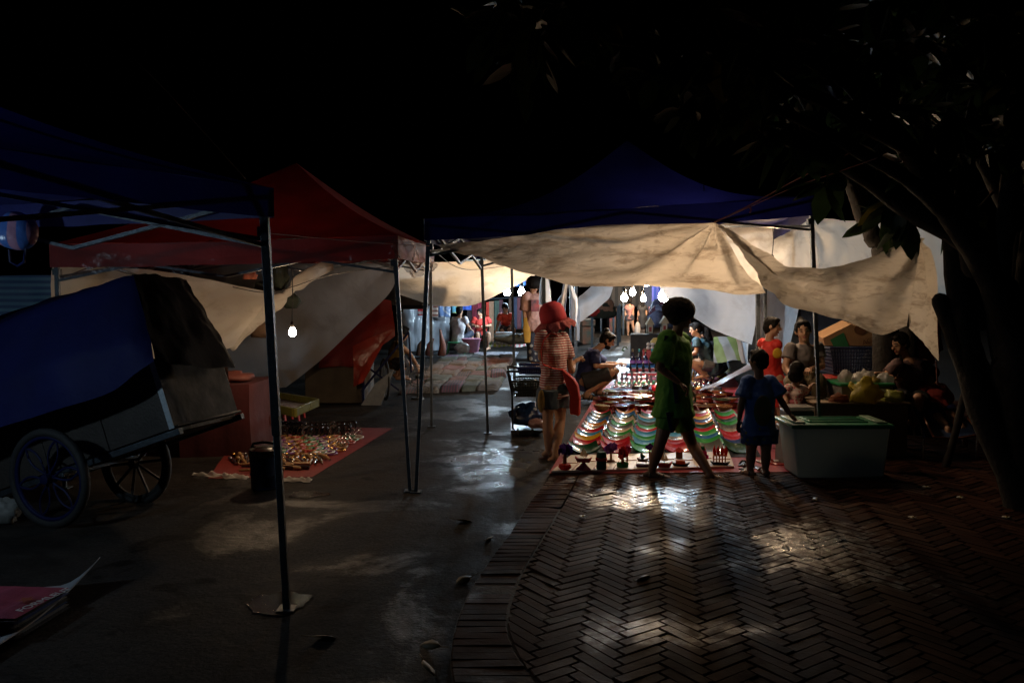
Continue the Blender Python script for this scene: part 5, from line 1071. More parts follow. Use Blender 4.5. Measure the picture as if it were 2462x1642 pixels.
for i in range(8):
    top = .125 - .0145 * i; jit_ = V(random.uniform(-.008, .008), random.uniform(-.008, .008), 0)
    k = MB(); rows = []
    for v in range(13):
        row = []
        for u in range(17):
            p = (q3.lerp(q0, u / 16)).lerp(q2.lerp(q1, u / 16), v / 12); e = min(u, 16 - u) / 3; e2 = min(v, 12 - v) / 2; f = min(1, e) * min(1, e2)
            row.append(V(p.x, p.y, 0) + jit_ + V(0, 0, top - .012 + .012 * f ** .5 + .003 * noise.noise(V(u * .5, v * .4, i * 3)) + (.010 * math.sin(u * .9 + v * .2) if i == 0 else 0) * f))
        rows.append(row)
    k.grid(rows); k.grid([[V(p.x, p.y, top - .013) for p in r][::-1] for r in rows])
    m_ = mat('shirt_' + sn[i].replace(' ', '_'), sc_[i], .8, bump=.5, bs=120)
    t = thing('folded_shirt', '%s folded shirt, %s in the stack at the near left corner' % (sn[i], ['topmost', 'second from the top', 'third from the top', 'fourth from the top', 'fifth from the top', 'sixth from the top', 'seventh from the top', 'lowest'][i]), 'shirt', q0.lerp(q2, .5) * V(1, 1, 0) if False else V((q0.x + q2.x) / 2, (q0.y + q2.y) / 2, top - .014), 0, 'stack of folded shirts')
    obj('fabric', k, m_, t, smooth='all')
    if i == 0:
        a = G(52, 1470, .142); b__ = G(136, 1432, .142); ex = (b__ - a).normalized(); ey = V(-ex.y, ex.x, 0)
        text('FORMLEUT', 'print', t, Matrix.Translation(a) @ Matrix((ex, ey, V(0, 0, 1))).transposed().to_4x4(), .062, mat('white_print', (.6, .6, .62), .7))
        kk = MB(); cst = G(62, 1440, .142); kk.add([cst + V(math.cos(a_) * r_, math.sin(a_) * r_, 0) for a_, r_ in [(i_ * .6283, .045 if i_ % 2 == 0 else .02) for i_ in range(10)]], [tuple(range(10))]); obj('star_print', kk, mat('orange_print', (.34, .06, .02), .8), t)
crumple('plastic_bag', 'pale plastic bag on the ground left of the near cart wheel', 'plastic bag', G(10, 1255), (.12, .10, .10), mat('pale_bag', (.22, .22, .20), .5, bump=.8, bs=12), 3.7)
# checked carrier bag hanging at the top left
hb = thing('checked_bag', 'pink and blue checked carrier bag hanging under the near canopy', 'bag', P(48, 605, 4.9)); 
b = MB(); b.ell(P(42, 556, 4.9), (.12, .08, .12), n=22, k=14); b.v = [v + V(1, 1, 1) * .02 * noise.noise(v * 9) for v in b.v]; obj('body', b, mat('checked_bag', (.30, .16, .24), .3, col2=(.05, .12, .35), pattern='stripes_x', ps=3.2, bump=.8, bs=18), hb, smooth='all')
b = MB(); b.tube([P(22, 600, 4.85), P(25, 630, 4.85), P(42, 640, 4.85), P(58, 630, 4.85), P(62, 598, 4.85)], .008, 6); obj('handle', b, BPAINT, hb)
# ================================================================ people
SKIN = mat('skin', (.42, .24, .15), .5, col2=(.36, .19, .115), ns=8, bump=.1); SKIND = mat('skin_dark', (.22, .11, .065), .5, col2=(.17, .085, .05), ns=8, bump=.1)
HAIR = mat('black_hair', (.007, .006, .006), .62, col2=(.011, .009, .008), ns=30, bump=.5, bs=130, spec=.1); HAIRB = mat('brown_hair', (.03, .015, .01), .6, ns=30, bump=.7, bs=130)
EYEW = mat('eye_white', (.38, .35, .32), .3); EYED = mat('eye_dark', (.01, .008, .008), .25); LIP = mat('lips', (.34, .08, .07), .4)
def remesh(mb, vox, smooth=4, disp=0, dsc=9, seed=0, extra=None):
    me = bpy.data.meshes.new('tmp'); me.from_pydata([tuple(v) for v in mb.v], [], mb.f); o = bpy.data.objects.new('tmp', me); COL.objects.link(o)
    m = o.modifiers.new('r', 'REMESH'); m.mode = 'VOXEL'; m.voxel_size = vox; m.use_smooth_shade = True
    if smooth: s = o.modifiers.new('s', 'SMOOTH'); s.factor = .5; s.iterations = smooth
    dg = bpy.context.evaluated_depsgraph_get(); m2 = bpy.data.meshes.new_from_object(o.evaluated_get(dg))
    b = MB(); vs = [v.co.copy() for v in m2.vertices]
    if disp:
        for i, v in enumerate(m2.vertices):
            p = v.co; d = noise.noise(V(p.x * dsc, p.y * dsc, p.z * dsc * .7) + V(seed, 0, 0)) + .5 * abs(noise.noise(V(p.x, p.y, p.z) * dsc * 2.1 + V(0, seed, 0)))
            vs[i] = p + v.normal * d * disp
    b.v = vs; b.f = [list(p.vertices) for p in m2.polygons]; b.m = [0] * len(b.f)
    bpy.data.objects.remove(o); bpy.data.meshes.remove(m2); return b
def hand(b, w, d, pn, s, curl=.5, side=1, grip=None):
    """palm, four jointed fingers of unequal length and a thumb leaving the side of the palm"""
    d = d.normalized(); pn = (pn - d * pn.dot(d)).normalized(); x = d.cross(pn) * side
    M = Matrix((x, d, pn)).transposed(); b.ell(w + d * .045 * s, (.038 * s, .052 * s, .016 * s), M, 10, 8)
    for i, (ox, ln, cu) in enumerate([(-.027, .066, 1.15), (-.009, .078, 1.0), (.009, .073, .95), (.026, .058, .8)]):
        p = w + d * .080 * s + x * ox * s; pts = [p]; a = 0
        for q, fr in enumerate((.45, .32, .23)):
            a += curl * cu * (.75 if q == 0 else 1); p = p + (d * math.cos(a) - pn * math.sin(a)) * ln * fr * s * 1.05 + x * ox * .12 * s; pts.append(p)
        b.tube(pts, [.0092 * s, .0085 * s, .0078 * s, .006 * s], 7, round_=True)
    p = w + d * .028 * s - x * .03 * s; t = (d * .7 - x * .62 - pn * .35 * (curl + .4)).normalized(); t2 = (d * .9 - x * .1 - pn * .45 * (curl + .4)).normalized()
    b.tube([p, p + t * .035 * s, p + t * .035 * s + t2 * .03 * s], [.013 * s, .0105 * s, .008 * s], 7, round_=True)
def person(label, J, face, s=1.0, skin=None, top=None, bottom=None, hair=HAIR, hairstyle='short', up=None, vox=.012, hs=1.0, curl=.6, toes=None, palm=None, shoes=None, group=None, belly=0, seed=0, cat='person'):
    """J: world positions of the joints; face: where the face looks"""
    skin = skin or SKIN; face = face.normalized(); H = J['head']; nk = J['neck']
    up = (up or (H - nk)).normalized(); up = (up - face * up.dot(face)).normalized(); sd = face.cross(up); MH = Matrix((sd, face, up)).transposed()
    mh = (J['hipL'] + J['hipR']) / 2; base = V(mh.x, mh.y, min(v.z for v in J.values()) - .05 * s)
    root = thing('person', label, cat, base, 0, group)
    shm = (J['shL'] + J['shR']) / 2; sw = (J['shR'] - J['shL']).length; sx = (J['shR'] - J['shL']).normalized(); hx = (J['hipR'] - J['hipL']).normalized()
    ch = shm.lerp(mh, .28); wa = shm.lerp(mh, .66); fw = sx.cross((shm - mh).normalized()); 
    bend = V(0, 0, 0)
    def torso(b, g=0, hem=0, flare=0):
        pts = [mh - (shm - mh).normalized() * (.06 * s + hem), mh, wa, ch, shm + (shm - mh).normalized() * .0, nk.lerp(shm, .35)]
        hw = sw * .5
        r = [(hw * .86 + g + flare, .105 * s + g + flare), (hw * .90 + g + flare * .6, .11 * s + g), (hw * .74 + g + flare * .3, (.092 + belly) * s + g), (hw * .90 + g, .105 * s + g), (hw * .80 + g * .6, .075 * s + g * .6), (.06 * s, .055 * s)]
        sp = []; rr = []
        for i in range(len(pts) - 1):
            for q in range(4): t = q / 4; sp.append(pts[i].lerp(pts[i + 1], t)); rr.append((r[i][0] * (1 - t) + r[i + 1][0] * t, r[i][1] * (1 - t) + r[i + 1][1] * t))
        sp.append(pts[-1]); rr.append(r[-1]); b.tube(sp, rr, 16, side=sx)
    b = MB(); torso(b)
    b.ell(mh, (.13 * s, .11 * s, .10 * s), n=12); b.tube([shm.lerp(nk, .2), nk, nk.lerp(H, .55)], [.06 * s, .05 * s, .052 * s], 12)
    k = s * hs
    b.ell(H + up * .022 * k - face * .008 * k, (.074 * k, .094 * k, .088 * k), MH, 18, 14)       # skull
    b.ell(H - up * .035 * k + face * .018 * k, (.058 * k, .066 * k, .068 * k), MH, 14, 10)       # face
    b.ell(H - up * .088 * k + face * .052 * k, (.026 * k, .026 * k, .02 * k), MH, 10, 8)         # chin
    b.tube([H + up * .012 * k + face * .078 * k, H - up * .022 * k + face * .103 * k], [.009 * k, .015 * k], 8, round_=True)
    for q in (-1, 1):
        b.ell(H + sd * q * .036 * k - up * .03 * k + face * .055 * k, (.022 * k, .02 * k, .024 * k), MH, 8, 6)
        b.ell(H + sd * q * .077 * k - up * .012 * k - face * .005 * k, (.010 * k, .018 * k, .028 * k), MH, 8, 6)
    arms = {}
    for q in 'LR':
        S, E, Wr = J['sh' + q], J['el' + q], J['wr' + q]; b.ell(S, (.052 * s,) * 3, n=10)
        b.tube([S, S.lerp(E, .35), E], [.049 * s, .046 * s, .036 * s], 10, round_=True); b.tube([E, E.lerp(Wr, .3), Wr], [.036 * s, .038 * s, .025 * s], 10, round_=True)
        Hp, K, A = J['hip' + q], J['kn' + q], J['an' + q]
        b.tube([Hp, Hp.lerp(K, .4), K], [.086 * s, .076 * s, .053 * s], 12, round_=True); b.tube([K, K.lerp(A, .32), A], [.053 * s, .057 * s, .033 * s], 12, round_=True)
        td = (toes or {}).get(q) or V(face.x, face.y, 0); td = td.normalized(); sn = V(-td.y, td.x, td.z * 0) if V(-td.y, td.x, 0).length > .1 else V(1, 0, 0)
        b.tube([A - td * .045 * s - V(0, 0, .028 * s), A + td * .04 * s - V(0, 0, .03 * s), A + td * .13 * s - V(0, 0, .044 * s), A + td * .165 * s - V(0, 0, .048 * s)], [(.032 * s, .032 * s), (.038 * s, .036 * s), (.043 * s, .018 * s), (.036 * s, .013 * s)], 10, side=sn.normalized(), round_=True)
    m = remesh(b, vox, 3)
    for q in 'LR':
        Wr = J['wr' + q]; d = (J.get('hd' + q) or (Wr + (Wr - J['el' + q]))) - Wr; pn = (palm or {}).get(q) or V(0, 0, 1)
        if abs(d.normalized().dot(pn.normalized())) > .9: pn = face
        hb_ = MB(); hand(hb_, Wr, d, pn, s * 1.0, curl, 1 if q == 'R' else -1); o0 = len(m.v); m.v += hb_.v; m.f += [[i + o0 for i in f] for f in hb_.f]; m.m += [0] * len(hb_.f)
    for q in (-1, 1):
        ec = H + sd * q * .031 * k + up * .004 * k + face * .079 * k
        m.mi = 1; m.ell(ec, (.0105 * k, .007 * k, .0048 * k), MH, 10, 6); m.mi = 2; m.ell(ec + face * .005 * k, (.0058 * k, .005 * k, .005 * k), MH, 8, 6)
        m.tube([ec + sd * q * -.016 * k + up * .019 * k + face * .004 * k, ec + up * .024 * k + face * .006 * k, ec + sd * q * .018 * k + up * .018 * k - face * .004 * k], .0035 * k, 5)
    m.mi = 3; m.tube([H - up * .058 * k - sd * .022 * k + face * .072 * k, H - up * .061 * k + face * .082 * k, H - up * .058 * k + sd * .022 * k + face * .072 * k], [.0045 * k, .0085 * k, .0045 * k], 8, side=up)
    obj('body', m, [skin, EYEW, EYED, LIP], root, smooth='all')
    # hair
    if hairstyle:
        h = MB(); 
        h.ell(H + up * .034 * k - face * .016 * k, (.083 * k, .096 * k, .085 * k), MH, 18, 12)
        if hairstyle != 'bald':
            h.ell(H - up * .01 * k - face * .045 * k, (.076 * k, .066 * k, .082 * k), MH, 14, 10)
        for q in (-1, 1): h.ell(H + sd * q * .062 * k + up * .02 * k + face * .005 * k, (.020 * k, .045 * k, .042 * k), MH, 10, 8)
        h.ell(H + up * .085 * k + face * .045 * k, (.062 * k, .035 * k, .024 * k), MH, 12, 8)
        if hairstyle == 'bob': h.ell(H - up * .05 * k - face * .035 * k, (.092 * k, .06 * k, .085 * k), MH, 14, 10)
        if hairstyle == 'mop': h.ell(H + up * .040 * k - face * .022 * k, (.124 * k, .138 * k, .106 * k), MH, 16, 12)
        if hairstyle == 'bun': h.ell(H + up * .105 * k - face * .075 * k, (.038 * k,) * 3, MH, 12, 8)
        if hairstyle == 'pony': h.tube([H + up * .04 * k - face * .1 * k, H - face * .14 * k, H - up * .1 * k - face * .13 * k], [.03 * k, .035 * k, .018 * k], 10, round_=True)
        if hairstyle == 'long': h.tube([H - face * .055 * k, H - up * .09 * k - face * .07 * k, H - up * .2 * k - face * .075 * k], [(.075 * k, .04 * k), (.08 * k, .035 * k), (.06 * k, .02 * k)], 12, side=sd, round_=True)
        hm = remesh(h, vox * .8, 2, .006 * k, 38, seed)
        obj('hair', hm, hair, root, smooth='all')
    if top:
        g = MB(); lo = top.get('loose', .018) * s; torso(g, lo, top.get('hem', .03) * s, top.get('flare', .01) * s)
        sl = top.get('sleeve', .55); fl = top.get('sflare', .016) * s
        for q in 'LR':
            S, E, Wr = J['sh' + q], J['el' + q], J['wr' + q]; g.ell(S, (.058 * s + lo * .5,) * 3, n=10)
            if sl > 0:
                e = S.lerp(E, min(1, sl)); g.tube([S, e], [.055 * s + lo * .5, .047 * s + lo * .4 + fl], 12)
                if sl > 1: g.ell(E, (.043 * s + lo * .4 + fl,) * 3, n=10); g.tube([E, E.lerp(Wr, sl - 1)], [.042 * s + lo * .4 + fl, .034 * s + fl], 12)
        gm = remesh(g, vox, 2, .020 * s, 8, seed + 3); obj(top.get('name', 'shirt'), gm, top['m'], root, smooth='all')
    if bottom:
        g = MB(); lo = bottom.get('loose', .015) * s; ln = bottom.get('len', .6); g.tube([mh + (shm - mh).normalized() * .07 * s, mh - (shm - mh).normalized() * .05 * s], [(sw * .42 + lo * .6, .105 * s + lo * .6), (sw * .44 + lo, .115 * s + lo)], 16, side=sx)
        g.ell(mh, (.135 * s + lo, .115 * s + lo, .10 * s), n=14)
        for q in 'LR':
            Hp, K, A = J['hip' + q], J['kn' + q], J['an' + q]; e = Hp.lerp(K, min(1, ln)); g.tube([Hp, e], [.092 * s + lo, (.092 - .034 * min(1, ln)) * s + lo * 1.3], 12)
            if ln > 1: g.ell(K, (.060 * s + lo,) * 3, n=10); g.tube([K, K.lerp(A, ln - 1)], [.060 * s + lo, .045 * s + lo * 1.3], 12)
        gm = remesh(g, vox, 2, .015 * s, 9, seed + 5); obj(bottom.get('name', 'shorts'), gm, bottom['m'], root, smooth='all')
    if shoes:
        for q in 'LR':
            A = J['an' + q]; td = (toes or {}).get(q) or V(face.x, face.y, 0); td = td.normalized(); sn = V(-td.y, td.x, 0); z0 = A.z - .072 * s
            g = MB(); c0 = V(A.x, A.y, A.z - .068 * s); c0 = A - V(0, 0, .068 * s)
            g.tube([c0 - td * .09 * s, c0 + td * .02 * s, c0 + td * .12 * s, c0 + td * .19 * s], [(.04 * s, .010 * s), (.040 * s, .009 * s), (.050 * s, .010 * s), (.042 * s, .009 * s)], 12, side=sn, round_=True)
            for o_, z_ in ((.10, .05), (.06, .06), (-.02, .07)):
                g.tube([c0 + td * o_ * s + sn * .05 * s, c0 + td * (o_ + .01) * s + sn * .03 * s + V(0, 0, z_ * .8 * s), c0 + td * (o_ + .012) * s + V(0, 0, z_ * s), c0 + td * (o_ + .01) * s - sn * .03 * s + V(0, 0, z_ * .8 * s), c0 + td * o_ * s - sn * .05 * s], .009 * s, 6)
            obj('sandal', g, shoes, root, smooth='all')
    return root
def JJ(z, Y, **k):
    out = {}
    for n_, v in k.items():
        if len(v) == 2: v = (v[0], v[1], 0)
        out[n_] = z(v[0], v[1], Y + v[2])
    return out
ze = Zf(1540, 700, 3.267)
C = mat
STR = C('red_white_stripes', (.60, .54, .52), .8, col2=(.34, .025, .03), pattern='stripes_z', ps=13.5, bump=.4, bs=80)
# 1 woman in the red hat, back to us
w = person('woman in a ruffled red sun hat and red-and-white striped shirt holding a phone',
  JJ(z6, 7.85, head=(418, 400), neck=(402, 488, .02), shL=(322, 535, -.14), shR=(488, 540, .06), elL=(318, 690, -.10), elR=(545, 790, .02), wrL=(430, 740, .12), wrR=(562, 728, .20), hdR=(598, 700, .24), hipL=(372, 925, -.07), hipR=(455, 925, .07), knL=(366, 1160, -.06), knR=(462, 1165, .05), anL=(372, 1395, -.02), anR=(420, 1440, -.12)),
  V(1, .45, .05), s=.93, top=dict(m=STR, sleeve=.62, loose=.022, hem=.02), bottom=dict(m=C('denim_shorts', (.07, .10, .13), .8, col2=(.03, .045, .06), ns=7), len=.60, loose=.034), hairstyle='bob', toes={'L': V(.35, -1, 0), 'R': V(.6, -.8, 0)} and {'L': V(.9, .3, 0), 'R': V(.9, .1, 0)}, shoes=C('brown_sandal', (.08, .03, .02), .5), vox=.010, seed=1)
H = z6(412, 392, 7.85); HT = C('crimson_hat', (.55, .035, .05), .8, col2=(.42, .025, .04), bump=.4, bs=120)
hat = thing('sun_hat', 'red sun hat with a wide ruffled brim worn low on the head', 'hat', H); tilt = Matrix.Rotation(R(-14), 3, 'Y') @ Matrix.Rotation(R(6), 3, 'X')
b = MB(); b.lathe([(.128, -.05), (.128, .0), (.122, .06), (.10, .105), (.06, .132), (.02, .14)], H + V(-.01, 0, .02), 28, tilt); obj('crown', b, HT, hat, smooth='all')
rows = []
for i in range(7):
    t = i / 6; row = []
    for j in range(73):
        a = 2 * math.pi * j / 72; r = .127 + .07 * t + .012 * t * math.sin(a * 11); z = -.045 - .075 * t ** 1.2 + .018 * t * math.sin(a * 17 + 1) ; row.append(H + V(-.01, 0, .02) + tilt @ V(r * math.cos(a), r * math.sin(a), z))
    rows.append(row)
b = MB(); b.grid(rows); obj('brim', b, C('brim_lace', (.46, .10, .10), .8, col2=(.22, .03, .03), pattern='batik', ps=60, trans=.2), hat, smooth='all', solid=.004)
bg = thing('shoulder_bag', 'long red cloth bag slung over her shoulder and hanging at her hip', 'bag', z6(545, 1120, 7.7)); RC = C('red_bag', (.50, .025, .015), .7, bump=.3)
pts = [(470, 770), (500, 800), (560, 850), (590, 900), (606, 1000), (604, 1120), (596, 1132), (562, 1118), (535, 1118), (528, 1060), (532, 980), (500, 880), (476, 810)]
b = MB(); n_ = len(pts); A_ = [z6(x, y, 7.72) for x, y in pts]; b.add(A_ + [p + V(.02, .07, 0) for p in A_], [tuple(range(n_)), tuple(range(2 * n_ - 1, n_ - 1, -1))] + [(i, i + n_, (i + 1) % n_ + n_, (i + 1) % n_) for i in range(n_)]); obj('body', b, RC, bg, bevel=.01)
b = MB(); b.tube([z6(x, y, 7.74 + d) for x, y, d in [(470, 780, -.06), (400, 770, -.10), (330, 740, -.13), (314, 640, -.14), (336, 560, -.12), (380, 505, -.05), (430, 520, 0)]], [(.030, .006)] * 7, 6, side=V(0, 1, 0)); obj('strap', b, RC, bg)
b = MB(); b.prism([(0, 0), (.06, .035), (.085, .02), (.03, -.03)], .012, c=z6(575, 700, 8.1)); tag(obj('phone', b, C('phone_case', (.6, .42, .28), .4), bevel=.003), 'pale phone held up in the hand of the woman in the red hat', 'phone')
b = MB(); b.ell(z6(318, 1018, 7.68), (.035, .02, .11), n=14, k=10); tag(obj('hanging_pouch', b, C('yellow_cloth', (.30, .20, .06), .7)), 'yellow cloth pouch hanging behind the striped-shirt woman\'s hip', 'pouch')
# 2 walking boy in green
GR = C('green_sport_shirt', (.075, .28, .032), .8, col2=(.06, .22, .026), bump=.3)
gbj = JJ(ze, 6.92, head=(318, 185), neck=(292, 310), shL=(215, 385, -.13), shR=(325, 385, .14), elL=(148, 600, -.20), elR=(300, 610, .18), wrL=(300, 715, -.22), wrR=(395, 770, .16), hipL=(235, 905, -.08), hipR=(290, 905, .08), knL=(150, 1205, -.12), knR=(405, 1205, .10), anL=(84, 1418, -.06), anR=(552, 1448, -.08))
boy = person('dark-haired boy in a green sports kit striding past in black sandals', gbj, V(1, .12, -.05), s=.92, skin=SKIND, top=dict(m=GR, sleeve=.85, loose=.055, hem=.02, flare=.045, sflare=.04), bottom=dict(m=C('green_shorts', (.07, .25, .032), .8), len=.60, loose=.018), hairstyle='mop', toes={'L': V(1, -.15, 0), 'R': V(1, .1, .06)}, shoes=C('black_sandal', (.015, .015, .015), .45), vox=.010, seed=2, hs=1.12)
b = MB(); 
for pts, dy in (([(205, 350), (190, 470), (200, 560)], -.20), ([(262, 640), (272, 760), (285, 880)], -.19), ([(215, 950), (232, 1040), (248, 1110)], -.22)):
    b.tube([ze(x, y, 6.92 + dy) for x, y in pts], [(.018, .004)] * 3, 6, side=V(1, 0, 0))
o = obj('side_stripe', b, C('navy_stripe', (.01, .012, .06), .7), boy)
# 3 small boy in blue, back to us
sb = person('small boy in a blue T-shirt, back to us, one hand on the green lid',
  JJ(ze, 6.95, head=(925, 545), neck=(930, 655), shL=(845, 720), shR=(1020, 715, .03), elL=(792, 880, -.03), elR=(1105, 860, -.02), wrL=(775, 1010, 0), wrR=(1172, 965, -.08), hdR=(1215, 1010, -.12), hipL=(880, 1080), hipR=(985, 1080), knL=(868, 1260, .02), knR=(985, 1260), anL=(862, 1408), anR=(982, 1410)),
  V(-.65, .75, 0), s=.80, hs=1.06, skin=SKIND, top=dict(m=C('blue_print_tee', (.02, .09, .34), .75, col2=(.02, .07, .26), ns=6, bump=.3), sleeve=.72, loose=.05, hem=.0, flare=.03, sflare=.035), bottom=dict(m=C('blue_floral_shorts', (.02, .06, .20), .8, col2=(.12, .14, .05), pattern='dots', ps=22), len=.62, loose=.04), hairstyle='short', toes={'L': V(-.4, .6, 0), 'R': V(.3, .8, 0)}, shoes=C('black_sandal', (.015, .015, .015), .45), vox=.009, seed=3)
b = MB(); b.ell(ze(960, 940, 6.80), (.075, .012, .13), n=16, k=10); obj('back_print', b, C('faded_print', (.10, .06, .03), .8, col2=(.02, .10, .05), ns=14), sb)
# 4 boy in red vest
person('young boy in a red and yellow football vest standing beside the black pole',
  JJ(ze, 8.6, head=(1035, 280), neck=(1012, 362), shL=(960, 415, .1), shR=(1070, 420, -.06), elL=(935, 540, .08), elR=(1080, 560, -.02), wrL=(950, 650, .0), wrR=(1080, 690, -.06), hipL=(1000, 700, .06), hipR=(1075, 700, -.06), knL=(1030, 860, .05), knR=(1100, 860, -.08), anL=(1050, 1010, .06), anR=(1105, 1015, -.06)),
  V(.93, -.45, -.1), s=.86, hs=1.05, top=dict(m=C('red_vest', (.55, .02, .01), .7, col2=(.45, .015, .01)), sleeve=0, loose=.03, hem=.03, flare=.01), bottom=dict(m=C('red_vest', (.55, .02, .01), .7), len=1.3, loose=.03), hairstyle='short', vox=.010, seed=4)
vb = bpy.data.objects['person.003'] if 'person.003' in bpy.data.objects else None
if vb:
    b = MB(); b.ell(ze(1075, 488, 8.44), (.05, .008, .055), n=16, k=8); obj('yellow_badge', b, C('yellow_print', (.6, .36, .02), .6), vb)
# 5 smiling woman
gw = person('smiling woman in a grey T-shirt sitting and facing the camera',
  JJ(ze, 8.35, head=(1278, 312), neck=(1285, 398, .04), shL=(1395, 445, .08), shR=(1180, 450, .0), elL=(1425, 590, .02), elR=(1135, 600, -.05), wrL=(1345, 610, -.22), wrR=(1180, 660, -.22), hipL=(1340, 690, .1), hipR=(1225, 690, .1), knL=(1400, 720, -.32), knR=(1190, 730, -.32), anL=(1400, 900, -.28), anR=(1200, 900, -.28)),
  V(-.22, -.97, -.02), s=.98, top=dict(m=C('grey_tee', (.15, .13, .125), .8), sleeve=.55, loose=.02, hem=.04), bottom=dict(m=C('olive_trousers', (.10, .075, .035), .8), len=1.7, loose=.02), hairstyle='bun', hair=HAIR, vox=.009, seed=5)
# smile and teeth, ear-rings are too small to be parts
# 6 little girl
person('little girl in a white shirt with red dots sitting with her back to us',
  JJ(ze, 7.85, head=(1228, 628), neck=(1215, 728), shL=(1165, 765), shR=(1262, 770), elL=(1140, 840), elR=(1300, 800, .05), wrL=(1150, 880, -.06), wrR=(1325, 765, .06), hipL=(1185, 880), hipR=(1250, 880), knL=(1190, 920, .25), knR=(1270, 920, .25), anL=(1190, 990, .2), anR=(1270, 990, .2)),
  V(.55, .8, -.1), s=.68, hs=1.22, skin=SKIN, top=dict(m=C('dotted_shirt', (.55, .42, .38), .8, col2=(.45, .04, .06), pattern='dots', ps=34), sleeve=.6, loose=.025), bottom=dict(m=C('pink_shorts', (.4, .1, .12), .8), len=.6), hairstyle='bob', vox=.009, seed=6)
# 7 man at the right
person('young man in a dark patterned polo shirt leaning over the food boxes',
  JJ(z2, 8.3, head=(1098, 292), neck=(1150, 400, .03), shL=(1075, 470, -.10), shR=(1300, 475, .12), elL=(985, 560, -.12), elR=(1215, 640, -.02), wrL=(900, 540, -.2), wrR=(1060, 570, -.12), hdL=(845, 545, -.24), hdR=(985, 545, -.2), hipL=(1160, 760, .02), hipR=(1290, 760, .10), knL=(1080, 720, -.35), knR=(1250, 740, -.32), anL=(1080, 900, -.2), anR=(1240, 900, -.2)),
  V(-.85, -.38, -.30), s=1.0, skin=SKIN, top=dict(m=C('patterned_polo', (.05, .045, .045), .8, col2=(.12, .05, .05), ns=60), sleeve=.8, loose=.022), bottom=dict(m=C('black_shorts', (.02, .02, .02), .8), len=.8), hairstyle='short', vox=.011, seed=7)
# 8 reclining child
person('child in a red hooded top and blue shorts lying bent over on the lounge chair',
  JJ(z2, 8.2, head=(1345, 545, .25), neck=(1345, 610, .15), shL=(1255, 690, .05), shR=(1440, 670, .12), elL=(1232, 760, .12), elR=(1500, 740, .2), wrL=(1300, 640, .25), wrR=(1420, 640, .3), hipL=(1360, 840, .0), hipR=(1460, 830, .05), knL=(1435, 925, -.22), knR=(1535, 905, -.15), anL=(1500, 1000, -.45), anR=(1620, 985, -.30)),
  V(-.2, .85, .35), s=.86, up=V(.1, .2, 1), skin=SKIN, top=dict(m=C('red_hoodie', (.60, .10, .09), .8, bump=.5), sleeve=1.6, loose=.035, hem=.02, flare=.01), bottom=dict(m=C('blue_sport_shorts', (.02, .03, .16), .7), len=.7, loose=.03), hairstyle='short', toes={'L': V(.05, -.25, -1), 'R': V(.1, -.3, -1)}, vox=.011, seed=8)
# 9 squatting man
person('bearded man with a hair bun squatting in a navy T-shirt',
  JJ(z6, 11.8, head=(818, 558), neck=(760, 610), shL=(700, 655, .15), shR=(722, 665, -.16), elL=(800, 740, .22), elR=(728, 752, -.22), wrL=(888, 735, .16), wrR=(860, 748, -.14), hdL=(930, 730, .12), hdR=(925, 725, -.08), hipL=(625, 865, .10), hipR=(640, 870, -.10), knL=(880, 790, .16), knR=(850, 800, -.16), anL=(745, 935, .16), anR=(655, 965, -.14)),
  V(.86, -.10, -.50), s=1.08, up=V(.5, 0, .85), top=dict(m=C('navy_tee', (.012, .018, .09), .75, col2=(.01, .012, .06)), sleeve=.85, loose=.025, hem=.06), bottom=dict(m=C('dark_shorts', (.02, .02, .022), .8), len=.95, loose=.03), hairstyle='bun', toes={'L': V(1, -.2, 0), 'R': V(.85, -.5, 0)}, shoes=C('black_sandal', (.015, .015, .015), .45), vox=.012, seed=9)
pm = [o for o in COL.objects if o.name.startswith('person') and o.get('label', '').startswith('bearded')][0]; Hm = z6(818, 558, 11.8); fm = V(.86, -.10, -.50).normalized(); um = V(.5, 0, .85); um = (um - fm * um.dot(fm)).normalized()
b = MB(); MM = Matrix((fm.cross(um), fm, um)).transposed(); b.ell(Hm - um * .085 + fm * .045, (.064, .05, .04), MM, 14, 10); b.ell(Hm - um * .05 + fm * .0, (.072, .045, .045), MM, 14, 10); obj('beard', b, HAIR, pm, smooth='all')
# 10, 11 squatting women
person('woman in a dark teal shirt and grey shorts squatting beyond the dishes',
  JJ(ze, 13, head=(428, 300), neck=(455, 360), shL=(440, 395, -.14), shR=(490, 395, .14), elL=(438, 480, -.2), elR=(470, 480, .2), wrL=(395, 500, -.18), wrR=(400, 500, .1), hipL=(570, 590, -.09), hipR=(580, 590, .09), knL=(395, 560, -.14), knR=(400, 545, .14), anL=(500, 660, -.12), anR=(510, 655, .12)),
  V(-1, -.1, -.25), s=.95, top=dict(m=C('teal_shirt', (.03, .07, .09), .7), sleeve=.6, loose=.03), bottom=dict(m=C('grey_shorts', (.10, .10, .11), .8), len=.5), hairstyle='pony', vox=.013, seed=10)
person('woman in black squatting behind the one in dark teal',
  JJ(ze, 13.6, head=(500, 330), neck=(520, 380), shL=(500, 410, -.14), shR=(560, 410, .14), elL=(480, 500, -.2), elR=(540, 500, .2), wrL=(460, 540, -.18), wrR=(500, 560, .1), hipL=(600, 600, -.09), hipR=(610, 600, .09), knL=(470, 580, -.14), knR=(500, 580, .14), anL=(540, 670, -.12), anR=(550, 670, .12)),
  V(-.6, .7, -.1), s=1.05, top=dict(m=C('black_top', (.012, .012, .016), .8), sleeve=.7, loose=.04), bottom=dict(m=C('black_shorts', (.02, .02, .02), .8), len=.8), hairstyle='long', vox=.014, seed=11)
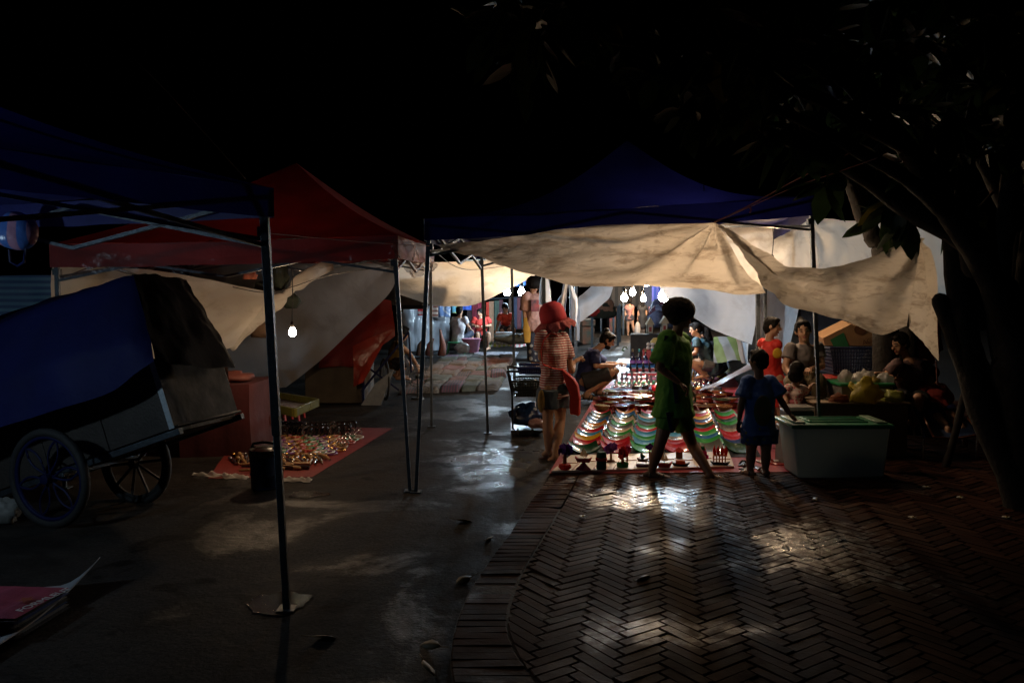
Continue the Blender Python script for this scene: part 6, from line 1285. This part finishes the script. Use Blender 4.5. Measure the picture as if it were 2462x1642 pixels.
# 12 back of white shirt on green stool
stool('small green plastic stool under the seated person in the white shirt', z5(820, 1330, 20.2) * V(1, 1, 0), .30, .42, C('emerald_plastic', (.02, .30, .12), .4))
person('person in a white T-shirt with black yoke sitting on the green stool',
  JJ(z5, 20.2, head=(865, 768), neck=(865, 830), shL=(775, 880, .05), shR=(935, 875), elL=(770, 990, .2), elR=(965, 960, .05), wrL=(850, 1010, .3), wrR=(1010, 1010, .3), hipL=(790, 1150), hipR=(880, 1150), knL=(850, 1060, .5), knR=(1010, 1060, .3), anL=(900, 1250, .4), anR=(1010, 1270, .25)),
  V(.5, .85, 0), s=1.02, top=dict(m=C('white_tee', (.50, .48, .50), .8), sleeve=.6, loose=.025, hem=.02), bottom=dict(m=C('navy_trousers', (.02, .025, .05), .8), len=1.1), hairstyle='short', vox=.016, seed=12)
person('person in a red top with white sleeves sitting beside the man in the white shirt',
  JJ(z5, 21, head=(1120, 800), neck=(1125, 850), shL=(1050, 880), shR=(1220, 880), elL=(1020, 960), elR=(1250, 960), wrL=(1070, 960, -.2), wrR=(1180, 960, -.2), hipL=(1090, 1100), hipR=(1180, 1100), knL=(1090, 1060, -.4), knR=(1230, 1060, -.4), anL=(1095, 1230, -.4), anR=(1230, 1230, -.4)),
  V(-.4, -.9, -.1), s=1.0, top=dict(m=C('red_top', (.5, .03, .02), .8), sleeve=.6, loose=.02), bottom=dict(m=C('dark_skirt', (.03, .025, .03), .8), len=.9), hairstyle='long', vox=.016, seed=13)
person('woman in an orange-red T-shirt leaning forward between the two posts',
  JJ(z5, 19.6, head=(1435, 735), neck=(1440, 790), shL=(1500, 830), shR=(1375, 835), elL=(1530, 920), elR=(1345, 930), wrL=(1500, 980, -.2), wrR=(1325, 1010, -.3), hipL=(1480, 990, .2), hipR=(1420, 990, .2), knL=(1540, 1010, -.2), knR=(1400, 1020, -.2), anL=(1530, 1130), anR=(1400, 1130)),
  V(-.1, -.9, -.5), s=1.0, top=dict(m=C('orange_red_tee', (.60, .05, .02), .8), sleeve=.6, loose=.02), bottom=dict(m=C('dark_skirt', (.03, .025, .03), .8), len=1), hairstyle='long', vox=.016, seed=14)
person('standing man in a loose pink T-shirt with a black print looking down',
  JJ(z5, 14.4, head=(1795, 455), neck=(1790, 535), shL=(1700, 590, -.05), shR=(1880, 590, .05), elL=(1680, 790, -.05), elR=(1910, 790, .05), wrL=(1690, 980, -.1), wrR=(1880, 930, -.1), hipL=(1760, 960), hipR=(1850, 960), knL=(1775, 1220), knR=(1850, 1220), anL=(1780, 1420), anR=(1850, 1430)),
  V(.35, -.8, -.35), s=1.12, top=dict(m=C('pink_tee', (.52, .30, .26), .8), sleeve=.9, loose=.05, hem=.02, flare=.02, sflare=.02), bottom=dict(m=C('flower_trousers', (.02, .022, .035), .8, col2=(.3, .3, .28), pattern='dots', ps=9), len=1.9, loose=.03), hairstyle='mop', vox=.014, seed=15)
pk = [o for o in COL.objects if o.get('label', '').startswith('standing man')][0]
b = MB(); b.box(z5(1812, 705, 14.2), (.15, .012, .2), rz=.35); obj('chest_print', b, C('print_black', (.03, .02, .025), .7, col2=(.35, .05, .05), ns=9), pk, bevel=.003)
b = MB(); b.tube([z5(1705, 860, 14.3), z5(1712, 1000, 14.25), z5(1715, 1170, 14.2)], [(.05, .02), (.07, .02), (.05, .015)], 10, side=V(1, 0, 0)); obj('yellow_scarf', b, C('mustard', (.50, .26, .03), .8), pk)
person('person crouching behind the red box cart and reaching down to the cloths',
  JJ(z5, 12.6, head=(150, 1050), neck=(120, 1130), shL=(60, 1200, .1), shR=(120, 1210, -.12), elL=(120, 1330, .15), elR=(225, 1300, -.12), wrL=(220, 1420, .15), wrR=(320, 1440, -.2), hipL=(20, 1420, .1), hipR=(60, 1430, -.1), knL=(150, 1380, .12), knR=(170, 1430, -.2), anL=(80, 1560, .1), anR=(110, 1590, -.15)),
  V(.95, .1, -.3), s=1.0, top=dict(m=C('ochre_vest', (.22, .14, .03), .8), sleeve=0, loose=.02), bottom=dict(m=C('dark_skirt', (.03, .025, .03), .8), len=1.2), hairstyle='short', vox=.013, seed=16)
# far couple in the street
for q, (lb, x, col, cb_, hx_) in enumerate([('far pedestrian in a pink shirt and bare legs walking away down the dark street', 870, (.35, .16, .14), .45, 'short'), ('far woman in a black dress carrying a white bag in the street', 1075, (.02, .02, .022), 1.0, 'long')]):
    yb = 1000 if q == 0 else 1100
    person(lb, JJ(z8, 28, head=(x, 545), neck=(x, 600), shL=(x - 48, 640), shR=(x + 48, 640), elL=(x - 62, 720), elR=(x + 62, 720), wrL=(x - 66, 800), wrR=(x + 60, 800), hipL=(x - 26, 790), hipR=(x + 26, 790), knL=(x - 24, 930), knR=(x + (50 if q == 0 else 24), 920), anL=(x - 22, 1080), anR=(x + (85 if q == 0 else 22), 1070)),
      V(0, 1, 0), s=1.0, top=dict(m=C('far_top_%d' % q, col, .8), sleeve=.5, loose=.02, hem=.05 if q == 0 else .32, flare=0 if q == 0 else .04), bottom=dict(m=C('far_bottom_%d' % q, (.05, .05, .06) if q == 0 else (.02, .02, .02), .8), len=cb_), hairstyle=hx_, vox=.022, seed=20 + q)
b = MB(); b.ell(z8(1000, 1000, 27.8), (.10, .06, .28), n=12, k=8); tag(obj('white_bag', b, C('white_far_bag', (.55, .5, .45), .6)), 'long white bag in the hand of the far woman in black', 'bag')
# ================================================================ textile market, far left
EYE = C
tx = [('maroon striped', (.28, .06, .05), (.10, .10, .08), 'stripes_x'), ('sage green', (.16, .22, .16), (.12, .16, .12), None), ('tan patterned', (.46, .32, .20), (.16, .08, .04), 'batik'), ('cream and black patterned', (.5, .44, .36), (.08, .07, .06), 'batik'), ('grey striped', (.26, .25, .24), (.14, .12, .12), 'stripes_y'), ('rust red', (.40, .10, .05), (.3, .07, .04), None), ('magenta', (.32, .05, .16), (.12, .1, .16), 'stripes_x'), ('brown striped', (.24, .13, .08), (.34, .26, .2), 'stripes_y')]
q = [G(960, 947, .01), G(1196, 938, .01), G(1236, 858, .01), G(1075, 856, .01)]
b = MB(); b.grid([[ (q[0].lerp(q[1], u / 8)).lerp(q[3].lerp(q[2], u / 8), v / 8) for u in range(9)] for v in range(9)]); tag(obj('ground_sheet', b, C('pale_ground_sheet', (.40, .38, .40), .5)), 'pale sheet under the folded textiles of the far left stall', 'ground sheet')
for r in range(7):
    for c in range(5):
        k_ = (r * 5 + c * 3 + (r * c) % 4) % 8; lb, c1, c2, pt_ = tx[k_]; jt = [0] + [q_ / 5 + .08 * noise.noise(V(q_ * 1.7, r * 2.3, 1)) for q_ in range(1, 5)] + [1]; u0 = jt[c] + .004; u1 = jt[c + 1] - .002; v0 = (r + .01) / 7; v1 = (r + 1.02) / 7
        f = lambda u, v: (q[0].lerp(q[1], u)).lerp(q[3].lerp(q[2], u), v)
        h = random.uniform(.03, .09); rt_ = random.uniform(-.25, .25); b = MB(); rows = []
        for i in range(9):
            row = []
            for j in range(11):
                u = j / 10; v = i / 8; e = min(1, min(u, 1 - u) * 10) * min(1, min(v, 1 - v) * 8); uu = u - .5; vv = v - .5; p = f(u0 + (u1 - u0) * (.5 + 1.15 * (uu + rt_ * vv)), v0 + (v1 - v0) * (.5 + 1.1 * (vv - rt_ * uu)))
                row.append(V(p.x, p.y, .012 + h * e ** .4 + .035 * e * noise.noise(V(p.x * 5, p.y * 5, r + c))))
            rows.append(row)
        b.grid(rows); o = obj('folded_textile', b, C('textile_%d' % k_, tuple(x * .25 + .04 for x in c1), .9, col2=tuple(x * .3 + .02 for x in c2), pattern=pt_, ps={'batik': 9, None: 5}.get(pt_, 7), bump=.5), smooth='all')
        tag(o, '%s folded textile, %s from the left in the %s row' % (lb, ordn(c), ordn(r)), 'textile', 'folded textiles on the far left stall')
b = MB(); q2 = [G(1150, 900, .016), G(1214, 900, .016), G(1248, 846, .016), G(1140, 846, .016)]; b.grid(wrinkle([[(q2[0].lerp(q2[1], u / 30)).lerp(q2[3].lerp(q2[2], u / 30), v / 20) for u in range(31)] for v in range(21)], .02, 6))
tag(obj('silver_jewellery_sheet', b, C('silver_speckle', (.45, .45, .50), .3, col2=(.06, .05, .08), pattern='batik', ps=16, metal=.3, bump=1)), 'glittering sheet of silver trinkets between the seated people and the trolley', 'ground sheet')
for i, (x0, x1, y0, y1, c1, c2, lb) in enumerate([(1230, 1500, 1165, 1225, (.40, .42, .05), (.5, .45, .4), 'yellow-green and white printed cloth spread on the ground'), (1490, 1740, 1165, 1225, (.45, .03, .03), (.5, .45, .4), 'red and white cloth spread on the ground left of the pink-shirted man')]):
    b = MB(); Yy = 19.2; b.grid(wrinkle([[z5(x0 + (x1 - x0) * u / 16 + (20 if v == 0 else 0), y0 + (y1 - y0) * v / 8, Yy - v * .1) for u in range(17)] for v in range(9)], .03, 5)); tag(obj('printed_cloth', b, C('printed_cloth_%d' % i, c1, .8, col2=c2, pattern='stripes_x', ps=3), smooth='all'), lb, 'cloth')
# white plastic wall and hangings
ztarp('glossy white plastic sheet forming the back wall of the left stall', z5, [[(100, 560, 21.5), (300, 560, 21.5), (520, 600, 21.8), (760, 600, 22)], [(100, 900, 21.5), (300, 900, 21.4), (520, 940, 21.8), (740, 900, 22)], [(100, 1340, 21.2), (300, 1340, 21), (520, 1330, 21.2), (735, 1310, 21.4)]], C('glossy_white_sheet', (.46, .50, .56), .22, ns=3, bump=1, bs=5, trans=.3), 50, 40, .12, 1.6, (2.5, 1, .5), 91)
def hang(label, x0, x1, y0, y1, Y, c1, c2=None, pt_=None, ps=6, cat='cloth', name='hanging_cloth', slant=0, group=None):
    b = MB(); b.grid(wrinkle([[z5(x0 + (x1 - x0) * u / 10 + slant * v / 10, y0 + (y1 - y0) * v / 10, Y) for u in range(11)] for v in range(11)], .03, 4, (3, 1, .6), x0 * .01)); nm = 'hang_' + label.replace(' ', '_')[:30]
    return tag(obj(name, b, C(nm, c1, .85, col2=c2, pattern=pt_, ps=ps), smooth='all', solid=.01), label, cat, group)
hang('blue and white embroidered panel hanging on the plastic wall', 600, 745, 695, 850, 20.9, (.12, .20, .40), (.6, .6, .6), 'batik', 5); hang('brown and white embroidered strip hanging beside the blue panel', 500, 590, 690, 850, 20.9, (.5, .4, .34), (.20, .08, .06), 'stripes_z', 3)
hang('red embroidered cushion cover hanging near the steel pole', 335, 430, 695, 830, 20.8, (.50, .03, .04), (.5, .4, .4), 'stripes_z', 2.2); hang('blue-green flag cloth above the seated people', 760, 900, 690, 800, 21.4, (.10, .30, .40), (.3, .4, .1), 'batik', 5)
hang('bright blue sheet corner behind the person in white', 900, 1010, 690, 760, 21.8, (.05, .12, .55))
crumple('fabric_bag', 'black patterned bag hanging under the cream awning', 'bag', z5(265, 750, 15.9), (.33, .12, .26), C('black_fabric', (.02, .02, .022), .8), 3.3); crumple('fabric_bag', 'dark narrow bag hanging left of the black one', 'bag', z5(90, 790, 15.9), (.12, .1, .34), C('black_fabric', (.02, .02, .022), .8), 5.3)
for i, (x, w, y0, y1, c1) in enumerate([(985, 60, 700, 1120, (.05, .03, .03)), (1050, 60, 690, 1100, (.20, .02, .04)), (1110, 50, 650, 1000, (.30, .03, .06)), (1215, 36, 660, 840, (.60, .05, .03)), (1262, 60, 650, 1160, (.36, .20, .12)), (1330, 60, 640, 1160, (.06, .09, .07)), (1385, 50, 630, 1000, (.08, .03, .04)), (1560, 50, 600, 1000, (.04, .05, .09)), (1610, 60, 600, 1000, (.16, .05, .06)), (1665, 60, 620, 1000, (.05, .08, .10)), (1500, 40, 590, 900, (.10, .06, .04))]):
    hang('%s garment from the left on the far clothes rack' % ordn(i), x - w / 2, x + w / 2, y0, y1, 22.2 + .05 * i, c1, cat='garment', name='hanging_garment', group='garments on the far clothes rack')
b = MB(); b.tube([z5(950, 640, 22.5), z5(1750, 590, 22.8)], .02, 6); tag(obj('clothes_rail', b, STEEL), 'steel rail carrying the far garments', 'rail')
for i in range(9):
    crumple('decoration', 'small blue-white ornament, %s from the left above the far rack' % ordn(i), 'ornament', z5(1530 + 28 * i, 430 + 22 * (i % 3) - 4 * i, 21.5), (.06, .04, .07), C('blue_deco', (.05, .16, .5), .4), i, 8, 6, 'ornaments above the far rack')
b = MB(); b.box(z5(1430, 1115, 18.9), (.42, .3, .28)); tag(obj('printed_box', b, C('printed_white_box', (.5, .48, .5), .7, col2=(.2, .2, .26), pattern='batik', ps=7), bevel=.01), 'white printed carton in front of the woman in orange-red', 'box')
crumple('cloth_pile', 'pile of black garments left of the pink-shirted man', 'clothes pile', z5(1640, 1180, 18.2), (.50, .35, .13), C('black_pile', (.025, .025, .03), .8, col2=(.12, .12, .08), ns=12, bump=1), 4.4, 26, 16)
b = MB(); c = z5(1010, 1290, 19.7); b.lathe([(.13, 0), (.17, .30), (.18, .31), (.18, .33)], c, 16, sx=1.3); tag(obj('pink_bin', b, C('pink_plastic', (.55, .22, .34), .4)), 'pink plastic bin between the seated people', 'bin')
crumple('plastic_bag', 'white plastic bag in front of the green stool', 'plastic bag', z5(900, 1300, 19.5), (.17, .12, .15), WBG, 8.8, 20, 14)
for i, (x, c1) in enumerate([(365, (.34, .16, .14)), (640, (.45, .08, .05)), (480, (.30, .03, .05))]):
    b = MB(); p = z5(x, 1330, 19.2); b.tube([p, p + V(.02, 0, .25), p + V(-.04 if i == 1 else .1, 0, .62 if i == 1 else .40)], [.20, .15, .03], 12, flat=.5); tag(obj('woven_cushion', b, C('woven_%d' % i, c1, .85, col2=(.1, .12, .08), pattern='stripes_z', ps=7), smooth='all'), ['striped triangular cushion nearest the steel pole', 'tall pointed red striped cushion left of the green stool', 'red cushion between the two pointed cushions'][i], 'cushion')
t = thing('table_fan', 'small table fan with a wire cage beside the crouching person', 'fan', V(P(1005, 900, 12).x, 12, .0)); c = z4c = P(1003, 905, 12.0)
b = MB()
for r_ in (.06, .11, .15): b.tube([c + V(math.cos(a) * r_, -.03, math.sin(a) * r_) for a in [i * math.pi / 10 for i in range(20)]], .003, 5, closed=True, side=V(0, 1, 0))
for i in range(16): a = i * math.pi / 8; b.bar(c + V(math.cos(a) * .02, -.04, math.sin(a) * .02), c + V(math.cos(a) * .15, -.01, math.sin(a) * .15), .003)
obj('cage', b, SIL, t); b = MB(); b.ell(c + V(0, .04, 0), (.04, .06, .04), n=10); obj('motor', b, DKP, t); b = MB(); b.tube([V(c.x, 12.04, .02), c + V(0, .04, -.03)], .012, 8); b.lathe([(.10, 0), (.09, .025)], V(c.x, 12.04, 0), 16); obj('stand', b, DKP, t)
# ================================================================ things further down the street
canopy('far dark canopy across the street behind the three bulbs', [V(1.5, 33, 0), V(6.5, 33, 0), V(6.5, 38, 0), V(1.5, 38, 0)], [V(1.5, 33, 2.3), V(6.5, 33, 2.3), V(6.5, 38, 2.3), V(1.5, 38, 2.3)], V(4, 35.5, 3.3), BLUE, val=.3, pole_w=.06)
z8h = lambda lb, x0, x1, y0, y1, Y, c1, c2=None, pt_=None, ps=3, name='hanging_cloth', cat='cloth': tag(obj(name, MB().grid(wrinkle([[z8(x0 + (x1 - x0) * u / 10, y0 + (y1 - y0) * v / 10, Y) for u in range(11)] for v in range(11)], .05, 3, (2, 1, .5), x0 * .1)), C('z_' + lb.replace(' ', '_')[:30], c1, .85, col2=c2, pattern=pt_, ps=ps), smooth='all', solid=.01), lb, cat)
z8h('purple and blue striped blanket hanging left of the blue-white bulb', 1225, 1400, 310, 560, 26, (.14, .10, .28), (.05, .06, .22), 'stripes_x', 2); z8h('grey-blue sheet hanging at the back of the far stalls', 1080, 1320, 240, 700, 30, (.10, .13, .22)); z8h('pinkish cloth on the far stall table', 1170, 1250, 640, 760, 27, (.3, .08, .06)); z8h('beige sheet on the stall left of the street', 80, 240, 160, 330, 19, (.5, .4, .3))
z8h('grey wall of sheets behind the three warm bulbs', 560, 1100, 200, 640, 31, (.12, .11, .10), (.06, .06, .06), 'stripes_x', 1.2)
for i, (x, y, r_, c1, lb) in enumerate([(330, 790, .22, (.45, .03, .03), 'red bag hanging on the street-side post'), (455, 760, .30, (.40, .22, .15), 'tan sun hat shaped bag hanging beside the red bag'), (445, 820, .34, (.03, .04, .03), 'dark round bag below the tan one')]):
    crumple('market_bag', lb, 'bag', z8(x, y, 20), (r_, .15, r_ * .8), C('mbag%d' % i, c1, .8), i * 2.1, 16, 10, None, .15)
for i, (x0, x1, y, Y, c1, lb) in enumerate([(530, 640, 700, 30, (.30, .08, .08), 'low far table with pink and green cloths'), (110, 310, 880, 24, (.35, .12, .06), 'low far display of red and orange goods'), (640, 800, 720, 33, (.2, .12, .08), 'far table with brown goods')]):
    b = MB(); p = z8((x0 + x1) / 2, y, Y); b.box(p, (abs(z8(x1, y, Y).x - z8(x0, y, Y).x), 1, .18)); b.box(V(p.x, p.y, p.z / 2 - .06), (abs(z8(x1, y, Y).x - z8(x0, y, Y).x) * .9, .8, max(.1, p.z - .12))); tag(obj('market_table', b, C('ftab%d' % i, c1, .8, col2=(.1, .14, .1), ns=5), bevel=.02), lb, 'table')
for i in range(14):
    x = 1300 + (i % 5) * 45 + (i // 5) * 12; crumple('garment_heap', '%s dark heap of garments behind the lantern houses' % ordn(i), 'garments', z8(x, 960 - (i // 5) * 100, 21 + i // 5), (.24, .24, .24), C('dheap%d' % (i % 3), [(.05, .06, .14), (.16, .16, .22), (.04, .03, .06)][i % 3], .8, col2=[(.2, .2, .3), (.05, .05, .12), (.16, .04, .06)][i % 3], ns=6, bump=1), i, 12, 8, 'heaps of dark garments')
for i, (x, y, c1, lb) in enumerate([(520, 310, (.3, .05, .04), 'orange-brown parcel hanging from the truss by the near pole')]):
    crumple('parcel', lb, 'parcel', z3c(x, y) if False else P(602, 672, 8.4), (.07, .05, .05), C('parcel', (.36, .10, .05), .7), 2)
for i, (x, y, h_, lb) in enumerate([(676, 700, .20, 'dark green bag hanging high behind the near pole'), (700, 742, .10, 'dark leafy bag hanging from the cord above the low bulb'), (628, 722, .12, 'small black handbag hanging from the red canopy frame')]):
    crumple('fabric_bag', lb, 'bag', P(x, y, 9.0), (.09, .06, h_), C('dkgreen_fabric', (.02, .03, .02), .8), i + 1.5, 14, 10)
t = P(630, 812, 8.9); crumple('brown_bag', 'brown bag hanging half behind the near pole left of the bulb', 'bag', t, (.13, .08, .11), C('brown_fabric', (.12, .07, .04), .8), 6)
b = MB(); b.grid(wrinkle([[P(549 - u * 1.2, 882 + v * 4.5, 8.0 + u * .02) for u in range(9)] for v in range(11)], .01, 4)); tag(obj('patterned_cloth', b, C('floral', (.5, .42, .34), .8, col2=(.04, .03, .03), pattern='batik', ps=26)), 'black and cream patterned cloth peeking out behind the handcart', 'cloth')
# blue stack and red drape behind the family
crumple('cloth_bundle', 'red bundle of cloth behind the seated man', 'cloth', P(2205, 880, 9.2), (.26, .2, .38), C('red_bundle', (.35, .03, .03), .8), 7.1); 
b = MB(); b.grid(wrinkle([[P(1925 + 15 * u, 725 + 9 * v, 10.9) for u in range(22)] for v in range(20)], .05, 2)); tag(obj('tarp', b, C('dark_blue_tarp', (.03, .05, .10), .6, bump=.4), smooth='all'), 'dark blue sheet hanging behind the smiling woman', 'tarp')
b = MB(); b.grid(wrinkle([[P(1716 + 5 * u, 808 + 5.5 * v, 12.6 - .06 * v) for u in range(14)] for v in range(12)], .05, 2.5)); tag(obj('drape', b, C('lime_white_drape', (.16, .17, .18), .7, col2=(.10, .14, .04), pattern='stripes_x', ps=1.1), smooth='all'), 'white drape with a lime stripe behind the squatting women', 'cloth')

# ================================================================ trees
BARK = C('dark_bark', (.014, .011, .009), .95, col2=(.007, .006, .005), ns=9, bump=1, bs=26)
LEAFM = C('plumeria_leaf', (.024, .044, .013), .45, col2=(.016, .030, .009), ns=4, bump=.2, trans=.3); LEAFY = C('yellowing_leaf', (.09, .075, .012), .5, trans=.35)
def leafy(b, p, d, L, w, twist=0):
    d = d.normalized(); x, y, z = frame(d, V(0, 0, 1)); a = twist; s_ = y * math.cos(a) + x * math.sin(a); nrm = d.cross(s_)
    pts = []
    for t, ww, dr in ((0, .06, 0), (.3, .8, .02), (.6, 1, .06), (.85, .6, .13), (1, .02, .2)):
        c = p + d * L * t - V(0, 0, dr * L * 1.4); pts.append((c - s_ * w * ww + nrm * w * .25 * ww, c, c + s_ * w * ww + nrm * w * .25 * ww))
    vs = [v for t in pts for v in t]; fs = []
    for i in range(4):
        o = i * 3; fs += [(o, o + 1, o + 4, o + 3), (o + 1, o + 2, o + 5, o + 4)]
    b.add(vs, fs)
def branchtube(b, pts, r0, r1, n=12):
    sp = spline(pts, 14); b.tube([p + V(noise.noise(p * 3), 0, noise.noise(p * 3 + V(5, 5, 5))) * .02 for p in sp], [(r0 + (r1 - r0) * i / 14) * (1 + .12 * noise.noise(sp[i] * 6)) for i in range(15)], n, round_=True)
def tree(label, trunk, limbs, nl, spread, seed, leafL=.24, group='trees over the right side'):
    rnd = random.Random(seed); base = trunk[0][0]; t = thing('tree', label, 'tree', base, 0, group)
    b = MB()
    for pts, r0, r1 in [trunk] + limbs: branchtube(b, pts, r0, r1)
    tips = []
    tw = MB()
    for pts, r0, r1 in limbs:
        if r1 > .06: continue
        e = spline(pts, 14)
        for q in range(spread[1]):
            i = rnd.randint(8, 14); p = e[i]; d = V(rnd.uniform(-1, 1), rnd.uniform(-1, 1), rnd.uniform(-.35, .8)).normalized(); L = rnd.uniform(.3, 1) * spread[0]
            mid = p + d * L * .5 + V(0, 0, .05); tip = p + d * L + V(0, 0, rnd.uniform(-.1, .1)); tw.tube([p, mid, tip], [max(.012, r1 * .8), .012, .007], 5); tips.append((tip, (tip - mid).normalized()))
        tips.append((e[-1], (e[-1] - e[-2]).normalized()))
    tw.v += b.v * 0; o_ = len(b.v); b.v += tw.v; b.f += [[i + o_ for i in f] for f in tw.f]; b.m += tw.m; obj('trunk', b, BARK, t, smooth='all')
    lf = MB()
    for tip, d in tips:
        for q in range(nl):
            a = rnd.uniform(0, 6.28); x, y, z = frame(d); dd = d * rnd.uniform(.1, .9) + (x * math.cos(a) + y * math.sin(a)) + V(0, 0, rnd.uniform(-.5, .1)); lf.mat(1 if rnd.random() < .04 else 0)
            leafy(lf, tip - d * rnd.uniform(0, .12), dd, leafL * rnd.uniform(.7, 1.25), leafL * .25 * rnd.uniform(.8, 1.2), rnd.uniform(-.8, .8))
    obj('crown', lf, [LEAFM, LEAFY], t, smooth='all'); return t
tree('big leaning tree with forked dark trunks at the right edge of the photo', ([P(2462, 1300, 5.9) * V(1, 1, 0) + V(0, 0, -.1), P(2452, 1180, 5.9), P(2372, 1000, 5.95), P(2330, 860, 6.0), P(2305, 700, 6.0), P(2292, 560, 6.0), P(2262, 430, 5.9)], .14, .07),
     [([P(2372, 1000, 5.95), P(2315, 855, 6.0), P(2262, 722, 6.05)], .09, .065), ([P(2440, 900, 5.85), P(2420, 760, 5.85), P(2360, 600, 5.85), P(2200, 500, 5.8), P(2020, 390, 5.6), P(1850, 320, 5.3)], .16, .035),
      ([P(2448, 1130, 5.9), P(2445, 900, 5.8), P(2400, 700, 5.7), P(2290, 520, 5.6), P(2180, 360, 5.4), P(2060, 220, 5.2), P(1900, 120, 5.0)], .13, .03),
      ([P(2345, 640, 5.85), P(2320, 500, 5.8), P(2330, 330, 5.7), P(2380, 100, 5.6)], .09, .03), ([P(2290, 520, 5.6), P(2160, 420, 5.3), P(1950, 300, 5.0), P(1750, 220, 4.8), P(1560, 170, 4.6)], .055, .015),
      ([P(2180, 360, 5.4), P(1950, 230, 5.0), P(1700, 130, 4.7), P(1450, 100, 4.5), P(1250, 70, 4.3)], .05, .012), ([P(2400, 700, 5.7), P(2430, 400, 5.5), P(2450, 150, 5.3)], .08, .03)], 8, (.6, 14), 5)
tree('second tree with a thinner upright trunk behind the sagging tarp', ([P(2130, 1000, 8.4) * V(1, 1, 0), P(2126, 640, 8.4), P(2095, 560, 8.4), P(2050, 440, 8.4)], .13, .085),
     [([P(2095, 560, 8.4), P(2050, 430, 8.4), P(1960, 300, 8.2), P(1900, 180, 8.0)], .06, .02), ([P(2050, 430, 8.4), P(2150, 300, 8.3), P(2200, 120, 8.2)], .05, .02), ([P(2110, 600, 8.4), P(2185, 500, 8.2), P(2280, 330, 8.2)], .06, .02)], 8, (.55, 7), 9)
tree('stump-like dark trunk between the two tarps', ([P(2190, 1000, 8.9) * V(1, 1, 0), P(2175, 700, 8.9), P(2160, 590, 8.9), P(2155, 545, 8.9)], .11, .10), [([P(2160, 560, 8.9), P(2230, 420, 8.9), P(2300, 250, 8.8)], .06, .02)], 10, (.5, 6), 12)
tree('dark forked tree filling the right edge of the frame', ([P(2470, 1210, 6.6) * V(1, 1, 0), P(2440, 1000, 6.6), P(2420, 800, 6.6), P(2450, 560, 6.6)], .13, .08), [([P(2440, 1000, 6.6), P(2350, 860, 6.6), P(2300, 640, 6.5), P(2330, 480, 6.4)], .07, .065), ([P(2420, 800, 6.6), P(2480, 520, 6.5), P(2460, 300, 6.4)], .09, .03), ([P(2450, 560, 6.6), P(2360, 380, 6.4), P(2250, 230, 6.2), P(2150, 60, 6.0)], .07, .02)], 11, (.6, 12), 15)
b = MB(); branchtube(b, [G(2272, 1125, .04), P(2295, 1040, 7.2), P(2325, 930, 7.1), P(2345, 860, 7.0)], .035, .03); tag(obj('leaning_branch', b, BARK, smooth='all'), 'dark bare branch leaning in front of the reclining child', 'branch')
# fallen leaves and blossoms
def fallen(label, px, py, z, rz, m, L=.11, w=.022, name='fallen_leaf', cat='leaf'):
    b = MB(); p = G(px, py, z); leafy(b, p + V(0, 0, .012), V(math.cos(rz), math.sin(rz), .12), L, w, .5); b.tube([p + V(0, 0, .012), p - V(math.cos(rz), math.sin(rz), -.5) * L * .35], .0018, 5); o = obj(name, b, m, smooth='all', solid=.0012); return tag(o, label, cat, 'fallen leaves on the ground')
fallen('curled brown leaf on the herringbone bricks in the middle foreground', 1532, 1398, PH, 1.0, C('dry_leaf', (.12, .08, .03), .6), .15, .035); fallen('pale curled leaf in front of the storage box', 1962, 1205, PH, 1.4, C('dry_leaf2', (.3, .24, .14), .5), .12)
for i, (x, y, lb) in enumerate([(1095, 1252, 'small brown leaf on the road left of the kerb'), (1168, 1302, 'brown leaf in the gutter beside the puddle edge'), (1060, 1560, 'dead leaf in the dark gutter at the bottom'), (1135, 1390, 'wet leaf stuck to the kerb'), (1018, 1592, 'leaf litter at the bottom of the gutter'), (745, 1535, 'pale dry leaf on the road right of the near pole foot')]):
    fallen(lb, x, y, .008 if i != 4 else .02, i * 1.3, C('dry_leaf', (.12, .08, .03), .6), .12, .03)
for i, (x, y, lb) in enumerate([(1402, 1243, 'white blossom with a yellow heart on the bricks'), (2228, 1172, 'white blossom near the foot of the storage box'), (2310, 1197, 'white blossom in the shade under the tree'), (2420, 1245, 'white blossom at the right edge'), (2195, 1245, 'yellowish fallen blossom in the dark')]):
    p = G(x, y, PH + .004); t = thing('blossom', lb, 'blossom', p, 0, 'fallen plumeria blossoms'); b = MB()
    for q in range(5): a = q * 1.2566 + i; leafy(b, p + V(0, 0, .004), V(math.cos(a), math.sin(a), .35), .035, .012, .4)
    obj('petals', b, C('petal', (.55, .55, .50), .5), t, solid=.001); b = MB(); b.ell(p + V(0, 0, .008), (.007, .007, .005), n=8, k=6); obj('heart', b, C('petal_heart', (.5, .35, .03), .5), t)

def cable(label, pts, r=.004):
    b = MB(); b.tube(spline([P(*p) for p in pts], 30), r, 5); tag(obj('electric_cable', b, mat('black_cable', (.015, .015, .015), .5), smooth='all'), label, 'cable')
cable('thin black cable slung between the middle posts above the trolley', [(1040, 600, 6.7), (1120, 648, 8.5), (1232, 640, 12), (1310, 660, 12)])
cable('black cable looping along the frame above the low warm bulb', [(560, 690, 8.4), (620, 702, 8.2), (668, 700, 7.9), (703, 690, 7.6), (800, 660, 7.2), (945, 640, 6.7)])
cable('black cable crossing high behind the three warm bulbs', [(1384, 670, 15.9), (1480, 690, 14), (1560, 684, 13), (1640, 690, 12.4)])
